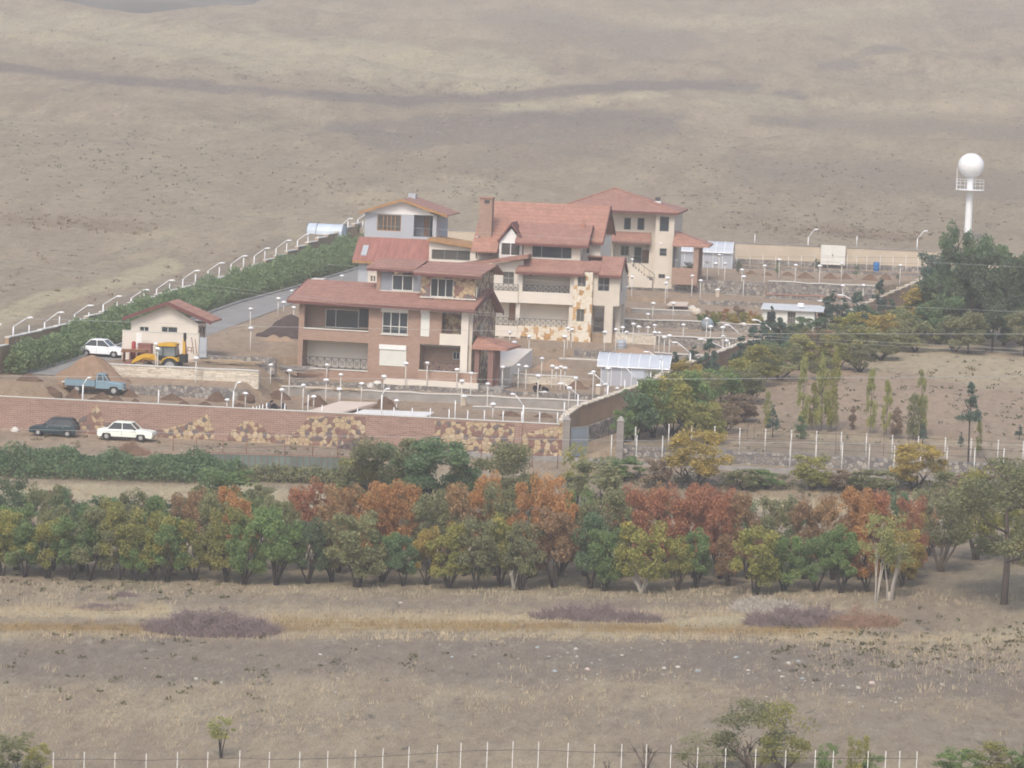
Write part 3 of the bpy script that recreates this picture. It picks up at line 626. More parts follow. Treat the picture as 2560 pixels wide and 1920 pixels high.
    # great rear roof, chimney
    wr=9.0; we=3.2; zR=(h.uz('E',185,225,wr)[1]+h.uz('E',1205,250,wr)[1])/2; zE2=h.uz('E',1190,568,we)[1]; uR=h.uz('E',1206,250,wr)[0]-.1; uL=h.uz('E',150,225,wr)[0]
    o=roof(h,[(uL-1.3,we-2.0,zE2-1.55),(uR,we-.003,zE2-.02),(uR,wr,zR),(uL-.6,wr,zR)],.16,'tile2') if False else roof(h,[(uL-.5,we,zE2),(uR,we,zE2),(uR,wr,zR),(uL-.5,wr,zR)],.16,'tile2')
    sl=(zR-zE2)/(wr-we); g5=Q(75,560,1,1,1)[0]
    h.add('roof',MB().slab([(uL-.5,.9,zE2-sl*(we-.9)),(g[0]-.2,.9,zE2-sl*(we-.9)),(g[0]-.2,we-.003,zE2),(uL-.5,we-.003,zE2)],.16),'tile2')
    h.add('roof',MB().slab([(uL-.5,wr+.003,zR),(uR,wr+.003,zR),(uR,wr+5.5,zE2+.3),(uL-.5,wr+5.5,zE2+.3)],.16),'tile2'); gable_end(h,uR,we,zE2,wr,zR,wr+5.5,zE2+.3,o)
    h.add('wall',MB().box(uL-.3,uR-.25,we+.7,we+.95,zt1-.5,zE2+.15).box(uR-.5,uR-.25,we+.95,wr+5,zt1-.5,zE2+.15),'cream')
    g=Q(990,605,1012,665,we+.6); h.box('side_window','glass',g[0],g[1],we+.66,we+.697,g[2],g[3]); g=Q(1140,590,1205,605,we); 
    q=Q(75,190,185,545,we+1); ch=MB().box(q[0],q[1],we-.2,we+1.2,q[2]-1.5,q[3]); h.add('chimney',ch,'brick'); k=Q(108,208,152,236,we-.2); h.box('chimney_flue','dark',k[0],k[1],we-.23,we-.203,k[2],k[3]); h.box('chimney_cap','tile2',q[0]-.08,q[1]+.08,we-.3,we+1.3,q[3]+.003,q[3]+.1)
    q=Q(28,520,70,590,3); h.box('roof_duct','greyplaster',q[0],q[1],3,3.5,q[2]-.5,q[3])
    return h
cream_villa()
def hip_villa():
    h=Hs('hip_roof_villa','cream villa with a tall pyramid roof, tower bay and corner porch, farthest of the villas','house','E',1350,885,391)
    Q=lambda x0,y0,x1,y1,w=0: h.rect('E',x0,y0,x1,y1,w); zb=-.8
    u0=h.uz('E',1190,700,0)[0]; t=Q(1580,320,1740,890,-1.2); ztop=h.uz('E',1450,318,0)[1]
    wn=[Q(1312,360,1373,465),Q(1428,362,1490,468)]; rc=Q(1205,572,1530,750)
    h.add('wall',wallh(MB(),u0,t[0]+.24,zb,ztop,0,.3,wn+[rc]).box(u0,u0+.3,.3,9,zb,ztop).box(u0,t[1],8.7,9,zb,ztop),'cream2')
    for g in wn: h.window(g,.08,(),(),'greyframe','glass')
    h.box('recess_wall','cream',rc[0],rc[1]+.2,1.5,1.7,rc[2]-.2,rc[3]+.1)
    g=Q(1285,603,1355,688,1.4); h.window(g,1.42,(.5,),(),'greyframe','glass2'); g=Q(1400,613,1465,745,1.4); h.window(g,1.42,(),(.4,),'greyframe','glass',name='door'); g=Q(1470,640,1530,750,1.4); h.box('door','doorwood',g[0],g[1],1.4,1.49,g[2],g[3])
    h.box('floor_slab','conc',rc[0],rc[1],.31,1.49,rc[2]-.2,rc[2]-.003)
    g=Q(1395,700,1530,750,0); h.rail(g,.05,.5)
    st=MB(); a=h.uz('E',1350,745,-.6); 
    for i in range(8): st.box(a[0]+.2+.3*i,a[0]+.5+.3*i,-1.3,-.003,zb,rc[2]-.1-.22*i)
    h.add('entry_steps',st,'cream2'); 
    rr=MB(); rr.tube([(a[0]+.1,-1.32,rc[2]+.85),(a[0]+2.8,-1.32,rc[2]-1.0)],.03,5)
    for i in range(6): x=a[0]+.1+i*.54; z=rc[2]+.85-1.85*i/5; rr.tube([(x,-1.32,z),(x,-1.32,z-.9)],.02,4)
    h.add('stair_railing',rr,'iron')
    # tower bay
    ws=[Q(1620,350,1703,480,-1.2),Q(1620,625,1683,692,-1.2),Q(1610,848,1668,885,-1.2)]
    h.add('tower_bay',wallh(MB(),t[0],t[1],zb,ztop,-1.2,-.9,ws).box(t[0],t[0]+.25,-.9,-.003,zb,ztop).box(t[1]-.25,t[1],-.9,9,zb,ztop),'cream2')
    h.window(ws[0],-1.1,(),(),'greyframe','glass'); h.window(ws[1],-1.1,(),(.5,),'greyframe','glass'); h.window(ws[2],-1.1,(.5,),(),'greyframe','glass')
    q=Q(1625,575,1640,592,-1.3); h.box('wall_lamp','white',q[0],q[1],-1.3,-1.203,q[2],q[3])
    # skirt roof
    zE=h.uz('E',1370,560,-.8)[1]; zT=h.uz('E',1380,482,-.003)[1]; a=h.uz('E',1200,560,-.8)[0]; b=h.uz('E',1542,565,-.8)[0]
    roof(h,[(a,-.8,zE),(b,-.8,zE),(b,-.01,zT),(a,-.01,zT)],.12)
    # pyramid roof
    zE=(h.uz('E',1290,308,-.8)[1]+h.uz('E',1640,314,-2)[1])/2; L=h.uz('E',850,245,5)[0]-.6; Rr=h.uz('E',1790,365,-1)[0]; ap=h.uz('E',1240,108,4.6)
    zE2=h.uz('E',1640,314,-2)[1]
    f0=-1.9; mb=MB(); b0=[(L,f0,zE2),(Rr,f0,zE2),(Rr,10.5,zE2),(L,10.5,zE2)]; n=len(mb.v)
    mb.v+=b0+[(ap[0]-.1,4.6,ap[1]),(ap[0]+.1,4.6,ap[1])]; mb.f+=[(3,2,1,0),(0,1,5,4),(1,2,5),(2,3,4,5),(3,0,4)]
    h.add('roof',mb,'tile'); h.add('eaves_board',MB().box(L+.03,Rr-.03,f0+.03,10.4,zE2-.2,zE2-.004),'fascia')
    for (x,y) in((L,f0),(Rr,f0)): h.add('hip_ridge',MB().tube([(x,y,zE2+.05),(ap[0],4.6,ap[1]+.05)],.09,5),'tile2')
    q=Q(1578,218,1628,272,4); h.box('chimney','white',q[0],q[1],4,5,q[2]-1.2,q[3]); q=Q(1583,180,1622,215,4); h.box('chimney_cap','dark',q[0],q[1],4.1,4.9,q[2],q[3]-.05)
    q=Q(1262,150,1270,205,1.5); h.box('vent_pipe','tile2',q[0],q[1],1.5,1.58,q[2],q[3]); 
    # corner porch
    w=-2.6; z=h.uz('E',1890,600,w)[1]; a=t[1]+.003; b=h.uz('E',2045,600,w)[0]; zt2=h.uz('E',1745,478,0)[1]
    mb=MB(); mb.hull([(a,w,z),(b,w,z),(b,4,z),(a,4,z)],[(a,.5,zt2),(a+.2,.5,zt2),(a+.2,1.2,zt2),(a,1.2,zt2)]); mb.box(a,b,w,4,z-.18,z-.004)
    h.add('porch_roof',mb,'tile2')
    q=Q(1910,612,1955,905,-2.2); h.box('porch_column','brick',q[0],q[1],-2.3,-1.8,q[2]-.6,z-.18); h.box('porch_column','brick',q[0],q[1],2.8,3.3,q[2]-.6,z-.18)
    q=Q(1725,795,1945,905,-2.4); h.box('porch_parapet','brick',q[0],q[1],-2.45,-2.31,q[2]-.4,q[3])
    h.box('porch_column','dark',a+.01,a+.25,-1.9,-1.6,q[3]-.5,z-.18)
    return h
hip_villa()
def grey_house():
    h=Hs('grey_gabled_house','blue grey house with orange edged gable and red sheet metal roof','house','D',190,915,372)
    Q=lambda x0,y0,x1,y1,w=0: h.rect('D',x0,y0,x1,y1,w); zb=-1.5
    w=3.0; g=Q(247,320,868,530,w); wi=Q(355,335,562,475,w); op=Q(672,340,835,525,w); z0=g[2]-.8; ze=h.uz('D',550,330,w)[1]
    h.add('wall',wallh(MB(),g[0],g[1],z0,ze,w,w+.25,[wi,op]).box(g[0],g[0]+.25,w+.25,11,z0,ze).box(g[0],g[1],10.8,11,z0,ze),'greyplaster')
    h.add('side_wall',MB().box(g[1]-.25,g[1],w+1.6,10.8,z0,ze),'greyplaster')
    h.window(wi,w+.08,(.25,.42,.58,.75),(),'orangewood','glass2',t=.07); 
    h.box('recess_wall','bluegrey',op[0]-.2,op[1]-.5,w+1.5,w+1.65,op[2],ze); q=Q(760,350,800,520,w+1.4); h.box('door','doorwood',q[0],q[1],w+1.4,w+1.49,q[2],q[3])
    mb=MB(); 
    for i in range(12): c=op[0]+(op[1]-op[0])*(i+.5)/12; mb.box(c-.012,c+.012,w+.1,w+.13,op[2],op[2]+.95)
    mb.box(op[0],op[1],w+.09,w+.14,op[2]+.95,op[2]+1.0); h.add('railing',mb,'iron')
    a=h.uz('D',198,305,w-.7); p=h.uz('D',566,200,w-.7); b=h.uz('D',962,345,w-.7); zs=(a[1]+b[1])/2
    h.add('gable_wall',MB().prism_xz([(g[0],ze+.003),(g[1],ze+.003),(p[0],p[1]-.3)],w+.02,w+.2),'white')
    for (x,z),nm in((a,'l'),(b,'r')):
        xs=sorted([(x,zs),(p[0],p[1])]); 
        lo=xs[0]; hi=xs[1]; e=.003 if nm=='r' else 0
        h.add('roof',MB().hull([(lo[0]+e,w-.6,lo[1]-.12),(hi[0],w-.6,hi[1]-.12),(hi[0],11.5,hi[1]-.12),(lo[0]+e,11.5,lo[1]-.12)],[(lo[0]+e,w-.6,lo[1]),(hi[0],w-.6,hi[1]),(hi[0],11.5,hi[1]),(lo[0]+e,11.5,lo[1])]),'tile')
        h.add('eaves_board',MB().prism_xz([(lo[0]+e,lo[1]-.22),(hi[0],hi[1]-.22),(hi[0],hi[1]+.03),(lo[0]+e,lo[1]+.03)],w-.7,w-.61),'orangewood')
    q=Q(622,152,686,222,8); h.box('chimney','greyplaster',q[0],q[1],8,9,q[2]-1.5,q[3])
    # red sheet roof in front
    e0=h.uz('D',140,742,-.7); e1=h.uz('D',792,745,-.7); zt_=h.uz('D',480,535,w-.003)[1]; ze_=(e0[1]+e1[1])/2; l1=h.uz('D',182,525,w)[0]
    rf=h.add('roof',MB().slab([(e0[0],-.7,ze_),(e1[0],-.7,ze_),(e1[0],w-.003,zt_),(e0[0],w-.003,zt_)],.1),'metalroof'); 
    for i in range(27):
        pass
    rib=MB(); n=30
    for i in range(n+1):
        x=e0[0]+(e1[0]-e0[0])*i/n; rib.tube([(x,-.7,ze_+.02),(x,w-.01,zt_+.02)],.03,4)
    h.add('roof_rib',rib,'metalroof',parent=rf,kind=None)
    h.box('eaves_board','orangewood',e0[0],e1[0],-.74,-.71,ze_-.24,ze_+.02)
    q=Q(222,588,270,685,.6); f=lambda v:ze_+(zt_-ze_)*(v+.7)/(w+.7); h.add('skylight',MB().slab([(q[0],.1,f(.1)+.08),(q[1],.1,f(.1)+.08),(q[1],1.6,f(1.6)+.08),(q[0],1.6,f(1.6)+.08)],.07),'greyplaster')
    # right wing under a slanting edge roof
    a=h.uz('D',792,542,-.5); b=h.uz('D',1385,640,-.5)
    h.add('roof',MB().hull([(a[0],-.5,a[1]-.22),(b[0],-.5,b[1]-.22),(b[0],6,b[1]-.22),(a[0],6,a[1]-.22)],[(a[0],-.5,a[1]+.06),(b[0],-.5,b[1]+.06),(b[0],6,b[1]+.06),(a[0],6,a[1]+.06)]),'orangewood')
    w1=Q(825,640,1160,725,0); w2=Q(1205,650,1320,715,0); zt3=w1[3]+.02
    h.add('wall',wallh(MB(),e1[0]+.003,b[0]-.4,zb,zt3,0,.25,[w1,w2]),'cream'); h.window(w1,.08,(.33,.66),(),'greyframe','glass2'); h.window(w2,.08,(.5,),(),'greyframe','glass2')
    h.add('gable_wall',MB().prism_xz([(e1[0]+.003,zt3+.003),(b[0]-.4,zt3+.003),(b[0]-.4,b[1]-.26),(e1[0]+.003,a[1]-.26)],.02,.22),'cream')
    g2=MB()
    for i in range(1,22): c=w1[0]+(w1[1]-w1[0])*i/22; g2.box(c-.012,c+.012,.0,.03,w1[2],w1[3])
    h.add('window_grille',g2,'iron')
    # lower walls
    q=Q(190,765,275,915,0); h.box('wall','greyplaster',q[0],q[1],0,.3,zb,ze_-.15); q2=Q(275,800,420,920,0); ww=Q(290,855,348,918,0)
    h.add('wall',wallh(MB(),q[1]+.003,e1[0],zb,ze_-.15,.02,.3,[ww]),'cream'); h.window(ww,.05,(.5,),(),'cream','glass2',t=.1)
    h.box('side_wall','greyplaster',q[0],q[0]+.3,.31,10,zb,ze_+.5)
    return h
grey_house()
def guard_house():
    h=Hs('guard_house','small cream gatehouse with tiled gable roof behind the yellow digger','house','A',1050,648,309)
    Q=lambda x0,y0,x1,y1,w=0: h.rect('A',x0,y0,x1,y1,w); zb=-1.2
    w=1.2; g=Q(1130,320,1710,650,w); w1=Q(1205,403,1287,452,w); w2=Q(1393,405,1534,458,w); ze=h.uz('A',1420,365,w)[1]
    h.add('wall',wallh(MB(),g[0],g[1],zb,ze,w,w+.25,[w1,w2]).box(g[0],g[0]+.25,w+.25,4.4,zb,ze).box(g[0],g[1],4.2,4.4,zb,ze),'cream'); h.window(w1,w+.06,(.5,),(),'frame'); h.window(w2,w+.06,(.4,),(),'frame')
    h.add('side_wall',MB().box(g[1]-.25,g[1],w+.25,4.2,zb,ze),'cream')
    for a in(1.7,3.0): h.box('side_window','glass2',g[1]+.003,g[1]+.03,a,a+.9,zb+2.3,zb+3.6)
    a=h.uz('A',1057,325,w-.7); p=h.uz('A',1445,190,w-.7); b=h.uz('A',1730,330,w-.7)
    zs=a[1]; bx=2*p[0]-a[0]
    h.add('gable_wall',MB().prism_xz([(g[0],ze+.003),(g[1],ze+.003),(p[0],p[1]-.3)],w+.02,w+.22),'cream')
    for x,e in((a[0],-.003),(bx,.003)):
        lo,hi=sorted([(x,zs),(p[0]+e,p[1])]); 
        h.add('roof',MB().hull([(lo[0],w-.6,lo[1]-.14),(hi[0],w-.6,hi[1]-.14),(hi[0],4.9,hi[1]-.14),(lo[0],4.9,lo[1]-.14)],[(lo[0],w-.6,lo[1]),(hi[0],w-.6,hi[1]),(hi[0],4.9,hi[1]),(lo[0],4.9,lo[1])]),'tile2')
        h.add('bargeboard',MB().prism_xz([(lo[0],lo[1]-.26),(hi[0],hi[1]-.26),(hi[0],hi[1]+.04),(lo[0],lo[1]+.04)],w-.7,w-.61),'fascia')
    q=Q(1055,455,1780,650,0); d=Q(1128,462,1145,600,0)
    h.box('yard_wall','cream',q[0],q[1]-.6,0,.2,zb,q[3]); h.box('yard_wall_cap','sill',q[0]-.03,q[1]-.55,-.03,.23,q[3]+.003,q[3]+.06)
    d=Q(1175,460,1225,578,-.05); h.box('door','white',d[0],d[1],-.06,-.003,d[2],d[3])
    MB().box(g[0]-.2,g[1]+.2,w-.02,w-.003,w1[2]-.12,w1[2]-.06)
    d=Q(1228,522,1295,600,-.05); h.box('window_recess','cream2',d[0],d[1],-.03,-.003,d[2],d[3])
    return h
guard_house()
# ------------------------------------------------------------------ words for labels
ORD=['first','second','third','fourth','fifth','sixth','seventh','eighth','ninth','tenth','eleventh','twelfth','thirteenth','fourteenth','fifteenth','sixteenth','seventeenth','eighteenth','nineteenth','twentieth','twenty-first','twenty-second','twenty-third','twenty-fourth','twenty-fifth','twenty-sixth','twenty-seventh','twenty-eighth','twenty-ninth','thirtieth','thirty-first','thirty-second','thirty-third','thirty-fourth','thirty-fifth','thirty-sixth']
def nth(i,n): return 'leftmost' if i==0 else ('rightmost' if i==n-1 else ORD[i]+' from the left')
M['earthwall']=plain('brown_mud_render',(.38,.26,.17),.2,.6,.95,det=7,bump=.5)
M['soil']=plain('fresh_brown_soil',(.17,.11,.075),.3,2.5,.95,det=7,bump=.8)
M['darksoil']=plain('dark_brown_manure',(.075,.055,.05),.3,2.5,.95,det=7,bump=.8)
M['sand']=plain('tan_sand_heap',(.33,.235,.165),.15,2,.95,det=7,bump=.6)
M['rust']=plain('rusty_steel',(.26,.12,.09),.3,3,.8)
M['lampwhite']=plain('white_enamel',(.82,.83,.84),.03,1,.35)
M['postwhite']=plain('off_white_concrete_post',(.66,.64,.60),.1,4,.8)
# ------------------------------------------------------------------ walls
def run_wall(name,label,mat,X0,X1,Y,zb,zt_,th=.3,jit=.05,cap=None,cat='wall',step=1.3,group=None,slope=0):
    rr=random.Random(int(Y*10)); cx=(X0+X1)/2
    root=empty(name,(cx,Y,zb),label=label,cat=cat,group=group)
    n=max(2,int((X1-X0)/step)); tops=[zt_+rr.uniform(-jit,jit) for _ in range(n+1)]
    poly=[(X0-cx,-.6)]+[(X1-cx,-.6)]+[(X0-cx+(X1-X0)*i/n,tops[i]-zb) for i in range(n,-1,-1)]
    MB().prism_xz(poly,-.2,th-.1).build('wall_face',M[mat],root)
    if cap:
        mb=MB()
        for i in range(n):
            a=X0-cx+(X1-X0)*i/n; b=X0-cx+(X1-X0)*(i+1)/n; z0,z1=tops[i]-zb,tops[i+1]-zb
            mb.hull([(a,-.26,z0+.004),(b,-.26,z1+.004),(b,th-.02,z1+.004),(a,th-.02,z0+.004)],[(a,-.26,z0+.075),(b,-.26,z1+.075),(b,th-.02,z1+.075),(a,th-.02,z0+.075)])
        # continuous coping: drop the doubled inner faces
        mb.build('coping',M[cap],root)
    return root
def xr(Y): return float(XR(Y))
def front_wall():
    root=empty('patterned_front_wall',(-20,294.3,-.8),label='long pink brick front wall inlaid with crazy paving wedges, parked cars before it',cat='wall')
    o=root.location; zt_=1.84; n=40; X0,X1=-47,6.75
    MB().box(X0-o.x,X1-o.x,-.12,.13,-.7,zt_-o.z).build('brick_face',M['wallbrick'],root)
    MB().box(X0-o.x,X1-o.x,-.16,.17,zt_-o.z+.003,zt_-o.z+.07).build('coping',M['sill'],root)
    P=[[('A',640,1400),('A',655,1215),('A',770,1150),('A',835,1082),('A',880,1160),('A',895,1215),('A',960,1235),('A',960,1400)],
       [('A',1340,1410),('A',1345,1300),('A',1480,1270),('A',1620,1240),('A',1720,1200),('A',1780,1160),('A',1800,1165),('A',1820,1240),('A',1850,1310),('A',1850,1420)],
       [('P',558,1118),('P',575,1079),('P',593,1067),('P',610,1053),('P',630,1051),('P',653,1063),('P',668,1080),('P',686,1084),('P',715,1087),('P',717,1120)],
       [('N',345,1010),('N',380,855),('N',490,800),('N',560,720),('N',600,650),('N',1265,655),('N',1262,1010)],
       [('P',1087,1052),('P',1286,1060),('P',1286,1150),('P',1087,1150)],[('P',1304,1150),('P',1304,1085),('P',1385,1066),('P',1411,1068),('P',1411,1150)]]
    for pl in P:
        pts=[]
        for z,x,y in pl:
            p=WY(*nz(z,x,y),294.14); pts.append((p.x-o.x,max(-.62,min(p.z,zt_-.01)-o.z)))
        MB().prism_xz(list(reversed(pts)),-.16,-.123).build('stone_panel',M['flag'],root)
    for px in(1288,):
        p=WY(px+8,1090,294.1); MB().box(p.x-o.x-.28,p.x-o.x+.25,-.24,-.163,-.6,zt_-o.z).build('pilaster',M['wallbrick'],root)
front_wall()
def pillar(label,px0,px1,ytop,Y):
    a=WY(px0,ytop,Y); b=WY(px1,ytop,Y); w=b.x-a.x; zg=zt(a.x+w/2,Y-.6)
    r=empty('gate_pillar',(a.x+w/2,Y,zg),label=label,cat='pillar',group='stone pillars of the side gate')
    H=a.z-zg; MB().box(-w/2,w/2,-w/2,w/2,-.8,H-.2).build('shaft',stone_pier,r)
    q=w/2+.06; MB().hull([(-q,-q,H-.197),(q,-q,H-.197),(q,q,H-.197),(-q,q,H-.197)],[(-.04,-.04,H+.22),(.04,-.04,H+.22),(.04,.04,H+.22),(-.04,.04,H+.22)]).build('pyramid_cap',M['conc'],r); return r
stone_pier=brick_mat('grey_stone_courses',(.33,.29,.26),(.26,.23,.21),(.22,.2,.18),.4,.14)
pillar('grey stone gate pillar joined to the end of the patterned wall',1409,1427,1043,294.2)
pillar('lone grey stone gate pillar beside green bushes',1544,1561,1046,294.8)
def gate_leaf():
    a=WY(1428,1045,294.4); r=empty('gate_leaf',(a.x,294.4,zt(a.x,294.0)),R_(55),label='open blue grey sheet metal gate leaf beside the stone pillar',cat='gate')
    MB().box(0,2.1,-.02,.02,.1,2.3).build('sheet',plain('blue_grey_gate_paint',(.25,.29,.33),.1,1,.5),r)
    f=MB(); f.box(0,.07,-.04,.04,0,2.4).box(2.03,2.1,-.04,.04,0,2.4).box(.071,2.029,-.04,.04,2.32,2.4).box(.071,2.029,-.04,.04,1.15,1.22); f.build('frame',M['greyframe'],r)
gate_leaf()
run_wall('stone_wall','grey rubble wall between the soil yard with the blue pickup and the cream block wall','rubble',-33.2,-18.9,299.05,2.1,2.9,.4,.10)
run_wall('block_wall','long cream cut stone wall in front of the yellow digger','block',-30.9,-18.6,302.45,3.3,4.12,.4,.03,'sill')
run_wall('terrace_kerb','thin pale kerb across the yard just behind the corrugated roof','conc',-1.5,xr(303)-.4,304.6,1.72,1.95,.25,.03,'sill',cat='kerb')
run_wall('retaining_wall','long grey mortar wall before the brick villa, lower of the two','conc',-17.9,xr(308.9)-.3,308.85,1.7,2.42,.35,.04,'sill')
run_wall('retaining_wall','upper grey rubble wall under the brick villa and the two squatting men','rubble',-17.7,xr(311)-.3,311.05,2.3,2.82,.3,.04)
run_wall('stone_wall','short grey rubble wall between the gatehouse and the brick villa','rubble',-24.2,-18.4,308.6,4.0,4.72,.4,.07)
run_wall('block_wall','cream cut stone wall left of the greenhouse, behind the squatting men','block',-.9,5.4,318.95,2.75,3.5,.4,.03,'sill')
run_wall('stone_wall','brown rubble wall above the bare bed, left of the greenhouse roof','rubble',2.7,9.6,340.05,3.45,4.25,.4,.08)
run_wall('stone_wall','grey rubble wall with pale coping right of the greenhouse roof','rubble',9.9,xr(340)-.4,340.05,3.45,4.25,.4,.05,'sill')
run_wall('terrace_kerb','thin pale kerb wall across the bare bed below the brown rubble wall','sill',1.8,6.4,336.5,3.3,3.75,.2,.02,cat='kerb')
run_wall('block_wall','cream cut stone wall beside the open passage of the cream villa','block',5.5,9.15,350.25,4.2,5.15,.4,.03,'sill')
run_wall('stone_wall','grey rubble wall with pale coping right of the cream block wall','rubble',9.2,xr(350)-.3,350.25,4.2,5.1,.4,.05,'sill')
run_wall('stone_wall','long grey rubble wall below the autumn shrubs and behind the round tank','rubble',5,xr(360)-.3,360.25,5.1,5.85,.4,.06,'sill')
run_wall('stone_wall','short grey mortar wall left of the autumn shrubs','conc',5,11.4,369.1,5.8,6.25,.4,.04,'sill')
run_wall('stone_wall','low grey rubble wall edged with white stones above the autumn shrubs','rubble',10.7,xr(379.6)-.3,379.65,6.25,6.8,.4,.08)
run_wall('stone_wall','high rough boulder wall in front of the pyramid roofed villa','rubble',2.6,16.8,390.15,6.7,8.15,.5,.08)
run_wall('stone_wall','upper rubble wall right of the pyramid roofed villa, pale coping','rubble',16.9,xr(390)-.2,390.15,6.7,8.3,.5,.05,'sill')
run_wall('stone_wall','lower rubble band with reddish top, right of the boulder wall','rubble',16.9,xr(386)-.3,386.2,6.6,7.25,.5,.05,'tile2')
run_wall('terrace_kerb','low stone kerb under the wire fence near the rear wall','rubble',-4,xr(415)-.3,415.1,8.0,8.5,.3,.04,cat='kerb')
run_wall('rubble_wall','long grey rubble retaining wall under the white posted fence','rubble',11.4,62,296.05,-.6,.33,.5,.08,cat='wall')
run_wall('kerb_wall','low pale stone kerb in front of the rubble retaining wall','conc',-5,62,291.7,-.95,-.42,.4,.06,cat='wall')
def back_wall():
    r=empty('rear_wall',(0,419.2,8.3),label='long pale plastered rear wall on a grey stone base',cat='wall')
    X0,X1=float(XL(419)),45; 
    MB().box(X0,X1,-.15,.2,-.8,.75).build('stone_base',M['rubble'],r)
    MB().box(X0,X1,-.12,.17,.753,2.45).build('plaster_face',M['cream3'],r); MB().box(X0,X1,-.2,.25,2.453,2.56).build('coping',M['conc'],r)
    for i in range(9): 
        x=-24+i*8.2; MB().box(x,x+.4,-.19,-.123,.76,2.44).build('pilaster',M['cream3'],r)
M['cream3']=plain('pale_tan_plaster',(.52,.44,.34),.12,.4,.9,det=6)
back_wall()
def left_boundary():
    r=empty('side_boundary_wall',(-36,350,5),label='stepped mud and stone boundary wall behind the long green hedge',cat='wall')
    m=MB(); c=MB(); Y=297.
    while Y<419:
        x0=XL(Y);x1=XL(Y+4.1); z=zt(XL(Y+2)-.3,Y+2)+.35; b=z-3.2
        A=Vector((x0+36,Y-350,0));B=Vector((x1+36,Y+4.1-350,0)); n=Vector((.3,0,0))
        for mb,lo,hi,e in((m,b-5,z-5,0),(c,z-5+.004,z-5+.09,.07)):
            mb.hull([(A.x-e,A.y,lo),(A.x+.3+e,A.y,lo),(B.x+.3+e,B.y,lo),(B.x-e,B.y,lo)],[(A.x-e,A.y,hi),(A.x+.3+e,A.y,hi),(B.x+.3+e,B.y,hi),(B.x-e,B.y,hi)])
        Y+=4.1
    m.build('wall_face',M['earthwall'],r); c.build('coping',M['sill'],r)
left_boundary()
RT=([294.3,297.9,308.6,317,321,330,350,366,387,410,420],[1.9,2.25,2.95,3.45,3.95,4.35,4.85,5.6,7.0,8.2,8.6])
def right_boundary():
    r=empty('side_boundary_wall',(10,310,0),label='stepped brown mud boundary wall running up from the stone gate pillar',cat='wall')
    m=MB(); c=MB(); f=MB(); Y=294.5; k=0
    while Y<418:
        st=1.15 if Y<335 else 3
        x0=XR(Y)-10;x1=XR(Y+st)-10; z=float(np.interp(Y+st/2,*RT))
        b=min(zt(x1+10.5,Y+st),zt(x0+10.5,Y))-.8
        for mb,lo,hi,e0,e1 in((m,b,z,0,.34),(c,z+.004,z+.10,-.12,.46),(f,b,max(b+.1,z-1.75),.343,.6)):
            if mb is f and Y>322: continue
            mb.hull([(x0+e0,Y-310,lo),(x0+e1,Y-310,lo),(x1+e1,Y-310+st,lo),(x1+e0,Y-310+st,lo)],[(x0+e0,Y-310,hi),(x0+e1,Y-310,hi),(x1+e1,Y-310+st,hi),(x1+e0,Y-310+st,hi)])
        Y+=st; k+=1
    m.build('wall_face',M['earthwall'],r); c.build('coping',M['block'],r); f.build('stone_footing',M['rubble'],r)
right_boundary()
# ------------------------------------------------------------------ garden lamps
GL=[('A',1340,620,835),('A',1357,598,842),('A',1690,665,890),('A',2118,970,1112),('A',1960,1025,1108),('A',2160,240,440),('A',2162,405,605),
('B',123,935,1110),('B',283,980,1220),('B',403,1105,1335),('B',218,1145,1325),('B',497,1205,1312),('B',600,1060,1275),('B',610,930,1068),('B',703,985,1065),('B',726,1015,1250),('B',716,1140,1288),('B',908,1093,1262),('B',1102,1030,1160),('B',1160,1005,1068),('B',1288,955,1160),('B',1473,930,1145),('B',1731,988,1175),('B',1853,1005,1215),('B',1995,1095,1330),('B',1772,1070,1305),('B',1212,1240,1328),('B',2043,1270,1405),('B',323,435,575),('B',190,358,500),('B',237,392,495),('B',308,303,345),('B',741,168,215),('B',2125,950,1150),
('K',1690,840,1075),
('C',325,650,745),('C',358,735,950),('C',488,685,895),('C',793,685,895),('C',822,620,810),('C',857,625,800),('C',1142,665,840),('C',1237,632,830),('C',1330,648,795),('C',1300,610,680),('C',1388,578,770),('C',1440,608,690),('C',1518,620,700),('C',1575,588,690),('C',1573,652,825),('C',1612,655,840),('C',1658,700,855),('C',1701,690,860),('C',1819,600,780),('C',2020,597,780),('C',2055,607,780),('C',2163,608,720),('C',2163,710,880),('C',2197,722,840),
('C',257,950,1145),('C',396,932,1150),('C',461,945,1150),('C',596,938,1105),('C',687,942,1140),('C',723,960,1140),('C',762,947,1160),('C',797,958,1155),('C',566,1025,1240),('C',890,1045,1255),('C',1040,990,1255),('C',834,1130,1325),('C',1168,960,1205),('C',1403,995,1130),('C',1253,1135,1195),('C',1148,1105,1212),('C',178,1270,1410),
('C',1380,20,180),('C',1378,170,345),('C',1757,35,205),('C',1685,188,370),('C',1668,225,410),('C',1897,162,350),('C',1970,203,375),('C',1325,280,372),('C',1305,300,400),('C',1272,400,540),('C',1560,400,550),('C',1735,400,555),('C',1519,520,550),('C',2030,45,220),('C',2180,65,230),('C',2105,60,105),('C',1287,320,400),
('I',1598,400,620),('I',1427,525,735),('I',1165,545,790),('I',1187,595,835),('I',1780,598,830),('I',2060,545,785),('I',905,345,590),
('G',845,1100,1250),('G',998,1098,1225),('G',1270,965,1110),('G',838,935,1075)]
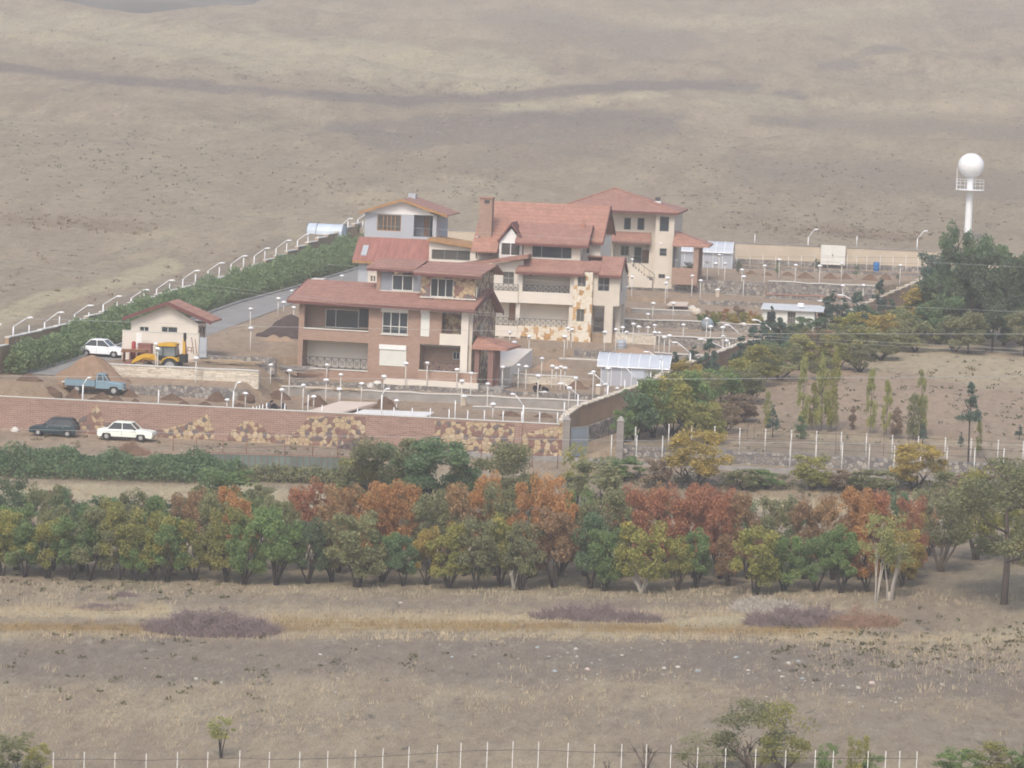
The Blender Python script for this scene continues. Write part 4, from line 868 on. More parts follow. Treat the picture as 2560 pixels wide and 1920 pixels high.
def lamp_region(px,py):
    if px<900 and py<872: return 'by the asphalt road'
    if px<742: return 'in the soil yard left of the brick villa'
    if px<1215 and py>940: return 'in front of the brick villa'
    if px<1480 and py>900: return 'between the brick villa and the plastic greenhouse'
    if py>900: return 'around the plastic greenhouse'
    if px<1545 and py>800: return 'at the foot of the cream villa'
    if py>=860: return 'above the greenhouse roof'
    if py>790: return 'among the lower stone terraces'
    if py>700: return 'among the middle stone terraces'
    return 'below the pale rear wall'
def garden_lamps():
    pole=MB().tube([(0,0,-.15),(0,0,1)],[.048,.04],6).mesh('lamp_pole',M['postwhite'],True)
    head=MB().lathe((0,0,0),[(.03,-.22),(.09,-.2),(.11,-.06),(.21,-.04),(.22,0),(.17,.07),(.08,.11),(.01,.125)],12).mesh('lamp_head',M['lampwhite'],True)
    L=[]
    for z,x,y0,y1 in GL:
        a,b=nz(z,x,y1); hx,hy=nz(z,x,y0); p=WT(a,b,285,470); D=(p-CAMP).dot(_fh); t=WD(hx,hy,D); L.append((lamp_region(a,b),a,p,max(.5,t.z-p.z-.1)))
    reg={}
    for q in L: reg.setdefault(q[0],[]).append(q)
    for k,v in reg.items():
        v.sort(key=lambda q:q[1])
        for i,(kk,a,p,h) in enumerate(v):
            r=empty('garden_lamp',(p.x,p.y,zt(p.x,p.y)),label='white garden lamp %s, %s'%(k,nth(i,len(v))),cat='garden lamp',group='white garden lamps')
            o=link(bpy.data.objects.new('lamp_pole',pole)); o.parent=r; o.scale=(1,1,h-.12)
            o=link(bpy.data.objects.new('lamp_head',head)); o.parent=r; o.location=(0,0,h); s=.95+.1*((i*7)%3); o.scale=(s,s,s)
garden_lamps()
# ------------------------------------------------------------------ street lamps with a bent arm: base, elbow, head start, head end
def street_lamp(z,b,e,a,h,label,group,Y=None,zbase=None,r=.07):
    if Y is None: p=WT(*nz(z,*b),285,470); D=(p-CAMP).dot(_fh)
    else: p=WY(*nz(z,*b),Y); D=(p-CAMP).dot(_fh)
    root=empty('street_lamp',p,label=label,cat='street lamp',group=group)
    E=WD(*nz(z,*e),D)-p; A=WD(*nz(z,*a),D)-p; H=WD(*nz(z,*h),D)-p
    E.x*=.3;
    MB().tube([(0,0,-.4),tuple(E)],[r,r*.8],8).build('post',M['lampwhite'],root,True)
    MB().tube([tuple(E),tuple(A)],r*.55,6).build('arm',M['lampwhite'],root,True)
    d=(H-A); L=max(d.length,.35); dd=d.normalized() if d.length>.05 else Vector((0,1,0)); c=A+dd*L/2
    m=MB().ball((0,0,0),L/2+.05,.13,.085,10,6); me=m.mesh('lamp_head',M['lampwhite'],True)
    o=link(bpy.data.objects.new('lamp_head',me)); o.parent=root; o.location=c; o.rotation_euler=dd.to_track_quat('X','Z').to_euler()
fr=[('A',(712,1058),(722,905),(752,850),(778,842)),('A',(2012,1108),(2025,960),(2045,890),(2066,886)),('B',(1083,1365),(1088,1200),(1118,1150),(1136,1148)),('C',(441,1420),(443,1290),(372,1195),(340,1193))]
for i,q in enumerate(fr): street_lamp(q[0],*q[1:],'white bent street lamp on the patterned front wall, '+nth(i,4),'street lamps on the front wall',Y=294.3)
def zone_line(z,x,y,fn,lo,hi):       # place on the plan line X=fn(Y)
    d=ray(*nz(z,x,y)); best=None
    for Y in np.arange(lo,hi,.25):
        t=Y/d.y; X=CAMP.x+d.x*t; e=abs(X-float(fn(Y)))
        if best is None or e<best[0]: best=(e,Y)
    return best[1]
lf=[('J',(-50,1400),(-50,1345),(-20,1300),(8,1278)),('J',(115,1355),(115,1300),(235,1225),(285,1222)),('J',(385,1330),(385,1265),(500,1180),(555,1178)),('J',(643,1240),(643,1195),(755,1120),(810,1120)),('J',(890,1200),(890,1110),(1005,1040),(1055,1040)),('J',(1132,1108),(1132,1055),(1240,985),(1290,985)),('J',(1353,1010),(1353,975),(1460,902),(1510,902)),('J',(1578,970),(1580,890),(1680,820),(1728,818)),('J',(1795,905),(1797,820),(1895,752),(1942,752)),('J',(1995,840),(1997,760),(2095,692),(2140,692)),
 ('K',(215,1110),(222,985),(385,865),(465,865)),('K',(550,975),(557,865),(715,745),(800,743)),('K',(882,820),(882,745),(1005,655),(1060,650)),('K',(1560,600),(1565,500),(1665,412),(1735,410)),('K',(1810,480),(1812,415),(1925,345),(1980,343))]
for i,q in enumerate(lf):
    Y=zone_line(q[0],*q[1],lambda y:XL(y)+.15,285,418); street_lamp(q[0],*q[1:],'white bent street lamp in the row behind the road hedge, '+nth(i,len(lf)),'street lamps along the left boundary',Y=Y)
rt=[('C',(915,1295),(915,1200),(800,1105),(742,1103)),('C',(1170,1210),(1170,1125),(1055,1017),(1005,1017)),('M',(985,690),(985,600),(855,460),(770,455)),('C',(1645,985),(1645,905),(1535,830),(1483,828)),('C',(1885,920),(1885,840),(1778,748),(1730,746)),('I',(960,1500),(960,1420),(740,1327),(665,1325)),('I',(1168,1375),(1170,1285),(1035,1165),(968,1162)),('I',(1500,1290),(1500,1200),(1360,1108),(1283,1104)),('I',(2260,1060),(2260,980),(2130,888),(2045,884)),('G',(1010,1320),(1010,1270),(862,1180),(810,1176)),('G',(1270,1290),(1270,1250),(1150,1164),(1118,1160)),('G',(1370,1250),(1370,1210),(1290,1130),(1250,1125)),('L',(860,1400),(860,1340),(770,1222),(722,1220))]
for i,q in enumerate(rt):
    Y=zone_line(q[0],*q[1],lambda y:XR(y)+.15,295,418); street_lamp(q[0],*q[1:],'white bent street lamp along the brown side wall, '+nth(i,len(rt)),'street lamps along the right boundary',Y=Y)
for q,l in((('G',(592,808),(597,750),(638,695),(665,690)),'white bent street lamp on the rear wall left of the white gate'),(('G',(1400,822),(1405,760),(1450,705),(1478,703)),'white bent street lamp on the rear wall beside the dark trees')):
    street_lamp(q[0],*q[1:],l,'street lamps on the rear wall',Y=419.2)
# ------------------------------------------------------------------ plain posts
def posts(L,label,group,Yf,r=.055,base=.2):
    for i,(z,x,y0,y1) in enumerate(L):
        Y=Yf(z,x,y1); p=WY(*nz(z,x,y1),Y); t=WY(*nz(z,x,y0),Y); h=t.z-p.z
        o=MB().tube([(0,0,-base),(0,0,h-.02)],[r,r*.92],6).lathe((0,0,h-.02),[(r*1.1,.0),(r*1.1,.03),(.01,.05)],6); o.v=o.v
        o.build('wall_post',M['lampwhite'],None,True,label=label%nth(i,len(L)),cat='post',group=group).location=p
PF=[('A',1367,950,1088),('A',2185,1095,1118),('B',5,1300,1332),('B',30,1290,1334),('B',57,1282,1336),('B',91,1270,1338),('B',247,1278,1345),('B',447,1200,1345),('B',570,1290,1350),('B',876,1315,1365),('B',1190,1310,1375),('B',1348,1315,1382),('B',1505,1318,1388),('B',1667,1325,1402),('B',1718,1250,1404),('B',1828,1335,1408),('B',1972,1335,1412),('B',2133,1340,1418),('C',268,1340,1415),('C',428,1345,1420),('C',583,1350,1428),('C',737,1350,1436),('C',795,1262,1380)]
PF.sort(key=lambda q:nz(q[0],q[1],0)[0])
posts(PF,'white post on top of the patterned front wall, %s','posts on the front wall',lambda z,x,y:294.35,.05)
PL=[('J',250,1290,1365),('J',513,1215,1290),('J',767,1180,1220),('J',1010,1090,1170),('J',1242,1008,1090),('J',1465,930,1010),('J',1687,850,935),('J',1893,790,870),('J',2103,710,790),('K',380,910,1030),('K',715,790,915),('K',1040,685,815),('K',1195,680,770),('K',1655,445,585),('K',1882,445,565)]
posts(PL,'white post between the street lamps behind the road hedge, %s','posts along the left boundary',lambda z,x,y:zone_line(z,x,y,lambda Y:XL(Y)+.15,285,418),.06)
PR=[('M',1440,345,430),('M',1135,510,590),('M',835,600,720),('M',645,655,775),('M',2040,160,230)]
PR.sort(key=lambda q:nz(q[0],q[1],0)[0])
posts(PR,'white post along the top of the brown side wall, %s','posts along the right boundary',lambda z,x,y:zone_line(z,x,y,lambda Y:XR(Y)-.2,295,418))
posts([('G',197,730,795),('G',952,742,810)],'white post on the rear wall, %s of two','posts on the rear wall',lambda z,x,y:419.2)
# ------------------------------------------------------------------ fences
def fence(name,label,mat,L,Y,wires,r=.05,zg=None,pname='post'):
    P=[]
    for x,yt,yb in L:
        t=WY(x,yt,Y); z=zt(t.x,Y)-.1 if zg is None else zg; P.append((t.x,z,t.z))
    P.sort(); o=Vector((P[len(P)//2][0],Y,P[len(P)//2][1]))
    root=empty(name,o,label=label,cat='fence')
    for X,z0,z1 in P: MB().tube([(X-o.x,0,z0-o.z),(X-o.x,0,z1-o.z)],[r,r*.9],6).build(pname,M[mat],root,True)
    for f in wires:
        MB().tube([(X-o.x,-r-.012,z0-o.z+(z1-z0)*f) for X,z0,z1 in P],.012,3).build('wire',M['iron'],root)
    return root
U=[('M',965,1140),('M',1350,1105),('M',1612,1130),('M',1878,1130),('M',2167,1150),('H',280,808),('H',472,815),('H',658,822),('H',842,830),('H',1028,838),('H',1220,852),('H',1412,860),('H',1612,868),('H',1803,875),('H',2003,888),('H',2190,898)]
fence('post_and_wire_fence','white concrete post fence standing on top of the long rubble retaining wall','postwhite',[(*nz(z,x,y),0) for z,x,y in U],296.3,(.3,.6,.92),.052)
U=[('M',690,1230),('M',980,1235),('M',1278,1245),('H',465,895),('H',655,905),('H',850,905),('H',1050,920),('H',1235,932),('H',1430,940),('H',1625,945),('H',1830,945),('H',2045,950)]
fence('post_and_wire_fence','shorter white concrete post fence behind the low kerb, in front of the rubble wall','postwhite',[(*nz(z,x,y),0) for z,x,y in U],292.2,(.5,.95),.05)
fence('post_and_wire_fence','thin rusty post fence along the track before the patterned wall','rust',[(x,y,0) for x,y in((434,1086),(492,1092),(558,1098),(617,1100),(713,1088),(783,1090),(845,1096),(905,1098),(1025,1070),(1145,1100),(1205,1086),(1270,1090),(1333,1086),(1397,1082))],288.0,(.5,.9),.035)
fence('post_and_wire_fence','thin pale post fence in front of the rear wall','postwhite',[(*nz('G',x,885),0) for x in(65,165,260,355,450,545,645,740,885,955,1030,1130,1225,1320,1410)],415.4,(.3,.6,.9),.04)
F1=[(134,1881),(211,1880),(288,1881),(366,1884),(444,1880),(520,1880),(600,1876),(674,1880),(750,1879),(820,1877),(889,1875),(958,1871),(1023,1867),(1094,1862),(1153,1857),(1219,1855),(1283,1853),(1347,1854),(1421,1857),(1487,1860),(1555,1860),(1617,1860),(1678,1862),(1745,1868),(1815,1870),(1890,1872),(1965,1875),(2039,1876),(2084,1877),(2171,1877),(2215,1877),(2250,1877),(2293,1878)]
fence('post_and_wire_fence','row of slim white posts along the bottom edge of the picture','postwhite',[(x,y,0) for x,y in F1],180.0,(.45,.9),.024)
def red_frame_fence():
    a=WY(487,1155,282.5); b=WY(880,1145,282.5); root=empty('framed_screen_fence',(a.x,282.5,zt(a.x+5,282.5)),label='red framed screen of blue grey mesh below the track',cat='fence')
    W=b.x-a.x; z0=0; H=1.5; dz=(b.z-a.z)/W
    MB().hull([(0,.02,.35),(W,.02,.35+.02*W),(W,.05,.35+.02*W),(0,.05,.35)],[(0,.02,H-.1),(W,.02,H-.1+.02*W),(W,.05,H-.1+.02*W),(0,.05,H-.1)]).build('mesh_sheet',plain('blue_grey_shade_net',(.15,.18,.16),.35,.5,.8,det=6),root)
    n=26
    for i in range(n+1):
        x=W*i/n; MB().tube([(x,-.03,-.4+.02*x),(x,-.03,H+.02*x)],.022,4).build('frame_bar',M['rust'],root)
    for k in(.3,H): MB().tube([(0,-.06,k),(W,-.06,k+.02*W)],.03,4).build('rail',M['rust'],root)
    MB().tube([(0,-.5,-.1),(W*.4,-.5,.12),(W,-.45,.2)],.07,6).build('pipe',M['sill'],root)
red_frame_fence()
# ------------------------------------------------------------------ wires
def wires():
    W=[([(0,794),(640,816),(1280,828),(1820,834),(2560,835)],'power line wire crossing the middle, passing before both villas',.018),
     ([(0,940),(640,945),(1280,949),(1820,947),(2560,940)],'power line wire crossing just above the greenhouse base',.02),
     ([(0,1072),(640,1087),(1280,1097),(1820,1105),(2560,1113)],'lowest power line wire, before the patterned wall and right fence',.018),
     ([(460,706),(889,757),(1223,782),(1500,808),(1900,840),(2560,873)],'thin wire sagging over the brick villa roof eaves',.011),
     ([(460,716),(889,765),(1223,789),(1500,815),(1900,847),(2560,882)],'thin wire just below the one over the brick roof eaves',.01),
     ([(600,545),(938,563),(1500,600),(2326,656),(2560,668)],'highest thin wire, crossing the red sheet roof and the dark trees',.011),
     ([(1220,692),(1556,718),(2225,765),(2560,780)],'thin wire crossing the cream villa and the boulder walls',.011)]
    wm=plain('weathered_cable',(.42,.43,.42),.1,1,.6)
    for i,(pl,l,r) in enumerate(W):
        Y=287-.7*i; pts=[WY(x,y,Y) for x,y in pl]; pts=[pts[0]+(pts[0]-pts[1])*1.2]+pts+[pts[-1]+(pts[-1]-pts[-2])*1.2]
        o=pts[len(pts)//2].copy(); MB().tube([tuple(p-o) for p in pts],r,4).build('overhead_wire',wm,None,True,label=l,cat='wire',group='overhead power wires').location=o
wires()
# ------------------------------------------------------------------ heaps of earth
def mound(label,z,x,y,hw,top,mat='soil',name='soil_heap',group='heaps of earth in the yard',cat='earth heap',dep=.5,Y=None,hf_=1.25):
    p=WT(*nz(z,x,y),285,470) if Y is None else WY(*nz(z,x,y),Y); s=ZO[z][2]; D=(p-CAMP).dot(_fh); k=D/FOC/s
    rx=hw*k; H=(y-top)*k*hf_; ry=rx*dep; n=22; m=12; mb=MB(); sd=rnd.random()*99
    for j in range(m+1):
        f=j/m
        for i in range(n):
            t=2*math.pi*i/n; w=1+.22*mnoise.noise((math.cos(t)*1.5+sd,math.sin(t)*1.5,f*2)); r=(1-f)
            zz=H*(1-r**1.35)*(1) if r>0 else H
            zz=H*(.55*(1-r)+.45*(math.cos(min(1,r)*math.pi)*.5+.5))+.16*H*mnoise.noise((r*4+sd,math.cos(t)*3,math.sin(t)*3))*min(1,r*3)
            if j==0: zz=-.4
            mb.v.append((math.cos(t)*rx*r*w,math.sin(t)*ry*r*w,zz))
    for j in range(m):
        for i in range(n): a=j*n+i; b=j*n+(i+1)%n; mb.f.append((a,b,b+n,a+n))
    o=mb.build(name,M[mat],None,True,label=label,cat=cat,group=group); py_=max(p.y+ry*.3,294.8+ry) ; o.location=(p.x,py_,zt(p.x,py_)-.03 if Y is None else p.z); return o
M['moundsoil']=plain('brown_heap_earth',(.27,.18,.12),.25,2.2,.95,det=7,bump=.9)
M['soil2']=plain('dark_moist_soil',(.125,.08,.055),.3,2.5,.95,det=7,bump=.8)
SH=[('A',225,1005,140,966),('A',410,1030,105,1000),('A',640,1020,85,975),('A',880,1025,95,995),('A',780,1058,60,1040),('A',1000,1052,80,1022),('A',1120,1012,90,978),('A',1155,1070,60,1047),('A',1480,1040,115,1008),('A',1585,1085,75,1062),('A',1870,1050,120,1003),('A',1770,1092,80,1068),('A',2130,1045,80,1022),('A',2060,1103,80,1080),('B',185,1240,140,1195),('B',520,1300,130,1245),('B',1110,1320,130,1262),('B',50,1320,60,1295),('C',330,1385,120,1360),('C',620,1395,110,1372)]
SH.sort(key=lambda q:nz(q[0],q[1],0)[0])
for i,q in enumerate(SH): mound('dark brown soil heap just behind the patterned front wall, '+nth(i,len(SH)),*q,group='soil heaps behind the front wall',mat='soil2',hf_=1.9)
mound('big tan earth heap between the blue pickup and the white saloon','A',775,965,400,728,'moundsoil',dep=.5,hf_=1.0)
mound('large dark brown heap left of the brick villa','B',290,705,300,545,'darksoil')
mound('tan sand heap just before the dark heap','B',150,735,120,690,'sand',group=None)
mound('low tan sand heap left of the brick villa wall','B',250,735,110,700,'sand')
mound('tan earth heap above the squatting men','C',700,985,190,905,'sand',dep=.5)
mound('reddish brown earth heap in the pit left of the greenhouse','C',900,1150,120,1085)
mound('tan heap beside the grey barrel under the cream wall','C',1400,840,190,800,'sand')
RH=[('G',440,1035,60,1008),('G',570,1055,80,1015),('G',755,1058,70,1020),('G',870,1060,60,1022),('G',1050,1070,75,1025),('G',1165,1065,60,1025),('G',290,1035,50,1012),('G',170,1025,60,1000)]
RH.sort(key=lambda q:q[1])
for i,q in enumerate(RH): mound('reddish brown heap in the bed before the rear wire fence, '+nth(i,len(RH)),*q,mat='rustsoil' if 0 else 'soil',group='reddish heaps before the rear fence')
# ------------------------------------------------------------------ vehicles
def loft(mb,secs):      # secs: list of equal-count loops
    n0=len(mb.v); k=len(secs[0])
    for s in secs: mb.v+=s
    for i in range(len(secs)-1):
        for j in range(k):
            a=n0+i*k+j; b=n0+i*k+(j+1)%k; mb.f.append((a,b,b+k,a+k))
    mb.f.append(tuple(n0+j for j in reversed(range(k)))); mb.f.append(tuple(n0+(len(secs)-1)*k+j for j in range(k)))
def wheel(root,x,y,r,w=.18,rim='rim',zc=None):
    zc=r if zc is None else zc
    # y: outer side (negative faces the camera)
    s=-1 if y<0 else 1
    def ring(r0,r1,y0,y1,name,mat,par):
        mb=MB(); k=18
        for rr,yy in((r0,y0),(r1,y0),(r1,y1),(r0,y1)):
            for j in range(k): t=2*math.pi*j/k; mb.v.append((x+rr*math.cos(t),yy,zc+rr*math.sin(t)))
        for i in range(3):
            for j in range(k): mb.f.append((i*k+j,i*k+(j+1)%k,(i+1)*k+(j+1)%k,(i+1)*k+j))
        mb.f.append(tuple(range(k))); mb.f.append(tuple(3*k+j for j in range(k))); return mb.build(name,mat,par)
    t=ring(.05,r,y,y-s*w,'wheel',M['tyre'],root); ring(.03,r*.58,y+s*.012,y-s*.02,'rim',M[rim],t); ring(.02,r*.16,y+s*.03,y+s*.013,'hubcap',M['frame'],t)
M['tyre']=plain('black_rubber',(.03,.03,.03),.2,5,.9); M['rim']=plain('steel_rim',(.42,.42,.42),.15,4,.4,.5); M['chrome']=plain('worn_chrome',(.5,.5,.5),.1,4,.3,.7)
M['lens']=plain('headlight_lens',(.55,.55,.52),.1,4,.2); M['redlens']=plain('tail_light_lens',(.30,.03,.02),.1,4,.3); M['carglass']=glass('car_window_glass',(.045,.05,.055),.08); M['undertray']=plain('underbody_black',(.025,.025,.025),.2,3,.9)
def car(label,p,rz,paint,L=4.4,Wd=1.62,body=None,roof_=None,ar=(.17,.79),wr=.30,hatch=False,cat='car',group=None,facing=1):
    """body: upper outline of the lower body (x along length 0..L rear to front, z); roof_: cabin outline"""
    r=empty('parked_car',p,rz,label=label,cat=cat,group=group)
    hw=Wd/2; zb=.24
    fx=lambda x:(x-L/2)*facing
    top=body; wa=[a*L for a in ar]
    # side outline with wheel arches
    def outline(inset):
        o=[]
        for x,z in top: o.append((x,z))
        o.append((L,zb+.14))
        o.append((L-.12,zb))
        for c in reversed(wa):
            for k in range(9): t=math.pi*k/8; o.append((c+(wr+.07)*math.cos(t),max(zb,wr+(wr+.07)*math.sin(t)*.98)))
        o.append((.12,zb)); o.append((0,zb+.16))
        return o
    o=outline(0); mb=MB(); secs=[]
    for y,sx,dz in((-hw+.03,.97,-.03),(-hw,1,-.09),(-hw,1,-.25),):
        pass
    zc=lambda z,d:z-d if z>.6 else z
    for y,d,k in((-hw,.10,1.0),(-hw+.05,.02,.995),(-hw+.2,0,1.0),(hw-.2,0,1.0),(hw-.05,.02,.995),(hw,.10,1.0)):
        secs.append([(fx(L/2+(x-L/2)*k),y,zc(z,d)) for x,z in o])
    loft(mb,secs); mb.build('body',paint,r,True)
    bo=[c for c in r.children][0]
    try:
        m=bo.modifiers.new('edge','EDGE_SPLIT'); m.split_angle=R_(38)
    except Exception: pass
    MB().box(fx(.2) if facing>0 else fx(L-.2),fx(L-.2) if facing>0 else fx(.2),-hw+.25,hw-.25,.2,.5).build('underbody',M['undertray'],r)
    # cabin: glass tub with roof and pillars
    ci=.12; base,rt=roof_   # base: (x0,x1,z) ; rt: (x2,x3,z)
    (x0,x1,zw),(x2,x3,zr)=base,rt
    def loop(xa,xb,z,i): return [(fx(xa),-hw+i,z),(fx(xb),-hw+i,z),(fx(xb),hw-i,z),(fx(xa),hw-i,z)]
    MB().hull(loop(x0+.05,x1-.05,zw-.06,.07),loop(x2+.04,x3-.04,zr-.03,.19)).build('window_glass',M['carglass'],r)
    MB().hull(loop(x2-.05,x3+.05,zr-.035,.16),loop(x2+.05,x3-.05,zr+.03,.24)).build('roof',paint,r)
    pm=[]
    mids=[.5] if not hatch else [.38,.72]
    for s in(-1,1):
        for f,w in[(0,.10),(1,.07)]+[(q,.06) for q in mids]:
            xa=x0+(x1-x0)*f; xb=x2+(x3-x2)*f; y0=s*(hw-.055); y1=s*(hw-.175)
            q=[(fx(xa-w/2),y0,zw-.07),(fx(xa+w/2),y0,zw-.07),(fx(xa+w/2),y0-s*.05,zw-.07),(fx(xa-w/2),y0-s*.05,zw-.07)]; t=[(fx(xb-w/2),y1,zr-.02),(fx(xb+w/2),y1,zr-.02),(fx(xb+w/2),y1-s*.05,zr-.02),(fx(xb-w/2),y1-s*.05,zr-.02)]
            MB().hull(q,t).build('pillar',paint,r)
    for c in wa:
        wheel(r,fx(c),-hw+.02,wr); wheel(r,fx(c),hw-.02,wr)
    for xx,nm in((-.04,'rear_bumper'),(L-.06,'front_bumper')):
        a,b=sorted((fx(xx),fx(xx+.1))); MB().box(a,b,-hw+.03,hw-.03,.36,.50).build(nm,M['chrome'],r)
    hz=body[-1][1]-.16; tz=body[0][1]-.16
    for s in(-1,1):
        a,b=sorted((fx(L-.03),fx(L+.02))); y0,y1=sorted((s*(hw-.08),s*(hw-.36))); MB().box(a,b,y0,y1,hz-.09,hz+.07).build('headlight',M['lens'],r)
        a,b=sorted((fx(-.02),fx(.04))); MB().box(a,b,y0,y1,tz-.1,tz+.06).build('tail_light',M['redlens'],r)
        y0,y1=sorted((s*(hw),s*(hw+.13))); a,b=sorted((fx(x1-.28),fx(x1-.2))); MB().box(a,b,y0,y1,zw-.02,zw+.1).build('wing_mirror',M['undertray'],r)
        # door seams and handles
    for f in(.0,.5,1.0):
        xx=fx(x0+.12+(x1-x0-.3)*f); MB().box(xx-.008,xx+.008,-hw-.003,-hw+.004,zb+.12,zw-.15).build('door_seam',M['undertray'],r)
    for f in(.4,.88):
        xx=fx(x0+(x1-x0)*f-.1); MB().box(xx-.07,xx+.07,-hw-.02,-hw-.001,zw-.2,zw-.165).build('door_handle',M['chrome'],r)
    return r
SED=dict(body=[(0,.80),(.15,.86),(1.0,.88),(3.0,.90),(3.2,.89),(4.2,.80),(4.35,.74)],roof_=((.72,3.22,.90),(1.25,2.62,1.40)),L=4.38)
pw=NT('white_car_paint').col(srgb(232,238,228)); pw.b.inputs['Roughness'].default_value=.35
pb=NT('dark_teal_car_paint').col((.012,.035,.045)); pb.b.inputs['Roughness'].default_value=.3
pc=NT('bright_white_car_paint').col((.85,.87,.9)); pc.b.inputs['Roughness'].default_value=.35
def ground_at(z,x,y,D=None):
    p=WT(*nz(z,x,y),270,470); return p
p=WY(*nz('A',1097,1358),291.2); car('pale white old saloon car parked before the patterned front wall',(p.x,291.2,zt(p.x,291.2)+.02),R_(-1),pw.m,**SED)
p=WY(*nz('A',470,1330),291.6); car('dark teal hatchback parked facing left before the patterned front wall',(p.x,291.6,zt(p.x,291.6)+.02),R_(0),pb.m,L=3.75,body=[(0,.78),(.1,.90),(1.0,.93),(2.6,.91),(2.75,.88),(3.55,.74),(3.72,.62)],roof_=((.08,2.7,.91),(.5,2.05,1.42)),ar=(.18,.80),wr=.27,hatch=True,facing=-1)
p=WY(*nz('A',890,768),311.5); car('white saloon car half hidden behind the tan earth heap',(p.x,311.5,max(p.z,zt(p.x,311.5))+.02),R_(-6),pc.m,L=3.75,body=[(0,.82),(.12,.90),(.6,.92),(2.6,.91),(2.75,.89),(3.6,.74),(3.72,.66)],roof_=((.35,2.75,.91),(.95,2.05,1.42)),ar=(.17,.81),wr=.27)
def pickup():
    p=WT(*nz('A',830,985),285,330); r=empty('pickup_truck',(p.x,p.y,zt(p.x,p.y)+.02),R_(-1),label='faded light blue pickup truck parked in the soil yard',cat='pickup truck')
    bl=plain('faded_blue_paint',(.20,.30,.36),.12,1.2,.5); hw=.82; L=4.75
    X=lambda x:x-L/2
    # cargo bed
    b=MB(); b.box(X(.0),X(2.45),-hw,-hw+.05,.62,1.12).box(X(0),X(2.45),hw-.05,hw,.62,1.12).box(X(0),X(.05),-hw+.051,hw-.051,.62,1.12).box(X(2.40),X(2.45),-hw+.051,hw-.051,.62,1.15).box(X(.05),X(2.4),-hw+.051,hw-.051,.62,.68)
    b.build('cargo_bed',bl,r)
    for i in range(4): MB().box(X(.1+.62*i),X(.62+.62*i),-hw-.012,-hw-.002,.72,1.0).build('bed_panel',bl,r)
    MB().box(X(-.02),X(2.47),-hw-.02,-hw+.06,1.125,1.16).build('bed_rim',bl,r); MB().box(X(-.02),X(2.47),hw-.06,hw+.02,1.125,1.16).build('bed_rim',bl,r)
    o=[(2.52,.5),(2.52,1.12),(3.35,1.12),(3.6,1.08),(4.55,.98),(4.7,.9),(4.74,.5)]
    for k in range(9): t=math.pi*k/8; o.append((4.0+.42*math.cos(t),max(.5,.36+.44*math.sin(t))))
    mb=MB(); loft(mb,[[(X(x),y,z-d*(z>.7)) for x,z in o] for y,d in((-hw,.08),(-hw+.07,0),(hw-.07,0),(hw,.08))]); q=mb.build('cab_body',bl,r,True)
    m=q.modifiers.new('edge','EDGE_SPLIT'); m.split_angle=R_(38)
    lp=lambda a,b_,z,i:[(X(a),-hw+i,z),(X(b_),-hw+i,z),(X(b_),hw-i,z),(X(a),hw-i,z)]
    MB().hull(lp(2.56,3.55,1.08,.06),lp(2.62,3.15,1.60,.16)).build('window_glass',M['carglass'],r); MB().hull(lp(2.54,3.2,1.595,.12),lp(2.62,3.1,1.67,.2)).build('roof',bl,r)
    for s in(-1,1):
        for a,b_ in((2.58,2.62),(3.12,3.02),(3.56,3.17)):
            y0,y1=s*(hw-.05),s*(hw-.15); MB().hull([(X(a-.05),y0,1.07),(X(a+.05),y0,1.07),(X(a+.05),y0-s*.05,1.07),(X(a-.05),y0-s*.05,1.07)],[(X(b_-.05),y1,1.61),(X(b_+.05),y1,1.61),(X(b_+.05),y1-s*.05,1.61),(X(b_-.05),y1-s*.05,1.61)]).build('pillar',bl,r)
    for c in(.98,4.0): wheel(r,X(c),-hw+.04,.36,.2); wheel(r,X(c),hw-.04,.36,.2)
    MB().box(X(.1),X(4.6),-.35,.35,.42,.6).build('chassis',M['undertray'],r); MB().box(X(4.72),X(4.84),-hw,hw,.42,.56).build('front_bumper',M['chrome'],r); MB().box(X(2.6),X(3.4),-hw-.004,-hw+.004,1.0,1.01).build('door_seam',M['undertray'],r)
    for s in(-1,1): 
        y0,y1=sorted((s*.5,s*.74)); MB().box(X(4.73),X(4.77),y0,y1,.66,.84).build('headlight',M['lens'],r)
    MB().box(X(-.35),X(-.02),-.5,.5,.82,.90).build('tailgate_board',M['frame'],r)
pickup()
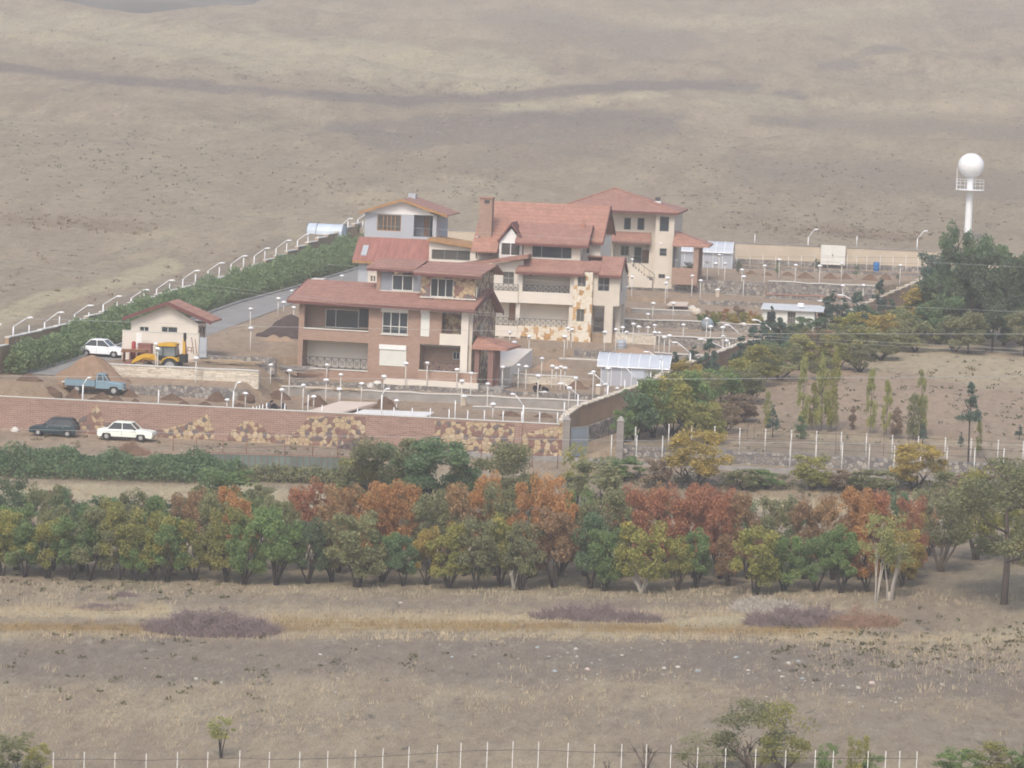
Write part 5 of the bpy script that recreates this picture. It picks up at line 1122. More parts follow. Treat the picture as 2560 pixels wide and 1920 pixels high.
def digger():
    Y=304.6; a=WY(*nz('A',1480,712),Y); z0=zt(a.x,Y); r=empty('backhoe_loader',(a.x,Y,z0),label='yellow backhoe loader with cab, raised rear boom and front bucket',cat='digger')
    ye=plain('yellow_machine_paint',(.62,.36,.03),.12,2,.45); 
    def q(x,y,w=0): p=WY(*nz('A',x,y),Y+w); return (p.x-a.x,w,p.z-z0)
    def poly(name,pts,w0,w1,mat): 
        P=[q(x,y) for x,y in pts]; return MB().prism_xz([(x,z) for x,_,z in P][::-1],w0,w1).build(name,mat,r)
    k=q(1480,640)[2]
    poly('cab_roof',[(1350,548),(1430,541),(1505,541),(1533,552),(1533,570),(1350,566)],-.75,.75,ye)
    poly('cab_body',[(1362,640),(1390,690),(1530,690),(1535,655),(1430,652)],-.7,.7,M['undertray'])
    poly('cab_glass',[(1372,568),(1528,571),(1532,652),(1425,655),(1372,640)],-.62,.62,glass('cab_glass_clear',(.20,.23,.24),.1))
    for (x0,y0),(x1,y1) in(((1366,566),(1366,645)),((1424,568),(1420,660)),((1525,570),(1534,655))):
        for w in(-.68,.64): A=q(x0,y0);B=q(x1,y1); MB().tube([(A[0],w,A[2]),(B[0],w,B[2])],.04,4).build('cab_post',M['undertray'],r)
    poly('rear_mudguard',[(1405,712),(1425,672),(1465,655),(1510,655),(1545,672),(1560,690),(1560,700),(1540,690),(1508,670),(1468,668),(1438,682),(1420,712)],-.95,.95,ye)
    poly('engine_hood',[(1240,650),(1270,640),(1372,645),(1372,690),(1240,688)],-.45,.45,ye)
    poly('loader_arm',[(1150,705),(1165,690),(1205,650),(1240,640),(1330,645),(1330,660),(1245,662),(1190,700),(1160,712)],-.85,-.72,ye); poly('loader_arm',[(1150,705),(1165,690),(1205,650),(1240,640),(1330,645),(1330,660),(1245,662),(1190,700),(1160,712)],.72,.85,ye)
    poly('bucket',[(1085,725),(1100,700),(1150,690),(1160,715),(1130,730)],-1.0,1.0,M['rust'])
    poly('boom',[(1575,715),(1578,640),(1582,540),(1586,490),(1600,490),(1603,560),(1600,650),(1600,715)],-.1,.1,ye)
    poly('boom',[(1586,488),(1588,458),(1608,458),(1610,500),(1604,530),(1592,530)],-.12,.12,M['undertray']); poly('dipper_arm',[(1604,530),(1612,600),(1612,700),(1602,700),(1603,600)],-.14,.14,M['rust'])
    poly('rear_frame',[(1560,640),(1615,640),(1615,715),(1565,715)],-.5,.5,M['undertray'])
    R1=.72; 
    x=q(1487,700)[0]; zz=q(1487,742)[2]; wheel(r,x,-.95,R1,.4,zc=zz); wheel(r,x,.95,R1,.4,zc=zz); x=q(1275,705)[0]; wheel(r,x,-.8,.42,.3,zc=zz-.25); wheel(r,x,.8,.42,.3,zc=zz-.25)
digger()
# ------------------------------------------------------------------ people, squatting or bending
M['skin']=plain('skin',(.36,.22,.15),.05,3,.6); M['black_cloth']=plain('black_clothes',(.018,.02,.028),.2,4,.9); M['navy_cloth']=plain('dark_blue_clothes',(.03,.045,.075),.2,4,.9); M['grey_cloth']=plain('grey_blue_clothes',(.12,.14,.17),.2,4,.9); M['hair']=plain('dark_hair',(.015,.013,.012),.2,6,.8)
def person(label,z,x,ytop,Y,rz,cloth,bend=.3,group=None,legs='navy_cloth',squat=True):
    t=WY(*nz(z,x,ytop),Y); 
    hh=max(.89-bend*.34+.15,.86-bend*.2) if squat else 1.7
    r=empty('person',(t.x,Y,t.z-hh),rz,label=label,cat='person',group=group)
    # joints: x forward
    if squat: hip=(-.12,0,.24); kn=(.24,.0,.44); an=(-.02,0,.06); ch=(.02+bend*.35,0,.66-bend*.25); nk=(.05+bend*.55,0,.78-bend*.3); hd=(.09+bend*.68,0,.89-bend*.34)
    else: hip=(0,0,.9); kn=(.05,0,.5); an=(0,0,.08); ch=(bend*.4,0,1.25-bend*.2); nk=(bend*.55,0,1.45-bend*.3); hd=(bend*.65,0,1.6-bend*.35)
    def skin(name,V,E,Rr,mat,par,root=0):
        me=bpy.data.meshes.new(name); me.from_pydata(V,E,[]); o=link(bpy.data.objects.new(name,me)); o.parent=par
        m=o.modifiers.new('s','SKIN'); 
        for i,q in enumerate(Rr): me.skin_vertices[0].data[i].radius=q if hasattr(q,'__len__') else (q,q)
        me.skin_vertices[0].data[root].use_root=True
        s=o.modifiers.new('u','SUBSURF'); s.levels=1; s.render_levels=1; me.materials.append(mat); return o
    V=[hip,ch,nk,(hd[0]*.98,0,hd[2]-.05)];E=[(0,1),(1,2),(2,3)];Rr=[(.13,.16),(.12,.19),.065,.05]
    V.append((hd[0]+.01,0,hd[2]+.02)); E.append((3,4)); Rr.append(.085)
    V.append((hd[0],0,hd[2]+.1)); E.append((4,5)); Rr.append(.06)
    for s in(-1,1):
        n=len(V); V+=[(ch[0],s*.2,ch[2]+.06),(ch[0]+.12,s*.25,ch[2]-.2),(ch[0]+.36,s*.16,ch[2]-.26),(ch[0]+.44,s*.14,ch[2]-.27)]; E+=[(1,n),(n,n+1),(n+1,n+2),(n+2,n+3)]; Rr+=[.065,.05,.04,.035]
        # fingers and thumb
        h=V[-1]; hn=len(V)-1
        for k in range(4):
            V.append((h[0]+.09-.01*abs(k-1),h[1]+(k-1.5)*.022,h[2]-.02-.004*k)); E.append((hn,len(V)-1)); Rr.append(.0095)
        V.append((h[0]+.04,h[1]-s*.05,h[2]-.005)); E.append((hn,len(V)-1)); Rr.append(.01)
        n=len(V); V+=[(kn[0],s*.14,kn[2]),(an[0],s*.13,an[2]),(an[0]+.18,s*.14,an[2]-.02)]; E+=[(0,n),(n,n+1),(n+1,n+2)]; Rr+=[.075,.05,.04]
    body=skin('body',V,E,Rr,M['skin'],r)
    # clothing follows the body
    V=[hip,ch,(nk[0],0,nk[2]-.02)];E=[(0,1),(1,2)];Rr=[(.16,.19),(.15,.22),.09]
    for s in(-1,1):
        n=len(V); V+=[(ch[0],s*.21,ch[2]+.06),(ch[0]+.12,s*.255,ch[2]-.2),(ch[0]+.32,s*.175,ch[2]-.25)]; E+=[(1,n),(n,n+1),(n+1,n+2)]; Rr+=[.085,.07,.055]
    skin('jacket',V,E,Rr,M[cloth],r)
    V=[hip];E=[];Rr=[(.165,.19)]
    for s in(-1,1):
        n=len(V); V+=[(kn[0],s*.14,kn[2]),(an[0],s*.13,an[2]+.03)]; E+=[(0,n),(n,n+1)]; Rr+=[.1,.07]
    skin('trousers',V,E,Rr,M[legs],r)
    MB().ball((hd[0]-.02,0,hd[2]+.055),.1,.088,.085,10,7).build('hair',M['hair'],r,True)
    f=MB(); f.hull([(hd[0]+.09,-.012,hd[2]-.02),(hd[0]+.12,0,hd[2]-.02),(hd[0]+.09,.012,hd[2]-.02)],[(hd[0]+.085,-.006,hd[2]+.03),(hd[0]+.092,0,hd[2]+.03),(hd[0]+.085,.006,hd[2]+.03)]); f.build('nose',M['skin'],r)
    for s in(-1,1): MB().ball((hd[0]+.083,s*.032,hd[2]+.035),.01,.014,.009,6,4).build('eye',M['hair'],r)
    MB().box(hd[0]+.078,hd[0]+.088,-.022,.022,hd[2]-.045,hd[2]-.036).build('mouth',M['hair'],r)
    for s in(-1,1):
        MB().ball((an[0]+.09,s*.14,an[2]-.02),.15,.055,.045,8,5).build('shoe',M['black_cloth'],r,True)
person('person in black squatting upright on the grey mortar wall','C',563,1092,311.6,R_(-100),'black_cloth',.1,'workers in the yard','black_cloth')
person('person in black bending low beside the squatting man','C',650,1112,311.6,R_(185),'black_cloth',.75,'workers in the yard','black_cloth')
person('person in grey clothes crouching at far left of the workers','B',115,1240,298.0,R_(-30),'grey_cloth',.35,'workers in the yard')
person('person in black clothes bending forward between two crouching workers','B',180,1252,297.2,R_(180),'black_cloth',.6,'workers in the yard','black_cloth')
person('person in dark blue clothes crouching right of the workers','B',243,1243,297.8,R_(190),'navy_cloth',.15,'workers in the yard')
person('person in dark clothes seated behind the railing of the ground floor loggia','B',1583,952,313.0,R_(-90),'navy_cloth',.1)
# ------------------------------------------------------------------ greenhouses, huts, water tower
def film(name,c,a):
    m=NT(name); m.col(c); m.b.inputs['Roughness'].default_value=.35; m.b.inputs['Alpha'].default_value=a; return m.m
M['film']=film('clear_plastic_film',(.62,.68,.76),.72); M['film2']=film('thin_wall_film',(.55,.58,.64),.6)
def greenhouse(label,z,pts,Y,dep,n):
    (xl,yt),(xr_,_),(xe,ye),(xb0,yb),(xb1,_)=pts
    h=Hs('greenhouse',label,'greenhouse',z,xb0,yb,Y); 
    a=h.uz(z,xe,ye,0); b=h.uz(z,xr_-6,ye+14,0); R0=h.uz(z,(xl+xr_)/2,yt,dep/2)[1]; zE=h.uz(z,(xe+xr_)/2,ye+8,-.25)[1]; c0=h.uz(z,xb0,yb,0); c1=h.uz(z,xb1,yb,0)
    x0,x1=a[0],b[0]; zb=-.3
    # curved roof skin
    m=MB(); k=10
    for i in range(k+1):
        t=i/k; y=-.25+t*(dep+.5); zz=zE+(R0-zE)*math.sin(math.pi*t)**.75
        m.v+=[(x0,y,zz),(x1,y,zz)]
    for i in range(k): m.f.append((2*i,2*i+1,2*i+3,2*i+2))
    o=m.build('plastic_roof',M['film'],h.root,True)
    for j in range(n+1):
        x=x0+(x1-x0)*j/n; MB().tube([(x,-.27+t_/k*(dep+.54),zE+.02+(R0-zE)*math.sin(math.pi*t_/k)**.75) for t_ in range(k+1)],.035,4).build('hoop',M['lampwhite'],h.root)
    for y in(-.26,dep+.26): MB().tube([(x0,y,zE),(x1,y,zE)],.05,5).build('eave_rail',M['lampwhite'],h.root)
    X0,X1=c0[0],min(x1,c1[0]+1.5)
    for nm,q in(('front_film',(X0,X1,0,.012)),('rear_film',(X0,X1,dep-.012,dep))): MB().box(*q,zb,zE-.05).build(nm,M['film2'],h.root)
    for x in(X0,X1): MB().box(x-.006,x+.006,.02,dep-.02,zb,zE-.05).build('end_film',M['film2'],h.root)
    for j in range(n):
        x=X0+.06+(X1-X0-.1)*j/(n-1)
        for y in(-.03,dep+.03): MB().tube([(x,y,zb),(x,y,zE)],.03,4).build('stud',M['lampwhite'],h.root)
    return h
g=greenhouse('clear plastic greenhouse with curved roof beside the brown side wall','M',((550,296),(1365,320),(522,452),(552,692),(1060,692)),322.5,3.6,7)
q=g.rect('M',920,485,1062,580,-.05); g.box('vent_panel','film',q[0],q[1],-.06,-.04,q[2],q[3])
MB().box(.3,4,.6,3,-.3,1.1).build('inner_screen',M['greyplaster'],g.root)
greenhouse('long plastic greenhouse behind the corner porch, against the rear wall','I',((395,195),(1075,205),(390,315),(390,505),(1050,505)),413.5,3.4,7)
def white_hut():
    h=Hs('white_hut','low white hut with corrugated sheet roof near the dark trees','hut','I',1405,1190,363.5)
    Q=lambda a,b,c,d,w=0:h.rect('I',a,b,c,d,w)
    g=Q(1408,990,2010,1195); d=Q(1462,1012,1555,1180); w=Q(1698,1012,1792,1155); zb=g[2]-.5
    h.add('wall',wallh(MB(),g[0],g[1],zb,g[3],0,.2,[(d[0],d[1],zb+.5,d[3]),w]).box(g[0],g[0]+.2,.2,3,zb,g[3]).box(g[1]-.2,g[1],.2,3,zb,g[3]).box(g[0],g[1],3,3.2,zb,g[3]),'offwhite')
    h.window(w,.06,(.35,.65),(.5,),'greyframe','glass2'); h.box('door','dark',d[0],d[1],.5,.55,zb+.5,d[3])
    r=MB(); z0=h.uz('I',1700,995,-.4)[1]; z1=h.uz('I',1700,925,3.3)[1]; a=h.uz('I',1390,960,-.4)[0]; b=h.uz('I',2115,960,-.4)[0]; n=60
    for i in range(n+1): x=a+(b-a)*i/n; e=.035*(i%2); r.v+=[(x,-.4,z0+e),(x,3.5,z1+e),(x,-.4,z0+e-.04),(x,3.5,z1+e-.04)]
    for i in range(n): k=4*i; r.f+=[(k,k+4,k+5,k+1),(k+2,k+3,k+7,k+6),(k,k+2,k+6,k+4)]
    h.add('corrugated_roof',r,plain('galvanised_sheet',(.62,.63,.63),.1,1,.6,.1)); q=Q(1820,912,1885,930,1); h.box('roof_vent','lampwhite',q[0],q[1],1,1.4,q[2]-.2,q[3])
white_hut()
def tunnel_shed():
    h=Hs('tunnel_shed','pale blue barrel roofed shed of worn sheeting above the green hedge','shed','K',1022,665,WT(*nz('K',1300,655),285,470).y-.4)
    a=h.uz('K',1022,665,0); b=h.uz('K',1560,650,0); t=h.uz('K',1300,488,1.5)[1]; m=MB(); k=12; W=3.2
    for i in range(k+1): an=math.pi*i/k; m.v+=[(a[0],W/2-W/2*math.cos(an),t*math.sin(an)**.6-.0),(b[0],W/2-W/2*math.cos(an),t*math.sin(an)**.6)]
    for i in range(k): m.f.append((2*i,2*i+1,2*i+3,2*i+2))
    m.f.append(tuple(2*i for i in range(k+1))); m.f.append(tuple(2*i+1 for i in reversed(range(k+1)))); 
    h.add('sheet_cover',m,plain('pale_blue_sheeting',(.55,.62,.70),.2,.5,.5,det=6,stretch=(1.5,1,.5))); 
    for x in(a[0]-.02,(a[0]*.74+b[0]*.26),b[0]+.02): h.add('hoop',MB().tube([(x,W/2-(W/2+.03)*math.cos(math.pi*i/k),(t+.03)*math.sin(math.pi*i/k)**.6) for i in range(k+1)],.05,4),'bluegrey')
tunnel_shed()
def water_tower():
    Y=447.0; c=WY(*nz('G',1800,220),Y); gx=c.x; zg=zt(gx,Y); R0=96/2.962*(c-CAMP).dot(_fh)/FOC; pl=WY(*nz('G',1795,395),Y).z-zg; z1=c.z-zg
    r=empty('water_tower',(gx,Y,zg),label='white spherical water tower on a slim column above the dark trees',cat='water tower')
    MB().ball((0,0,z1),R0,R0,R0*.96,28,18).build('sphere_tank',M['lampwhite'],r,True)
    MB().lathe((0,0,0),[(.50,-.5),(.43,1),(.38,z1-R0-.5),(.45,z1-R0+.1),(.75,z1-R0*.9)],16).build('column',M['lampwhite'],r,True)
    MB().lathe((0,0,0),[(.4,pl-.1),(1.65,pl-.1),(1.65,pl),(.4,pl)],20).build('platform',M['lampwhite'],r)
    for k in(.45,.85,1.15):
        MB().tube([(1.6*math.cos(t*math.pi/12),1.6*math.sin(t*math.pi/12),pl+k) for t in range(25)],.022,4).build('guard_rail',M['lampwhite'],r)
    for t in range(16): a=t*math.pi/8; MB().tube([(1.6*math.cos(a),1.6*math.sin(a),pl),(1.6*math.cos(a),1.6*math.sin(a),pl+1.15)],.018,4).build('rail_post',M['lampwhite'],r)
    MB().tube([(-1.55,0,pl),(-1.55,0,z1-R0*.2)],.04,4).build('ladder',M['lampwhite'],r)
water_tower()
# ------------------------------------------------------------------ smaller things
def thing_at(z,x,y,lo=285,hi=470): return WT(*nz(z,x,y),lo,hi)
def slab_px(name,label,cat,corners,Ys,t,mat,group=None):
    P=[WY(*nz(*c),Y) for c,Y in zip(corners,Ys)]; o=P[0].copy()
    z=sum(p.z for p in P)/4 if t<0 else None
    mb=MB(); t=abs(t); mb.hull([tuple(p-o-Vector((0,0,t))) for p in P],[tuple(p-o) for p in P]); q=mb.build(name,M[mat],None,label=label,cat=cat,group=group); q.location=o; return q
slab_px('flat_roof','pale pink flat roof slab just behind the front wall','roof slab',[('N',530,602),('N',965,602),('N',1400,486),('N',965,474)],[296.2,296.2,303.5,303.5],.12,'creampink') if 0 else None
M['creampink']=plain('pale_pink_screed',(.60,.50,.42),.08,.6,.9)
slab_px('flat_roof','pale pink flat roof slab just behind the front wall','roof slab',[('N',530,604),('N',960,612),('N',1400,486),('N',965,474)],[295.3,295.3,299.6,299.6],.12,'creampink')
def corr():
    P=[WY(*nz(*c),Y) for c,Y in zip([('N',1100,620),('N',1950,655),('N',2050,603),('N',1230,573)],[295.2,295.2,297.4,297.4])]; o=P[0].copy(); mb=MB(); n=56
    for i in range(n+1):
        f=i/n; a=P[0].lerp(P[1],f)-o; b=P[3].lerp(P[2],f)-o; e=Vector((0,0,.05*(i%2))); mb.v+=[tuple(a+e),tuple(b+e),tuple(a+e-Vector((0,0,.03))),tuple(b+e-Vector((0,0,.03)))]
    for i in range(n): k=4*i; mb.f+=[(k,k+4,k+5,k+1),(k+2,k+3,k+7,k+6),(k,k+2,k+6,k+4),(k+1,k+5,k+7,k+3)]
    q=mb.build('corrugated_roof',plain('white_corrugated_sheet',(.74,.73,.70),.08,1,.5),None,label='white corrugated roof sheet just behind the front wall',cat='roof sheet'); q.location=o
corr()
slab_px('paved_ramp','broad cream paved ramp between the brick villa porch and the cream villa','ramp',[('C',225,985),('C',330,965),('C',525,803),('C',240,790)],[317.8,317.8,327,327],1.6,'cream')
slab_px('flat_slab','upper of two pale slabs on the terrace before the boulder wall','slab',[('I',345,858),('I',540,865),('I',555,812),('I',375,806)],[383,383,387,387],.12,'creampink',None)
slab_px('flat_slab','lower of two pale slabs on the terrace before the boulder wall','slab',[('I',310,928),('I',545,938),('I',560,898),('I',350,890)],[371,371,375,375],.12,'creampink',None)
p=thing_at('I',785,1200,340,365); s=nz('I',0,0)
MB().ball((0,0,.6),.62,.62,.62,16,10).lathe((0,0,0),[(.35,-.2),(.3,.15)],10).build('round_tank',plain('grey_blue_tank',(.24,.28,.31),.15,2,.85),None,True,label='round blue grey tank beside the autumn shrubs',cat='tank').location=(p.x,358.9,zt(p.x,358.9))
def barrel(z,x,y,lo,hi,r0,h0,mat,label,name='barrel',cat='barrel',up=0):
    p=thing_at(z,x,y,lo,hi); k=MB().lathe((0,0,0),[(r0*.97,-.1+up),(r0,0+up),(r0,h0*.33+up),(r0*1.04,h0*.35+up),(r0,h0*.37+up),(r0,h0*.66+up),(r0*1.04,h0*.68+up),(r0,h0*.7+up),(r0,h0+up),(r0*.9,h0+.02+up)],14)
    o=k.build(name,mat,None,True,label=label,cat=cat); o.location=(p.x,p.y,zt(p.x,p.y)); return o
barrel('G',1097,1000,400,418,.32,.95,plain('blue_plastic',(.02,.16,.42),.05,2,.4),'bright blue barrel standing before the rear wall')
barrel('C',1290,800,325,349,.4,.75,M['greyplaster'],'squat grey tank on the tan heap right of the open passage','water_drum','tank')
def gate_white():
    a=WY(*nz('G',692,808),418.6); b=WY(*nz('G',865,958),418.6); r=empty('yard_gate',(a.x,418.6,b.z),label='tall off white sheet gate in the rear wall',cat='gate'); W=b.x-a.x;H=a.z-b.z
    MB().box(0,W*.495,-.05,.05,0,H).build('gate_leaf',M['offwhite'],r); MB().box(W*.505,W,-.05,.05,0,H).build('gate_leaf',M['offwhite'],r); MB().box(W*.46,W*.49,-.1,-.053,H*.45,H*.55).build('handle',M['undertray'],r)
    MB().box(-.02,W+.02,.06,.1,0,H+.03).build('frame',M['offwhite'],r)
gate_white()
# cabinets and lanterns
for z,x,y,lo,hi,l in(('C',1090,1195,306,322,'white topped grey meter box left of the greenhouse corner'),('I',893,840,370,389,'white topped pedestal lantern before the boulder wall'),('B',1793,1290,300,311,'pale meter box on the mortar walls before the brick villa steps')):
    p=thing_at(z,x,y,lo,hi); r=empty('meter_box',(p.x,p.y,zt(p.x,p.y)),label=l,cat='meter box'); MB().box(-.18,.18,-.15,.15,-.1,.7).build('cabinet',M['cream3'],r); MB().hull([(-.27,-.24,.703),(.27,-.24,.703),(.27,.24,.703),(-.27,.24,.703)],[(-.08,-.08,.84),(.08,-.08,.84),(.08,.08,.84),(-.08,.08,.84)]).build('cap',M['lampwhite'],r)
# things around the gatehouse
def gatehouse_clutter():
    Y=307.6
    for x,y0,y1,w,mat,nm,l,c in((1155,528,590,.18,plain('red_cylinder_paint',(.36,.04,.04),.1,2,.4),'gas_cylinder','upright red gas cylinder by the gatehouse yard wall','gas cylinder'),(1256,548,618,.55,M['rust'],'rusty_tank','square rusty tank by the gatehouse yard wall','tank')):
        p=WY(*nz('A',x,y1),Y); t=WY(*nz('A',x,y0),Y); h=t.z-p.z
        if nm=='gas_cylinder': o=MB().lathe((0,0,0),[(w,-.9),(w,h*.85),(w*.6,h*.95),(.05,h)],12).build(nm,mat,None,True,label=l,cat=c)
        else: o=MB().box(-w,w,-.4,.4,-.75,h-.1).box(-w-.04,w+.04,-.44,.44,h-.097,h).build(nm,mat,None,label=l,cat=c)
        o.location=(p.x,Y,p.z)
    p=WY(*nz('A',1160,625),306.8); r=empty('log_pile',(p.x,306.8,p.z-.4),label='brown bundle of timber lying left of the digger cab',cat='timber pile')
    for i in range(9): MB().tube([(-1.0+rnd.uniform(-.1,.1),-.3+.12*(i%5),.45+.13*(i//5)),(1.0+rnd.uniform(-.2,.2),-.3+.12*(i%5),.5+.13*(i//5))],.07,6).build('log',M['doorwood'],r)
    for i in range(4): MB().box(-.9+.55*i,-.8+.55*i,-.35,.35,-.4,.36).build('trestle',M['rust'],r)
    p=WY(*nz('A',1705,640),307.9); r=empty('steel_rack',(p.x-.3,307.9,p.z),label='leaning rusty steel frame right of the digger boom',cat='steel frame')
    for a,b in(((0,0,0),(-.25,.1,1.35)),((.25,0,0),(.05,.1,1.2)),((-.5,0,.1),(-.5,.0,.55)),((-.2,0,.1),(-.2,0,.55)),((-.55,0,.5),(0,0,.5)),((-.55,0,.25),(0,0,.25))): MB().tube([a,b],.035,4).build('bar',M['rust'],r)
    p=WY(*nz('A',1755,590),308.2); o=MB().box(-.3,.3,-.05,.05,-.75,.9).box(-.24,.24,-.09,-.053,-.3,.5).build('steel_board',M['greyplaster'],None,label='light grey steel panel standing at the right end of the gatehouse wall',cat='panel'); o.location=p
gatehouse_clutter()
def plank_pile(z,x,y,lo,hi,n,L,label,mat,name='plank_pile',cat='plank pile',vert=.25):
    p=thing_at(z,x,y,lo,hi); r=empty(name,(p.x,p.y,zt(p.x,p.y)),label=label,cat=cat); rr=random.Random(int(x))
    for i in range(n):
        a=rr.uniform(-.5,.5); l=L*rr.uniform(.3,.6); cx,cy,cz=rr.uniform(-L/2,L/2),rr.uniform(-.4,.4),rr.uniform(.03,vert)
        MB().tube([(cx-l*math.cos(a),cy-l*math.sin(a),cz),(cx+l*math.cos(a),cy+l*math.sin(a),cz+rr.uniform(-.02,.1))],rr.uniform(.03,.06),4).build('plank',mat,r)
M['timber']=plain('weathered_timber',(.42,.33,.23),.25,2,.9)
plank_pile('B',690,1152,300,313,22,3.0,'scattered pale planks on the wall step before the brick villa',M['timber'],vert=.15)
plank_pile('B',250,900,304,318,26,3.2,'jumble of grey timber and rubble left of the brick villa',M['conc'],vert=.5)
plank_pile('A',1960,700,303,313,24,3.2,'heap of broken timber right of the digger',M['timber'],vert=.4)
plank_pile('C',640,1190,0 or 300,330,4,.6,'small white plastic scraps at the squatting men',M['white'],'debris_pile','debris',.06)
def boulders():
    rr=random.Random(5)
    L=[('B',990,1140,.36,'left of the two pale boulders before the brick villa'),('B',1052,1143,.34,'right of the two pale boulders before the brick villa'),('M',815,1450,.45,'tan boulder at the foot of the lone gate pillar'),('A',130,1310,.35,'pale boulder left of the dark teal hatchback'),('B',750,1655,.3,'grey boulder by the track below the wedge stone panel'),
       ('K',640,1005,.3,'pale block on the stepped boundary wall behind the hedge'),('I',640,1050,.55,'large pale stone at the left end of the autumn shrubs'),('I',600,985,.4,'flat pale stone above the left end of the autumn shrubs'),('I',1195,1185,.35,'pale round stone on the wall below the autumn shrubs')]
    for z,x,y,s,l in L:
        p=thing_at(z,x,y,280,430); rock(s,rr,l,(p.x,p.y,zt(p.x,p.y)),M['block'] if s>.4 else M['sill'])
def rock(s,rr,l,loc,mat,name='boulder',cat='boulder',group=None):
    mb=MB(); mb.ball((0,0,0),s,s*rr.uniform(.6,.9),s*rr.uniform(.5,.75),9,6); sd=rr.random()*50
    mb.v=[tuple(Vector(v)*(1+.35*mnoise.noise(Vector(v)*1.6/s+Vector((sd,0,0))))) for v in mb.v]
    o=mb.build(name,mat,None,label=l,cat=cat,group=group); o.location=Vector(loc)+Vector((0,0,s*.3)); return o
boulders()

# ------------------------------------------------------------------ foliage
def leafmat(name,c,c2=None,v=.35):
    m=NT(name); c2=c2 or tuple(min(1,x*1.5) for x in c)
    g=m.n('ShaderNodeNewGeometry'); n=m.noise(1.1,(1,1,1),3,.6); f=m.noise(9,(1,1,1),2,.7); oi=m.n('ShaderNodeObjectInfo')
    a=m.ramp(m.math('ADD',m.math('MULTIPLY',n,.6),m.math('MULTIPLY',f,.4)),[(.38,tuple(x*(1-v) for x in c)),(.52,c),(.64,c2)])
    k=m.ramp(oi.outputs['Random'],[(0,(.8,.8,.85)),(1,(1.0,1.0,.95))]); a=m.mix(1.0,a,k,'MULTIPLY'); m.col(a); m.b.inputs['Roughness'].default_value=.7
    t=m.n('ShaderNodeBsdfTranslucent'); m.l(a,t.inputs[0]); x=m.n('ShaderNodeMixShader'); x.inputs[0].default_value=.42; m.l(m.b.outputs[0],x.inputs[1]); m.l(t.outputs[0],x.inputs[2]); m.l(x.outputs[0],m.o.inputs[0]); return m.m
def lm(n,c,c2): return leafmat(n,c,c2)
LM={'green':lm('green_leaves',(0.243,0.350,0.130),(0.373,0.441,0.169)),'olive':lm('olive_leaves',(0.311,0.322,0.164),(0.429,0.390,0.181)),'ygreen':lm('yellow_green_leaves',(0.386,0.380,0.118),(0.647,0.524,0.151)),
 'yellow':lm('yellow_leaves',(0.551,0.427,0.124),(0.800,0.593,0.151)),'orange':lm('orange_leaves',(0.633,0.339,0.136),(0.723,0.429,0.158)),'red':lm('red_leaves',(0.520,0.243,0.136),(0.610,0.316,0.158)),'rust':lm('rust_leaves',(0.452,0.294,0.158),(0.542,0.350,0.169)),
 'dark':lm('dark_green_leaves',(0.151,0.207,0.118),(0.234,0.276,0.138)),'blue':lm('blue_green_needles',(0.138,0.214,0.165),(0.193,0.276,0.207)),'deep':lm('deep_green_leaves',(0.198,0.294,0.147),(0.294,0.373,0.181)),'brown':lm('brown_dry_leaves',(0.386,0.282,0.193),(0.469,0.358,0.234)),
 'hedge':lm('hedge_leaves',(0.282,0.384,0.181),(0.407,0.497,0.226)),'lime':lm('pale_lime_leaves',(0.455,0.469,0.180),(0.607,0.551,0.193))}
bark=plain('dark_bark',(.055,.045,.04),.3,4,.95); pbark=plain('pale_grey_bark',(.42,.38,.33),.2,3,.9); gbark=plain('grey_brown_bark',(.15,.12,.10),.25,3,.95); twigm=plain('purple_brown_twigs',(.20,.155,.15),.3,2,.95); twig2=plain('reddish_dry_twigs',(.28,.18,.125),.3,2,.95)
def crown(seed,n,leaf,shape='round',gap=.5,blobs=30):
    # unit tree: crown within radius .5, height 0..1 of crown; returns mesh builder with leaves
    r=random.Random(seed); mb=MB(); B=[]
    for i in range(blobs):
        t=r.random()
        if shape=='round': z=.10+.79*r.random(); R=.42*math.sqrt(max(.12,1-((z-.48)/.60)**2)); rad=r.uniform(.08,.18)
        elif shape=='cone': z=.04+.9*r.random()**1.3; R=.42*(1-z)+.02; rad=.05+.13*(1-z)
        elif shape=='column': z=.05+.9*r.random(); R=.30*math.sin(math.pi*min(1,.15+z*.85))**.6; rad=r.uniform(.10,.18)
        elif shape=='wide': z=.2+.65*r.random(); R=.46*math.sqrt(max(.05,1-((z-.5)/.6)**2)); rad=r.uniform(.08,.15)
        a=r.random()*6.283; q=R*math.sqrt(r.uniform(.15,1)); B.append((q*math.cos(a),q*math.sin(a),z,rad))
    zs=.62 if shape in('column',) else (.8 if shape!='cone' else .5)
    for i in range(n):
        b=B[int(r.random()*len(B))]; d=Vector((r.gauss(0,1),r.gauss(0,1),r.gauss(0,1))).normalized(); k=b[3]*r.random()**.45
        p=(b[0]+d.x*k,b[1]+d.y*k,b[2]+d.z*k*zs)
        if p[2]<0: continue
        mb.leaf(p,leaf*r.uniform(.6,1.3),Vector((r.gauss(0,1),r.gauss(0,1),r.gauss(0,1)+.5)))
    return mb
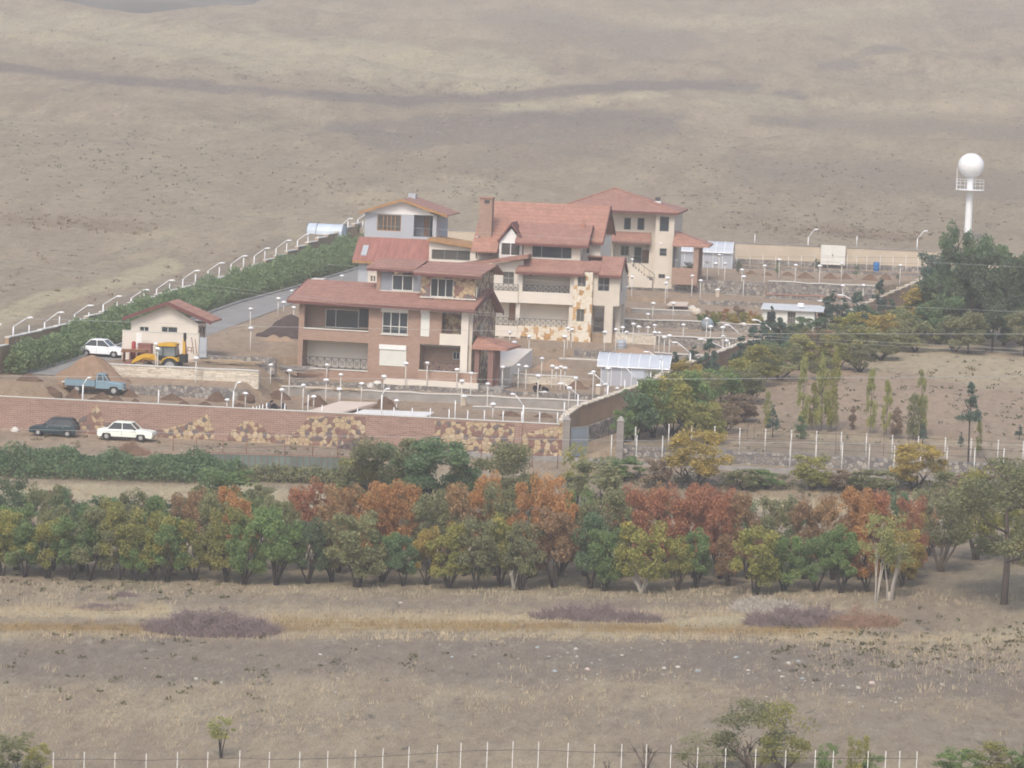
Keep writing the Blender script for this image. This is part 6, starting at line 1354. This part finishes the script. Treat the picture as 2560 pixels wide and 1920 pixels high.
def limbs(seed,kind,h0,sp):
    # unit trunk reaching up into the crown; h0 clear stem height, sp spread
    r=random.Random(seed); mb=MB()
    if kind=='vase':
        for i in range(r.randint(5,7)):
            a=r.random()*6.283; rr=r.uniform(.5,1)*sp; b=r.random()*.04
            p=[(b*math.cos(a),b*math.sin(a),-.05),(rr*.25*math.cos(a),rr*.25*math.sin(a),h0*.6),(rr*.62*math.cos(a+.2),rr*.62*math.sin(a+.2),h0*1.5),(rr*math.cos(a+.1),rr*math.sin(a+.1),h0*2.4)]
            mb.tube(p,[.026,.021,.013,.005],5)
            for j in range(3):
                q=Vector(p[2]).lerp(Vector(p[3]),r.random()*.7); mb.tube([tuple(q),tuple(q+Vector((r.uniform(-.12,.12),r.uniform(-.12,.12),r.uniform(.08,.2))))],[.008,.003],4)
        mb.tube([(0,0,-.06),(0,0,h0*.35)],[.05,.03],6)
    else:
        top=.92; mb.tube([(0,0,-.05),(.01,0,h0),(-.01,.01,.6),(0,0,top)],[.028,.022,.012,.003],6)
        for i in range(9):
            z=h0+(top-h0)*r.random()*.8; a=r.random()*6.283; l=sp*(1-.6*(z-h0)/(1-h0)); mb.tube([(0,0,z),(l*.6*math.cos(a),l*.6*math.sin(a),z+.06),(l*math.cos(a),l*math.sin(a),z+.15)],[.011,.007,.002],4)
    return mb
# prototype meshes: crown units 1 x 1 x 1, scaled per tree
_cm={}
def cmesh(shape,v,n,leaf,blobs=30):
    k=(shape,v,n,leaf)
    if k not in _cm: _cm[k]=crown(hash(shape)%97 if 0 else sum(map(ord,shape))+v*13,n,leaf,shape,blobs=blobs).mesh('crown')
    return _cm[k]
_tm={}
def tmesh(kind,v,h0,sp):
    k=(kind,v,h0,sp)
    if k not in _tm: _tm[k]=limbs(v*7+3,kind,h0,sp).mesh('trunk',None,True)
    return _tm[k]
def setmat(o,m):
    if not o.data.materials: o.data.materials.append(m)
    o.material_slots[0].link='OBJECT'; o.material_slots[0].material=m
def tree(px,py,hpx,wpx,col,label,shape='round',kind='vase',v=0,n=4200,leaf=.030,h0=.16,group=None,cat='tree',name='orchard_tree',bk=None,Y=None,cz=.85,lean=0):
    p=WT(px,py,150,470) if Y is None else WY(px,py,Y)
    D=(p-CAMP).dot(_fh); k=D/FOC; H=hpx*k; Wd=wpx*k
    r=empty(name,(p.x,p.y,zt(p.x,p.y) if Y is None else p.z),rnd.random()*6.28,label=label,cat=cat,group=group)
    t=link(bpy.data.objects.new('trunk',tmesh(kind,v%5,h0,.34))); t.parent=r; t.scale=(Wd,Wd,H) if kind=='vase' else (min(H*.9,Wd*1.1),min(H*.9,Wd*1.1),H); setmat(t,bk or bark)
    if n:
        c=link(bpy.data.objects.new('crown',cmesh(shape,v%5,n,leaf))); c.parent=r; c.scale=(Wd,Wd,H*cz); c.location=(0,0,H*(1-cz)); setmat(c,LM[col])
    return r
COLW={'green':'green','olive':'olive','ygreen':'yellow green','yellow':'yellow','orange':'orange','red':'red','rust':'rust brown','dark':'dark green','blue':'blue green','deep':'deep green','brown':'dry brown','lime':'pale lime','hedge':'green'}
def row(L,what,group,cat='tree',name='orchard_tree',**k):
    """L: (px,py,h,w,col[,dict]) ; label tells colour, row and order among the same colour"""
    L=sorted(L,key=lambda q:q[0]); cnt={}
    for q in L: cnt.setdefault(q[4],[]).append(q)
    for i,q in enumerate(L):
        same=cnt[q[4]]; j=same.index(q); w=COLW[q[4]]
        lab=('%s %s'%(w,what)) if len(same)==1 else ('%s %s, %s'%(w,what,nth(j,len(same))))
        kk=dict(k); kk.update(q[5] if len(q)>5 else {}); tree(q[0],q[1],q[2],q[3],q[4],lab,v=i,group=group,cat=cat,name=name,**kk)
F=[(5,1440,190,120,'ygreen'),(62,1443,165,110,'green'),(118,1446,175,120,'ygreen'),(180,1450,185,130,'green'),(222,1452,210,140,'olive'),(300,1450,215,135,'ygreen'),(340,1453,150,90,'green'),(385,1452,200,120,'ygreen'),(418,1455,185,120,'green'),(486,1452,175,130,'ygreen'),(567,1455,215,120,'ygreen'),(610,1462,200,120,'green'),(689,1463,230,150,'green'),(770,1460,190,120,'dark'),
 (830,1455,175,110,'olive'),(892,1468,215,160,'olive'),(955,1455,150,100,'green'),(1008,1466,150,95,'deep'),(1065,1463,170,100,'yellow'),(1123,1470,190,130,'ygreen'),(1185,1473,205,130,'olive'),(1250,1465,205,120,'ygreen'),(1304,1476,200,120,'olive'),(1385,1468,230,150,'rust'),
 (1474,1472,215,120,'deep'),(1512,1478,180,110,'green'),(1605,1482,205,150,'ygreen',dict(bk=pbark)),(1694,1476,160,90,'ygreen'),(1740,1470,170,100,'green'),(1822,1465,150,90,'rust'),(1886,1488,195,140,'ygreen'),(1960,1478,160,110,'green'),(2040,1478,170,120,'green'),(2100,1482,195,120,'green'),(2165,1480,190,100,'orange'),(2255,1470,170,110,'yellow')]
F=[(q[0],q[1],q[2]*.9)+tuple(q[3:]) for q in F]
row(F,'tree in the front row of the orchard','orchard trees, front row',leaf=.023,n=8000)
Rm=[(40,1425,170,120,'green'),(130,1425,170,120,'olive'),(205,1428,175,120,'green'),(275,1425,190,120,'ygreen'),(370,1425,190,120,'green'),(455,1425,200,110,'rust'),(530,1425,205,120,'olive'),(600,1428,195,110,'orange'),(690,1430,200,120,'olive'),(760,1425,215,110,'red'),(845,1432,230,130,'rust'),(930,1435,235,130,'orange'),(1000,1430,240,120,'orange'),(1080,1438,210,130,'olive'),(1160,1440,240,130,'rust'),(1240,1440,240,130,'olive'),(1320,1445,250,130,'orange'),(1400,1442,230,130,'orange'),(1460,1440,200,110,'olive'),(1540,1445,230,130,'olive'),(1610,1442,225,120,'red'),(1670,1445,240,130,'red'),(1735,1445,245,130,'red'),(1800,1448,230,120,'red'),(1870,1448,225,120,'rust'),(1940,1448,215,120,'olive'),(2010,1448,210,120,'rust'),(2080,1450,225,120,'rust'),(2150,1450,235,120,'orange'),(2215,1450,225,110,'red'),(2275,1450,215,100,'red')]
row(Rm,'tree in the middle row of the orchard','orchard trees, middle row',leaf=.022,n=7000)
Rb=[(20,1395,215,120,'dark'),(105,1398,200,120,'olive'),(170,1398,190,110,'deep'),(330,1400,190,120,'olive'),(400,1400,160,110,'ygreen'),(500,1400,185,120,'rust'),(560,1398,190,100,'orange'),(640,1402,175,110,'green'),(800,1400,215,110,'red'),(880,1408,195,120,'orange'),(960,1408,215,110,'orange'),(1050,1410,170,110,'olive'),(1130,1412,210,120,'olive'),(1210,1412,245,120,'orange'),(1290,1412,240,120,'olive'),(1360,1415,240,110,'orange'),(1450,1415,200,110,'green'),(1560,1415,215,120,'red'),(1640,1418,220,110,'rust'),(1720,1418,215,110,'red'),(1790,1418,210,110,'red'),(1850,1420,180,100,'deep'),(1930,1420,160,100,'rust'),(2000,1420,175,100,'deep'),(2110,1422,210,110,'orange'),(2180,1422,205,100,'red'),(2240,1424,210,90,'deep')]
row(Rb,'tree in the back row of the orchard','orchard trees, back row',leaf=.022,n=5600)
# pale stemmed young trees at the right end
for px,py,h,w,l in((2189,1506,235,110,'slender pale barked tree with thin yellow green crown, left of the pair'),(2223,1500,225,140,'slender pale barked tree with thin yellow green crown, right of the pair')): tree(px,py,h,w,'lime',l,kind='vase',h0=.27,n=1800,leaf=.024,bk=pbark,name='birch_tree',group='pale barked trees',cz=.62)
tree(1284,1478,75,70,'lime','small bare white stemmed sapling under the front orchard trees',n=0,bk=pbark,h0=.3,name='bare_sapling')
# large trees behind the orchard
BG=[(950,1300,215,250,'olive'),(1090,1310,230,270,'deep'),(1235,1300,205,240,'olive'),(1010,1290,200,190,'deep'),(890,1290,150,140,'ygreen')]
row(BG,'large walnut tree below the patterned wall','large trees before the patterned wall',name='walnut_tree',n=14000,leaf=.0165,kind='vase')
MS=[(1490,1300,160,200,'olive',dict(n=3600)),(1440,1262,165,90,'ygreen',dict(n=1200,leaf=.03)),(560,1280,110,190,'green'),(650,1300,90,110,'olive'),(430,1320,80,100,'dark'),(350,1330,90,160,'dark'),(245,1330,95,150,'deep'),(60,1330,110,150,'deep'),(150,1300,80,100,'brown')]
row(MS,'bushy tree between orchard and track','scattered trees behind the orchard',name='bushy_tree',n=3600,leaf=.03)
YT=[(1740,1222,155,185,'yellow',dict(n=6500,leaf=.022)),(2290,1224,125,180,'yellow',dict(n=6500,leaf=.022)),(2030,1225,90,120,'ygreen'),(1640,1222,80,90,'brown'),(1860,1225,55,110,'olive'),(1920,1222,50,120,'green'),(2180,1232,60,150,'olive'),(2100,1225,50,120,'brown'),(1560,1200,60,120,'green'),(2440,1240,60,140,'brown'),(2380,1245,70,120,'olive')]
row(YT,'bushy tree below the rubble retaining wall','trees below the rubble wall',name='bushy_tree',n=3400,leaf=.032,h0=.12)
tree(2509,1512,400,480,'olive','large spreading half bare walnut tree at the right edge',kind='stem',h0=.26,n=15000,leaf=.0115,bk=gbark,name='walnut_tree',shape='wide',group=None)
row([(2350,1430,230,170,'olive'),(2440,1400,240,170,'ygreen'),(2320,1390,130,100,'rust'),(2540,1410,260,160,'ygreen'),(2400,1350,150,150,'brown'),(2290,1400,120,100,'yellow')],'sparse tree around the large right edge walnut','sparse trees at the right',name='sparse_tree',n=6000,leaf=.019,bk=gbark)
# ------------------------------------------------------------------ right slope outside the wall
DT=[(2425,850,235,190,'dark',dict(n=9000,leaf=.022)),(2340,850,165,150,'dark',dict(n=6000,leaf=.024)),(2510,865,235,180,'dark',dict(n=8000,leaf=.022)),(2385,845,300,110,'deep',dict(n=5000,leaf=.026)),(2470,848,270,140,'deep',dict(n=6000,leaf=.024)),(2335,795,170,110,'blue'),(2555,850,200,110,'deep'),(2450,800,200,150,'deep',dict(n=7000,leaf=.022)),(2545,800,170,120,'dark'),(2360,800,150,130,'deep'),(2480,880,130,130,'dark'),(2560,890,120,110,'olive'),(2420,885,110,120,'olive')]
row(DT,'tall leafy tree under the water tower','dark trees under the water tower',name='dense_tree',kind='stem',h0=.2,n=5200,leaf=.027)
MB_=[(2345,862,110,110,'deep',dict(shape='round')),(2300,845,110,110,'yellow'),(2265,840,90,90,'ygreen'),(2245,865,80,110,'olive'),(2190,870,75,110,'yellow'),(2200,900,70,100,'olive'),(2140,895,70,110,'ygreen'),(2100,880,60,90,'olive'),(2095,925,75,90,'ygreen'),(2150,930,60,80,'olive'),(2040,905,70,90,'brown'),(2000,925,75,90,'ygreen'),(1950,950,80,100,'olive'),(1905,965,90,100,'ygreen'),(2385,880,80,90,'olive'),(2170,835,60,80,'deep'),(1990,880,60,80,'olive'),
 (1590,1100,105,100,'deep'),(1560,1105,70,60,'green'),(1635,1095,130,100,'green'),(1680,1090,130,110,'ygreen'),(1725,1080,130,110,'green'),(1770,1060,110,100,'olive'),(1660,1020,80,90,'olive'),(1715,1010,95,100,'yellow'),(1800,1020,90,100,'green'),(1765,1110,90,90,'ygreen'),(1830,1000,90,90,'ygreen'),(1870,1010,80,80,'olive'),(1810,1085,70,80,'brown'),(1885,930,60,60,'olive'),(1600,1050,60,70,'olive'),(1850,1055,60,80,'brown')]
MB_=[(q[0],q[1],q[2]*1.2,q[3]*1.25)+tuple(q[4:]) for q in MB_]+[(1960,900,80,120,'olive'),(2020,870,80,110,'deep'),(2080,900,80,110,'olive'),(2120,860,80,110,'ygreen'),(1850,980,80,110,'ygreen'),(1930,930,80,110,'deep'),(2060,950,60,90,'olive'),(1700,1060,90,110,'ygreen'),(1610,1080,100,110,'ygreen'),(2230,860,90,120,'deep'),(2290,880,80,120,'olive')]
row(MB_,'bushy tree along the brown side wall','bushy trees along the side wall',name='bushy_tree',n=4200,leaf=.029,h0=.12)
CN=[(1770,962,110,62,'blue'),(1731,962,62,58,'blue'),(1684,985,75,60,'blue'),(1880,925,100,70,'blue'),(1905,900,85,60,'blue'),(1945,905,105,75,'blue'),(1925,860,70,40,'blue'),(2062,845,95,70,'blue'),(2105,838,85,60,'blue'),(2140,845,110,70,'blue'),(2195,820,110,60,'blue'),(2225,835,80,60,'blue'),(1850,925,80,60,'blue'),(1975,890,70,60,'blue'),(2080,815,60,40,'blue'),(2160,870,80,60,'blue')]
CN=[(q[0],q[1],q[2]*1.15,q[3]*1.3)+tuple(q[4:]) for q in CN]
row(CN,'conifer in the belt between boundary wall and dry slope','conifers of the slope belt',name='conifer_tree',kind='stem',shape='cone',n=3000,leaf=.030,h0=.1,cz=.92)
PO=[(2004,1078,185,46,'lime'),(2030,1076,120,40,'ygreen'),(2052,1078,195,60,'lime'),(2078,1080,215,55,'ygreen'),(2174,1085,165,42,'lime'),(2215,1088,140,38,'lime'),(2300,1095,170,45,'lime'),(1918,1070,95,34,'lime'),(2282,1100,120,60,'olive'),(2240,1098,80,50,'brown'),(2445,1140,90,26,'lime'),(2130,1075,60,30,'brown'),(2000,1100,60,40,'deep')]
row(PO,'young poplar on the dry slope','young poplars on the dry slope',name='poplar_tree',kind='stem',shape='column',n=3600,leaf=.026,h0=.08,cz=.93,bk=gbark)
row([(1931,1095,85,42,'blue'),(2306,1112,58,36,'blue'),(2402,1118,40,22,'blue'),(2548,1100,40,30,'blue'),(2118,1100,14,10,'blue'),(2420,1158,210,70,'blue',dict(h0=.5,cz=.5))],'small fir standing alone on the dry slope','lone firs on the dry slope',name='conifer_tree',kind='stem',shape='cone',n=1500,leaf=.036,h0=.2,cz=.75)
for i,(x,y,h) in enumerate(((2088,1140,135),(2208,1140,110),(1868,1100,60),(1885,1100,55),(2270,1135,70))): tree(x,y,h,24,'brown','bare thin trunk on the dry slope, '+nth(i,5) if 0 else 'bare thin trunk on the dry slope, '+['fourth','fifth','leftmost','second','rightmost'][i]+' from left' .replace('leftmost from left','leftmost'),kind='stem',n=0,h0=.5,name='bare_tree',group='bare trunks on the dry slope',bk=gbark)
# shrubs inside the compound
AS=[('I',720,1130,90,110,'green'),('I',800,1120,120,110,'brown'),('I',880,1140,130,120,'ygreen'),('I',960,1110,130,120,'orange'),('I',1040,1140,110,120,'ygreen'),('I',1130,1100,150,120,'brown'),('I',1200,1140,120,120,'ygreen'),('I',1290,1130,120,120,'orange'),('I',1370,1150,90,110,'ygreen'),('I',1090,1155,80,110,'yellow'),('I',1280,1160,80,110,'yellow'),('I',840,1160,70,110,'green')]
row([(*nz(z,x,y),h/4.608*1.1,w/4.608*1.35,c) for z,x,y,h,w,c in AS],'shrub in the autumn bed left of the white hut','autumn shrubs left of the white hut',name='shrub',cat='shrub',n=1300,leaf=.05,h0=.1,cz=.95)
SP=[('G',78,1028,110,45,'dark'),('G',365,1045,140,40,'deep'),('G',655,1000,90,50,'dark'),('G',950,1050,110,35,'deep'),('L',470,1120,100,60,'dark'),('D',935,555,110,50,'green'),('D',1000,555,30,40,'green'),('D',1150,580,80,70,'lime')]
row([(*nz(z,x,y),h/ZO[z][2],w/ZO[z][2]*1.2,c) for z,x,y,h,w,c in SP],'sapling near the rear wall','saplings near the rear wall',name='sapling',kind='stem',n=700,leaf=.05,h0=.15)
tree(*nz('I',550,545),70/4.6*1.6,30,'dark','dark potted shrub standing inside the corner porch',kind='stem',n=900,leaf=.05,name='shrub',cat='shrub',Y=390.5)
tree(*nz('K',1815,640),150/6.1,12,'dark','slim dark cypress left of the grey gabled house',shape='column',kind='stem',n=900,leaf=.05,name='cypress_tree',Y=395)
# ------------------------------------------------------------------ hedges
def hedge(name,label,fn,n,leaf,mat,hfn,seed,cat='hedge'):
    r=random.Random(seed); mb=MB(); P=[]
    for i in range(n):
        u,v,w=r.random(),r.random(),r.random(); x,y=fn(u,v); h=hfn(x,y); 
        edge=1-abs(v-.5)*1.1; zz=zt(x,y)+h*edge*(w**.6)+.05
        mb.leaf((x+r.gauss(0,.12),y+r.gauss(0,.12),zz),leaf*r.uniform(.6,1.3))
    x0,y0=fn(.5,.5); o=(x0,y0,zt(x0,y0)); e=empty(name,o,label=label,cat=cat)
    mb.v=[(a-o[0],b-o[1],c-o[2]) for a,b,c in mb.v]; mb.build('foliage',LM[mat],e)
    st=MB()
    for i in range(60):
        x,y=fn((i+.5)/60,.5+r.uniform(-.2,.2)); z=zt(x,y); st.tube([(x-o[0],y-o[1],z-.3-o[2]),(x-o[0]+r.uniform(-.3,.3),y-o[1],z+hfn(x,y)*.6-o[2])],[.05,.02],4)
    st.build('stems',bark,e); return e
def hf(x,y): return 2.6+1.1*mnoise.noise((x*.5,y*.28,0))+.45*mnoise.noise((x,y*.9,3))+.5*min(1,max(0,(y-340)/60))
def lf_(u,v):
    Y=299+(415-299)*u; near=max(0,(316-Y)/14); return float(XL(Y))+.7+(3.5-1.7*near)*v,Y
hedge('road_hedge','long bushy green hedge climbing beside the asphalt road',lf_,95000,.115,'hedge',hf,3)
hedge('long_hedge','dark green hedge below the track, left of the red framed screen',lambda u,v:(-44+28.3*u,278.2+4.2*v),26000,.12,'deep',lambda x,y:1.9+1.2*mnoise.noise((x*.5,y*.4,0)),4)
hedge('scrub_hedge','low grey green scrub growing before the red framed screen',lambda u,v:(-16+13*u,279.6+1.6*v),4200,.13,'olive',lambda x,y:1.3+.9*mnoise.noise((x*.5,1,0)),5)
# ------------------------------------------------------------------ dry brush, piles, single bushes
def brush(label,px,py,wpx,hpx,n,mat,L=.5,name='brush_pile',dep=.22,cat='brush'):
    p=WT(px,py,150,330); k=(p-CAMP).dot(_fh)/FOC; W=wpx*k/2; H=hpx*k; r=random.Random(int(px)); mb=MB()
    for i in range(n):
        a=r.random()*6.283; q=math.sqrt(r.random()); x,y=W*q*math.cos(a),W*dep*2*q*math.sin(a); hh=H*(1-q**1.5)**.8*max(.05,.55+1.3*mnoise.noise((x*.9+px,y*1.3,0))); z=hh*r.random()**.8
        d=Vector((r.gauss(0,1),r.gauss(0,.7),r.gauss(.35,.6))).normalized()*L*r.uniform(.4,1); s=d.cross(Vector((0,-1,.2))).normalized()*.012*r.uniform(.7,1.6)
        c=Vector((x,y,z)); m=len(mb.v); mb.v+=[tuple(c-s),tuple(c+s),tuple(c+d+s*.3),tuple(c+d-s*.3)]; mb.f.append((m,m+1,m+2,m+3))
    zg=[zt(p.x+v[0],p.y+v[1]) for v in mb.v]; z0=zt(p.x,p.y); mb.v=[(v[0],v[1],v[2]+g-z0) for v,g in zip(mb.v,zg)]
    o=mb.build(name,mat,None,label=label,cat=cat); o.location=(p.x,p.y,z0); return o
brush('large purple brown brush pile at left in the dry strip',530,1578,350,64,7000,twigm,.75)
brush('long low thicket of bare purple twigs in the middle of the dry strip',1490,1548,340,40,3200,twigm,.8,dep=.12)
brush('broad brush heap of purple and reddish twigs at right, before the stacked branches',1990,1560,260,66,4500,twigm,.7)
brush('reddish brown dry twigs at the right end of the broad brush heap',2140,1564,220,40,3200,twig2,.6)
brush('stack of cut grey branches behind the broad brush heap',1915,1528,180,40,1800,pbark,.6)
brush('dark dry weeds on the bank left of the orchard trunks',315,1490,60,14,500,twigm,.3,'dry_weed',cat='weed')
brush('brown dry weeds on the bank below the front orchard row, left',260,1522,170,14,1300,twigm,.3,'dry_weed',cat='weed')
brush('pale tan dry bush on the bank behind the white saloon fence',330,1135,90,32,1800,twig2,.5,'dry_bush',cat='bush')
brush('grey dry bush at the foot of the patterned wall',875,1122,60,28,1200,twigm,.4,'dry_bush',cat='bush')
tree(552,1895,105,80,'lime','small leaning young tree alone in the foreground field',n=1300,leaf=.035,h0=.3,name='young_tree',kind='vase',cz=.55,bk=bark)
LB=[(1880,1925,195,260,'olive',dict(n=4200,leaf=.016,bk=gbark)),(1960,1935,200,200,'ygreen',dict(n=2600,leaf=.018,bk=gbark)),(1760,1940,120,180,'olive',dict(n=1300,leaf=.02,bk=gbark)),(2070,1945,90,70,'green'),(2140,1950,120,70,'ygreen'),(2180,1950,70,70,'green'),(2400,1955,90,150,'green'),(2480,1950,95,150,'ygreen'),(2560,1960,90,140,'green'),(25,1945,120,160,'olive'),(90,1945,90,90,'ygreen')]
row(LB,'bush rising from the bottom edge','bushes along the bottom edge',name='bush',cat='bush',n=2600,leaf=.026,h0=.1,cz=.92)
for x,y,h,w,l in((1615,1925,110,170,'bare dark branched shrub left of the big foreground bush'),(1520,1930,60,70,'small bare dark shrub behind the foreground posts'),(2540,1930,150,170,'bare grey branched shrub at the right foreground edge')): tree(x,y,h,w,'brown',l,n=0,h0=.2,name='bare_shrub',cat='shrub',bk=gbark)
# ------------------------------------------------------------------ weeds, grass, stones
def scatter(name,label,zones,mat,size,asp,n0,upright=True,seed=1,kind='stuff',lo=150,hi=470,per=6):
    r=random.Random(seed); mb=MB()
    for (x0,y0,x1,y1,n,jy) in zones:
        for i in range(n):
            t=r.random(); px=x0+(x1-x0)*t; py=y0+(y1-y0)*t+r.gauss(0,jy)
            p=WT(px,py,lo,hi,1.0)
            for k in range(per):
                s=size*r.uniform(.5,1.3); q=Vector((p.x+r.gauss(0,size*.7),p.y+r.gauss(0,size*.7),p.z))
                if upright:
                    d=Vector((r.gauss(0,.35),r.gauss(0,.3),1)).normalized()*s; w=Vector((asp*s,r.gauss(0,.1)*s*asp,0)); m=len(mb.v); q.z-=.03
                    mb.v+=[tuple(q-w),tuple(q+w),tuple(q+d)]; mb.f.append((m,m+1,m+2))
                else: q.z+=r.random()*size*.9; mb.leaf(q,s*.5)
    o=mb.build(name,mat,None,label=label,kind=kind); return o
straw=plain('dry_straw',(.42,.345,.235),.25,.6,.95); ochre=plain('ochre_grass',(.31,.225,.115),.3,.5,.95); weed=leafmat('dull_green_weeds',(.19,.18,.09),(.26,.23,.12)); scrubm=plain('dark_steppe_scrub',(.15,.135,.11),.3,.3,.95); scrub2=plain('brown_steppe_scrub',(.25,.19,.135),.3,.3,.95)
scatter('dry_grass','pale dry straw grass standing in strips',[(0,1530,420,1528,900,9),(640,1545,1280,1552,900,9),(1280,1552,2100,1530,900,9),(0,1590,2560,1600,1500,7),(0,1235,760,1252,700,14),(1650,1262,2300,1270,700,12),(0,1480,2560,1500,900,12),(700,1780,2560,1700,900,50),(0,1800,900,1760,700,60),(2000,1600,2560,1660,500,30)],straw,.30,.09,0,per=5,seed=2)
scatter('ochre_grass','ochre brown grass standing along the dry strip',[(0,1572,640,1575,900,6),(690,1558,1280,1572,1200,7),(1280,1572,2150,1580,900,7),(1560,1230,2560,1240,500,12)],ochre,.30,.08,0,per=5,seed=3)
scatter('scrub','dark dwarf scrub dotted over the dry hillside',[(0,330,900,420,170,60),(0,380,500,440,110,30),(280,160,1300,245,160,14),(900,230,1300,225,90,8),(900,400,1300,480,70,30),(1700,480,2400,560,150,50),(1600,420,2560,430,80,30),(0,70,1200,120,70,40),(0,620,500,560,60,40),(1300,150,2560,250,70,60),(1300,280,1900,400,50,50),(0,490,860,500,80,50),(2000,600,2560,560,40,20)],scrubm,.24,.5,0,upright=False,seed=4,lo=420,hi=1050,per=7)
scatter('brown_scrub','brown dry scrub clumps on the lower hillside',[(0,545,400,575,80,14),(0,700,700,640,60,40),(600,420,1300,440,60,40),(1800,560,2300,600,160,10),(1700,500,2560,540,90,30),(860,520,1200,500,50,20)],scrub2,.28,.5,0,upright=False,seed=5,lo=330,hi=1050,per=8)
scatter('weeds','dull green weeds dotted over the foreground field',[(0,1620,1300,1640,60,40),(1900,1600,2560,1620,150,40),(2000,1640,2560,1640,60,30),(0,1700,700,1720,30,40),(0,1470,600,1480,60,14),(1500,1200,2560,1225,700,12),(400,1290,900,1290,250,20),(0,1110,900,1125,60,14),(1700,1040,2560,1060,140,40),(1950,940,2560,960,90,40),(130,895,320,840,60,10)],weed,.24,.3,0,upright=False,seed=6,per=9)
def stones():
    r=random.Random(11); mb=MB(); z=[(1280,1640,1500,1680,60,30),(1500,1640,2000,1720,120,38),(900,1640,1280,1640,30,26),(1950,1700,2260,1760,80,20),(400,1690,720,1700,25,16),(0,1700,900,1700,40,50),(400,1130,1400,1150,120,10),(0,1110,300,1125,30,8),(1900,1530,2100,1520,40,8),(1300,1780,2560,1800,40,40),(500,930,640,925,30,8),(1250,1010,1500,1000,25,20),(1650,780,2300,700,30,40),(560,905,740,900,30,8)]
    for x0,y0,x1,y1,n,j in z:
        for i in range(n):
            t=r.random(); p=WT(x0+(x1-x0)*t,y0+(y1-y0)*t+r.gauss(0,j),150,470,.6); s=.03+.085*r.random()**2.5
            mb.ball((p.x,p.y,p.z+s*.3),s*r.uniform(.8,1.4),s,s*r.uniform(.5,.9),5,3)
    mb.build('loose_stones',plain('pale_field_stone',(.42,.40,.355),.25,.4,.9),None,label='small pale stones strewn over field, track and yard',kind='stuff')
stones()
def big_stones():
    r=random.Random(9)
    L=[(1343,1621,.2,'bluish'),(1440,1625,.2,'white'),(1387,1680,.24,'bluish'),(1468,1675,.22,'pinkish'),(1695,1670,.24,'white'),(1745,1680,.26,'bluish'),(1840,1645,.22,'bluish'),(1972,1660,.22,'white'),(1996,1655,.2,'bluish'),(1955,1694,.2,'white'),(2005,1698,.2,'bluish'),(2180,1710,.26,'pinkish'),(2145,1722,.2,'white'),(1870,1678,.2,'white'),(800,1638,.18,'white'),(1130,1644,.17,'bluish'),(1002,1508,.17,'white'),(2355,1713,.18,'white'),(1555,1640,.16,'white'),(490,1698,.18,'white'),(1660,1672,.2,'white')]
    mt={'bluish':plain('bluish_field_stone',(.30,.33,.33),.2,3,.9),'white':plain('white_field_stone',(.47,.45,.40),.15,3,.9),'pinkish':plain('pinkish_field_stone',(.50,.40,.35),.15,3,.9)}
    L.sort(); c={}
    for q in L: c.setdefault(q[3],[]).append(q)
    for q in L:
        x,y,s,k=q; p=WT(x,y,150,300); rock(s*.72,r,'%s field stone on the foreground slope, %s'%(k,nth(c[k].index(q),len(c[k]))),p,mt[k],'field_stone','stone','larger stones on the foreground slope')
big_stones()
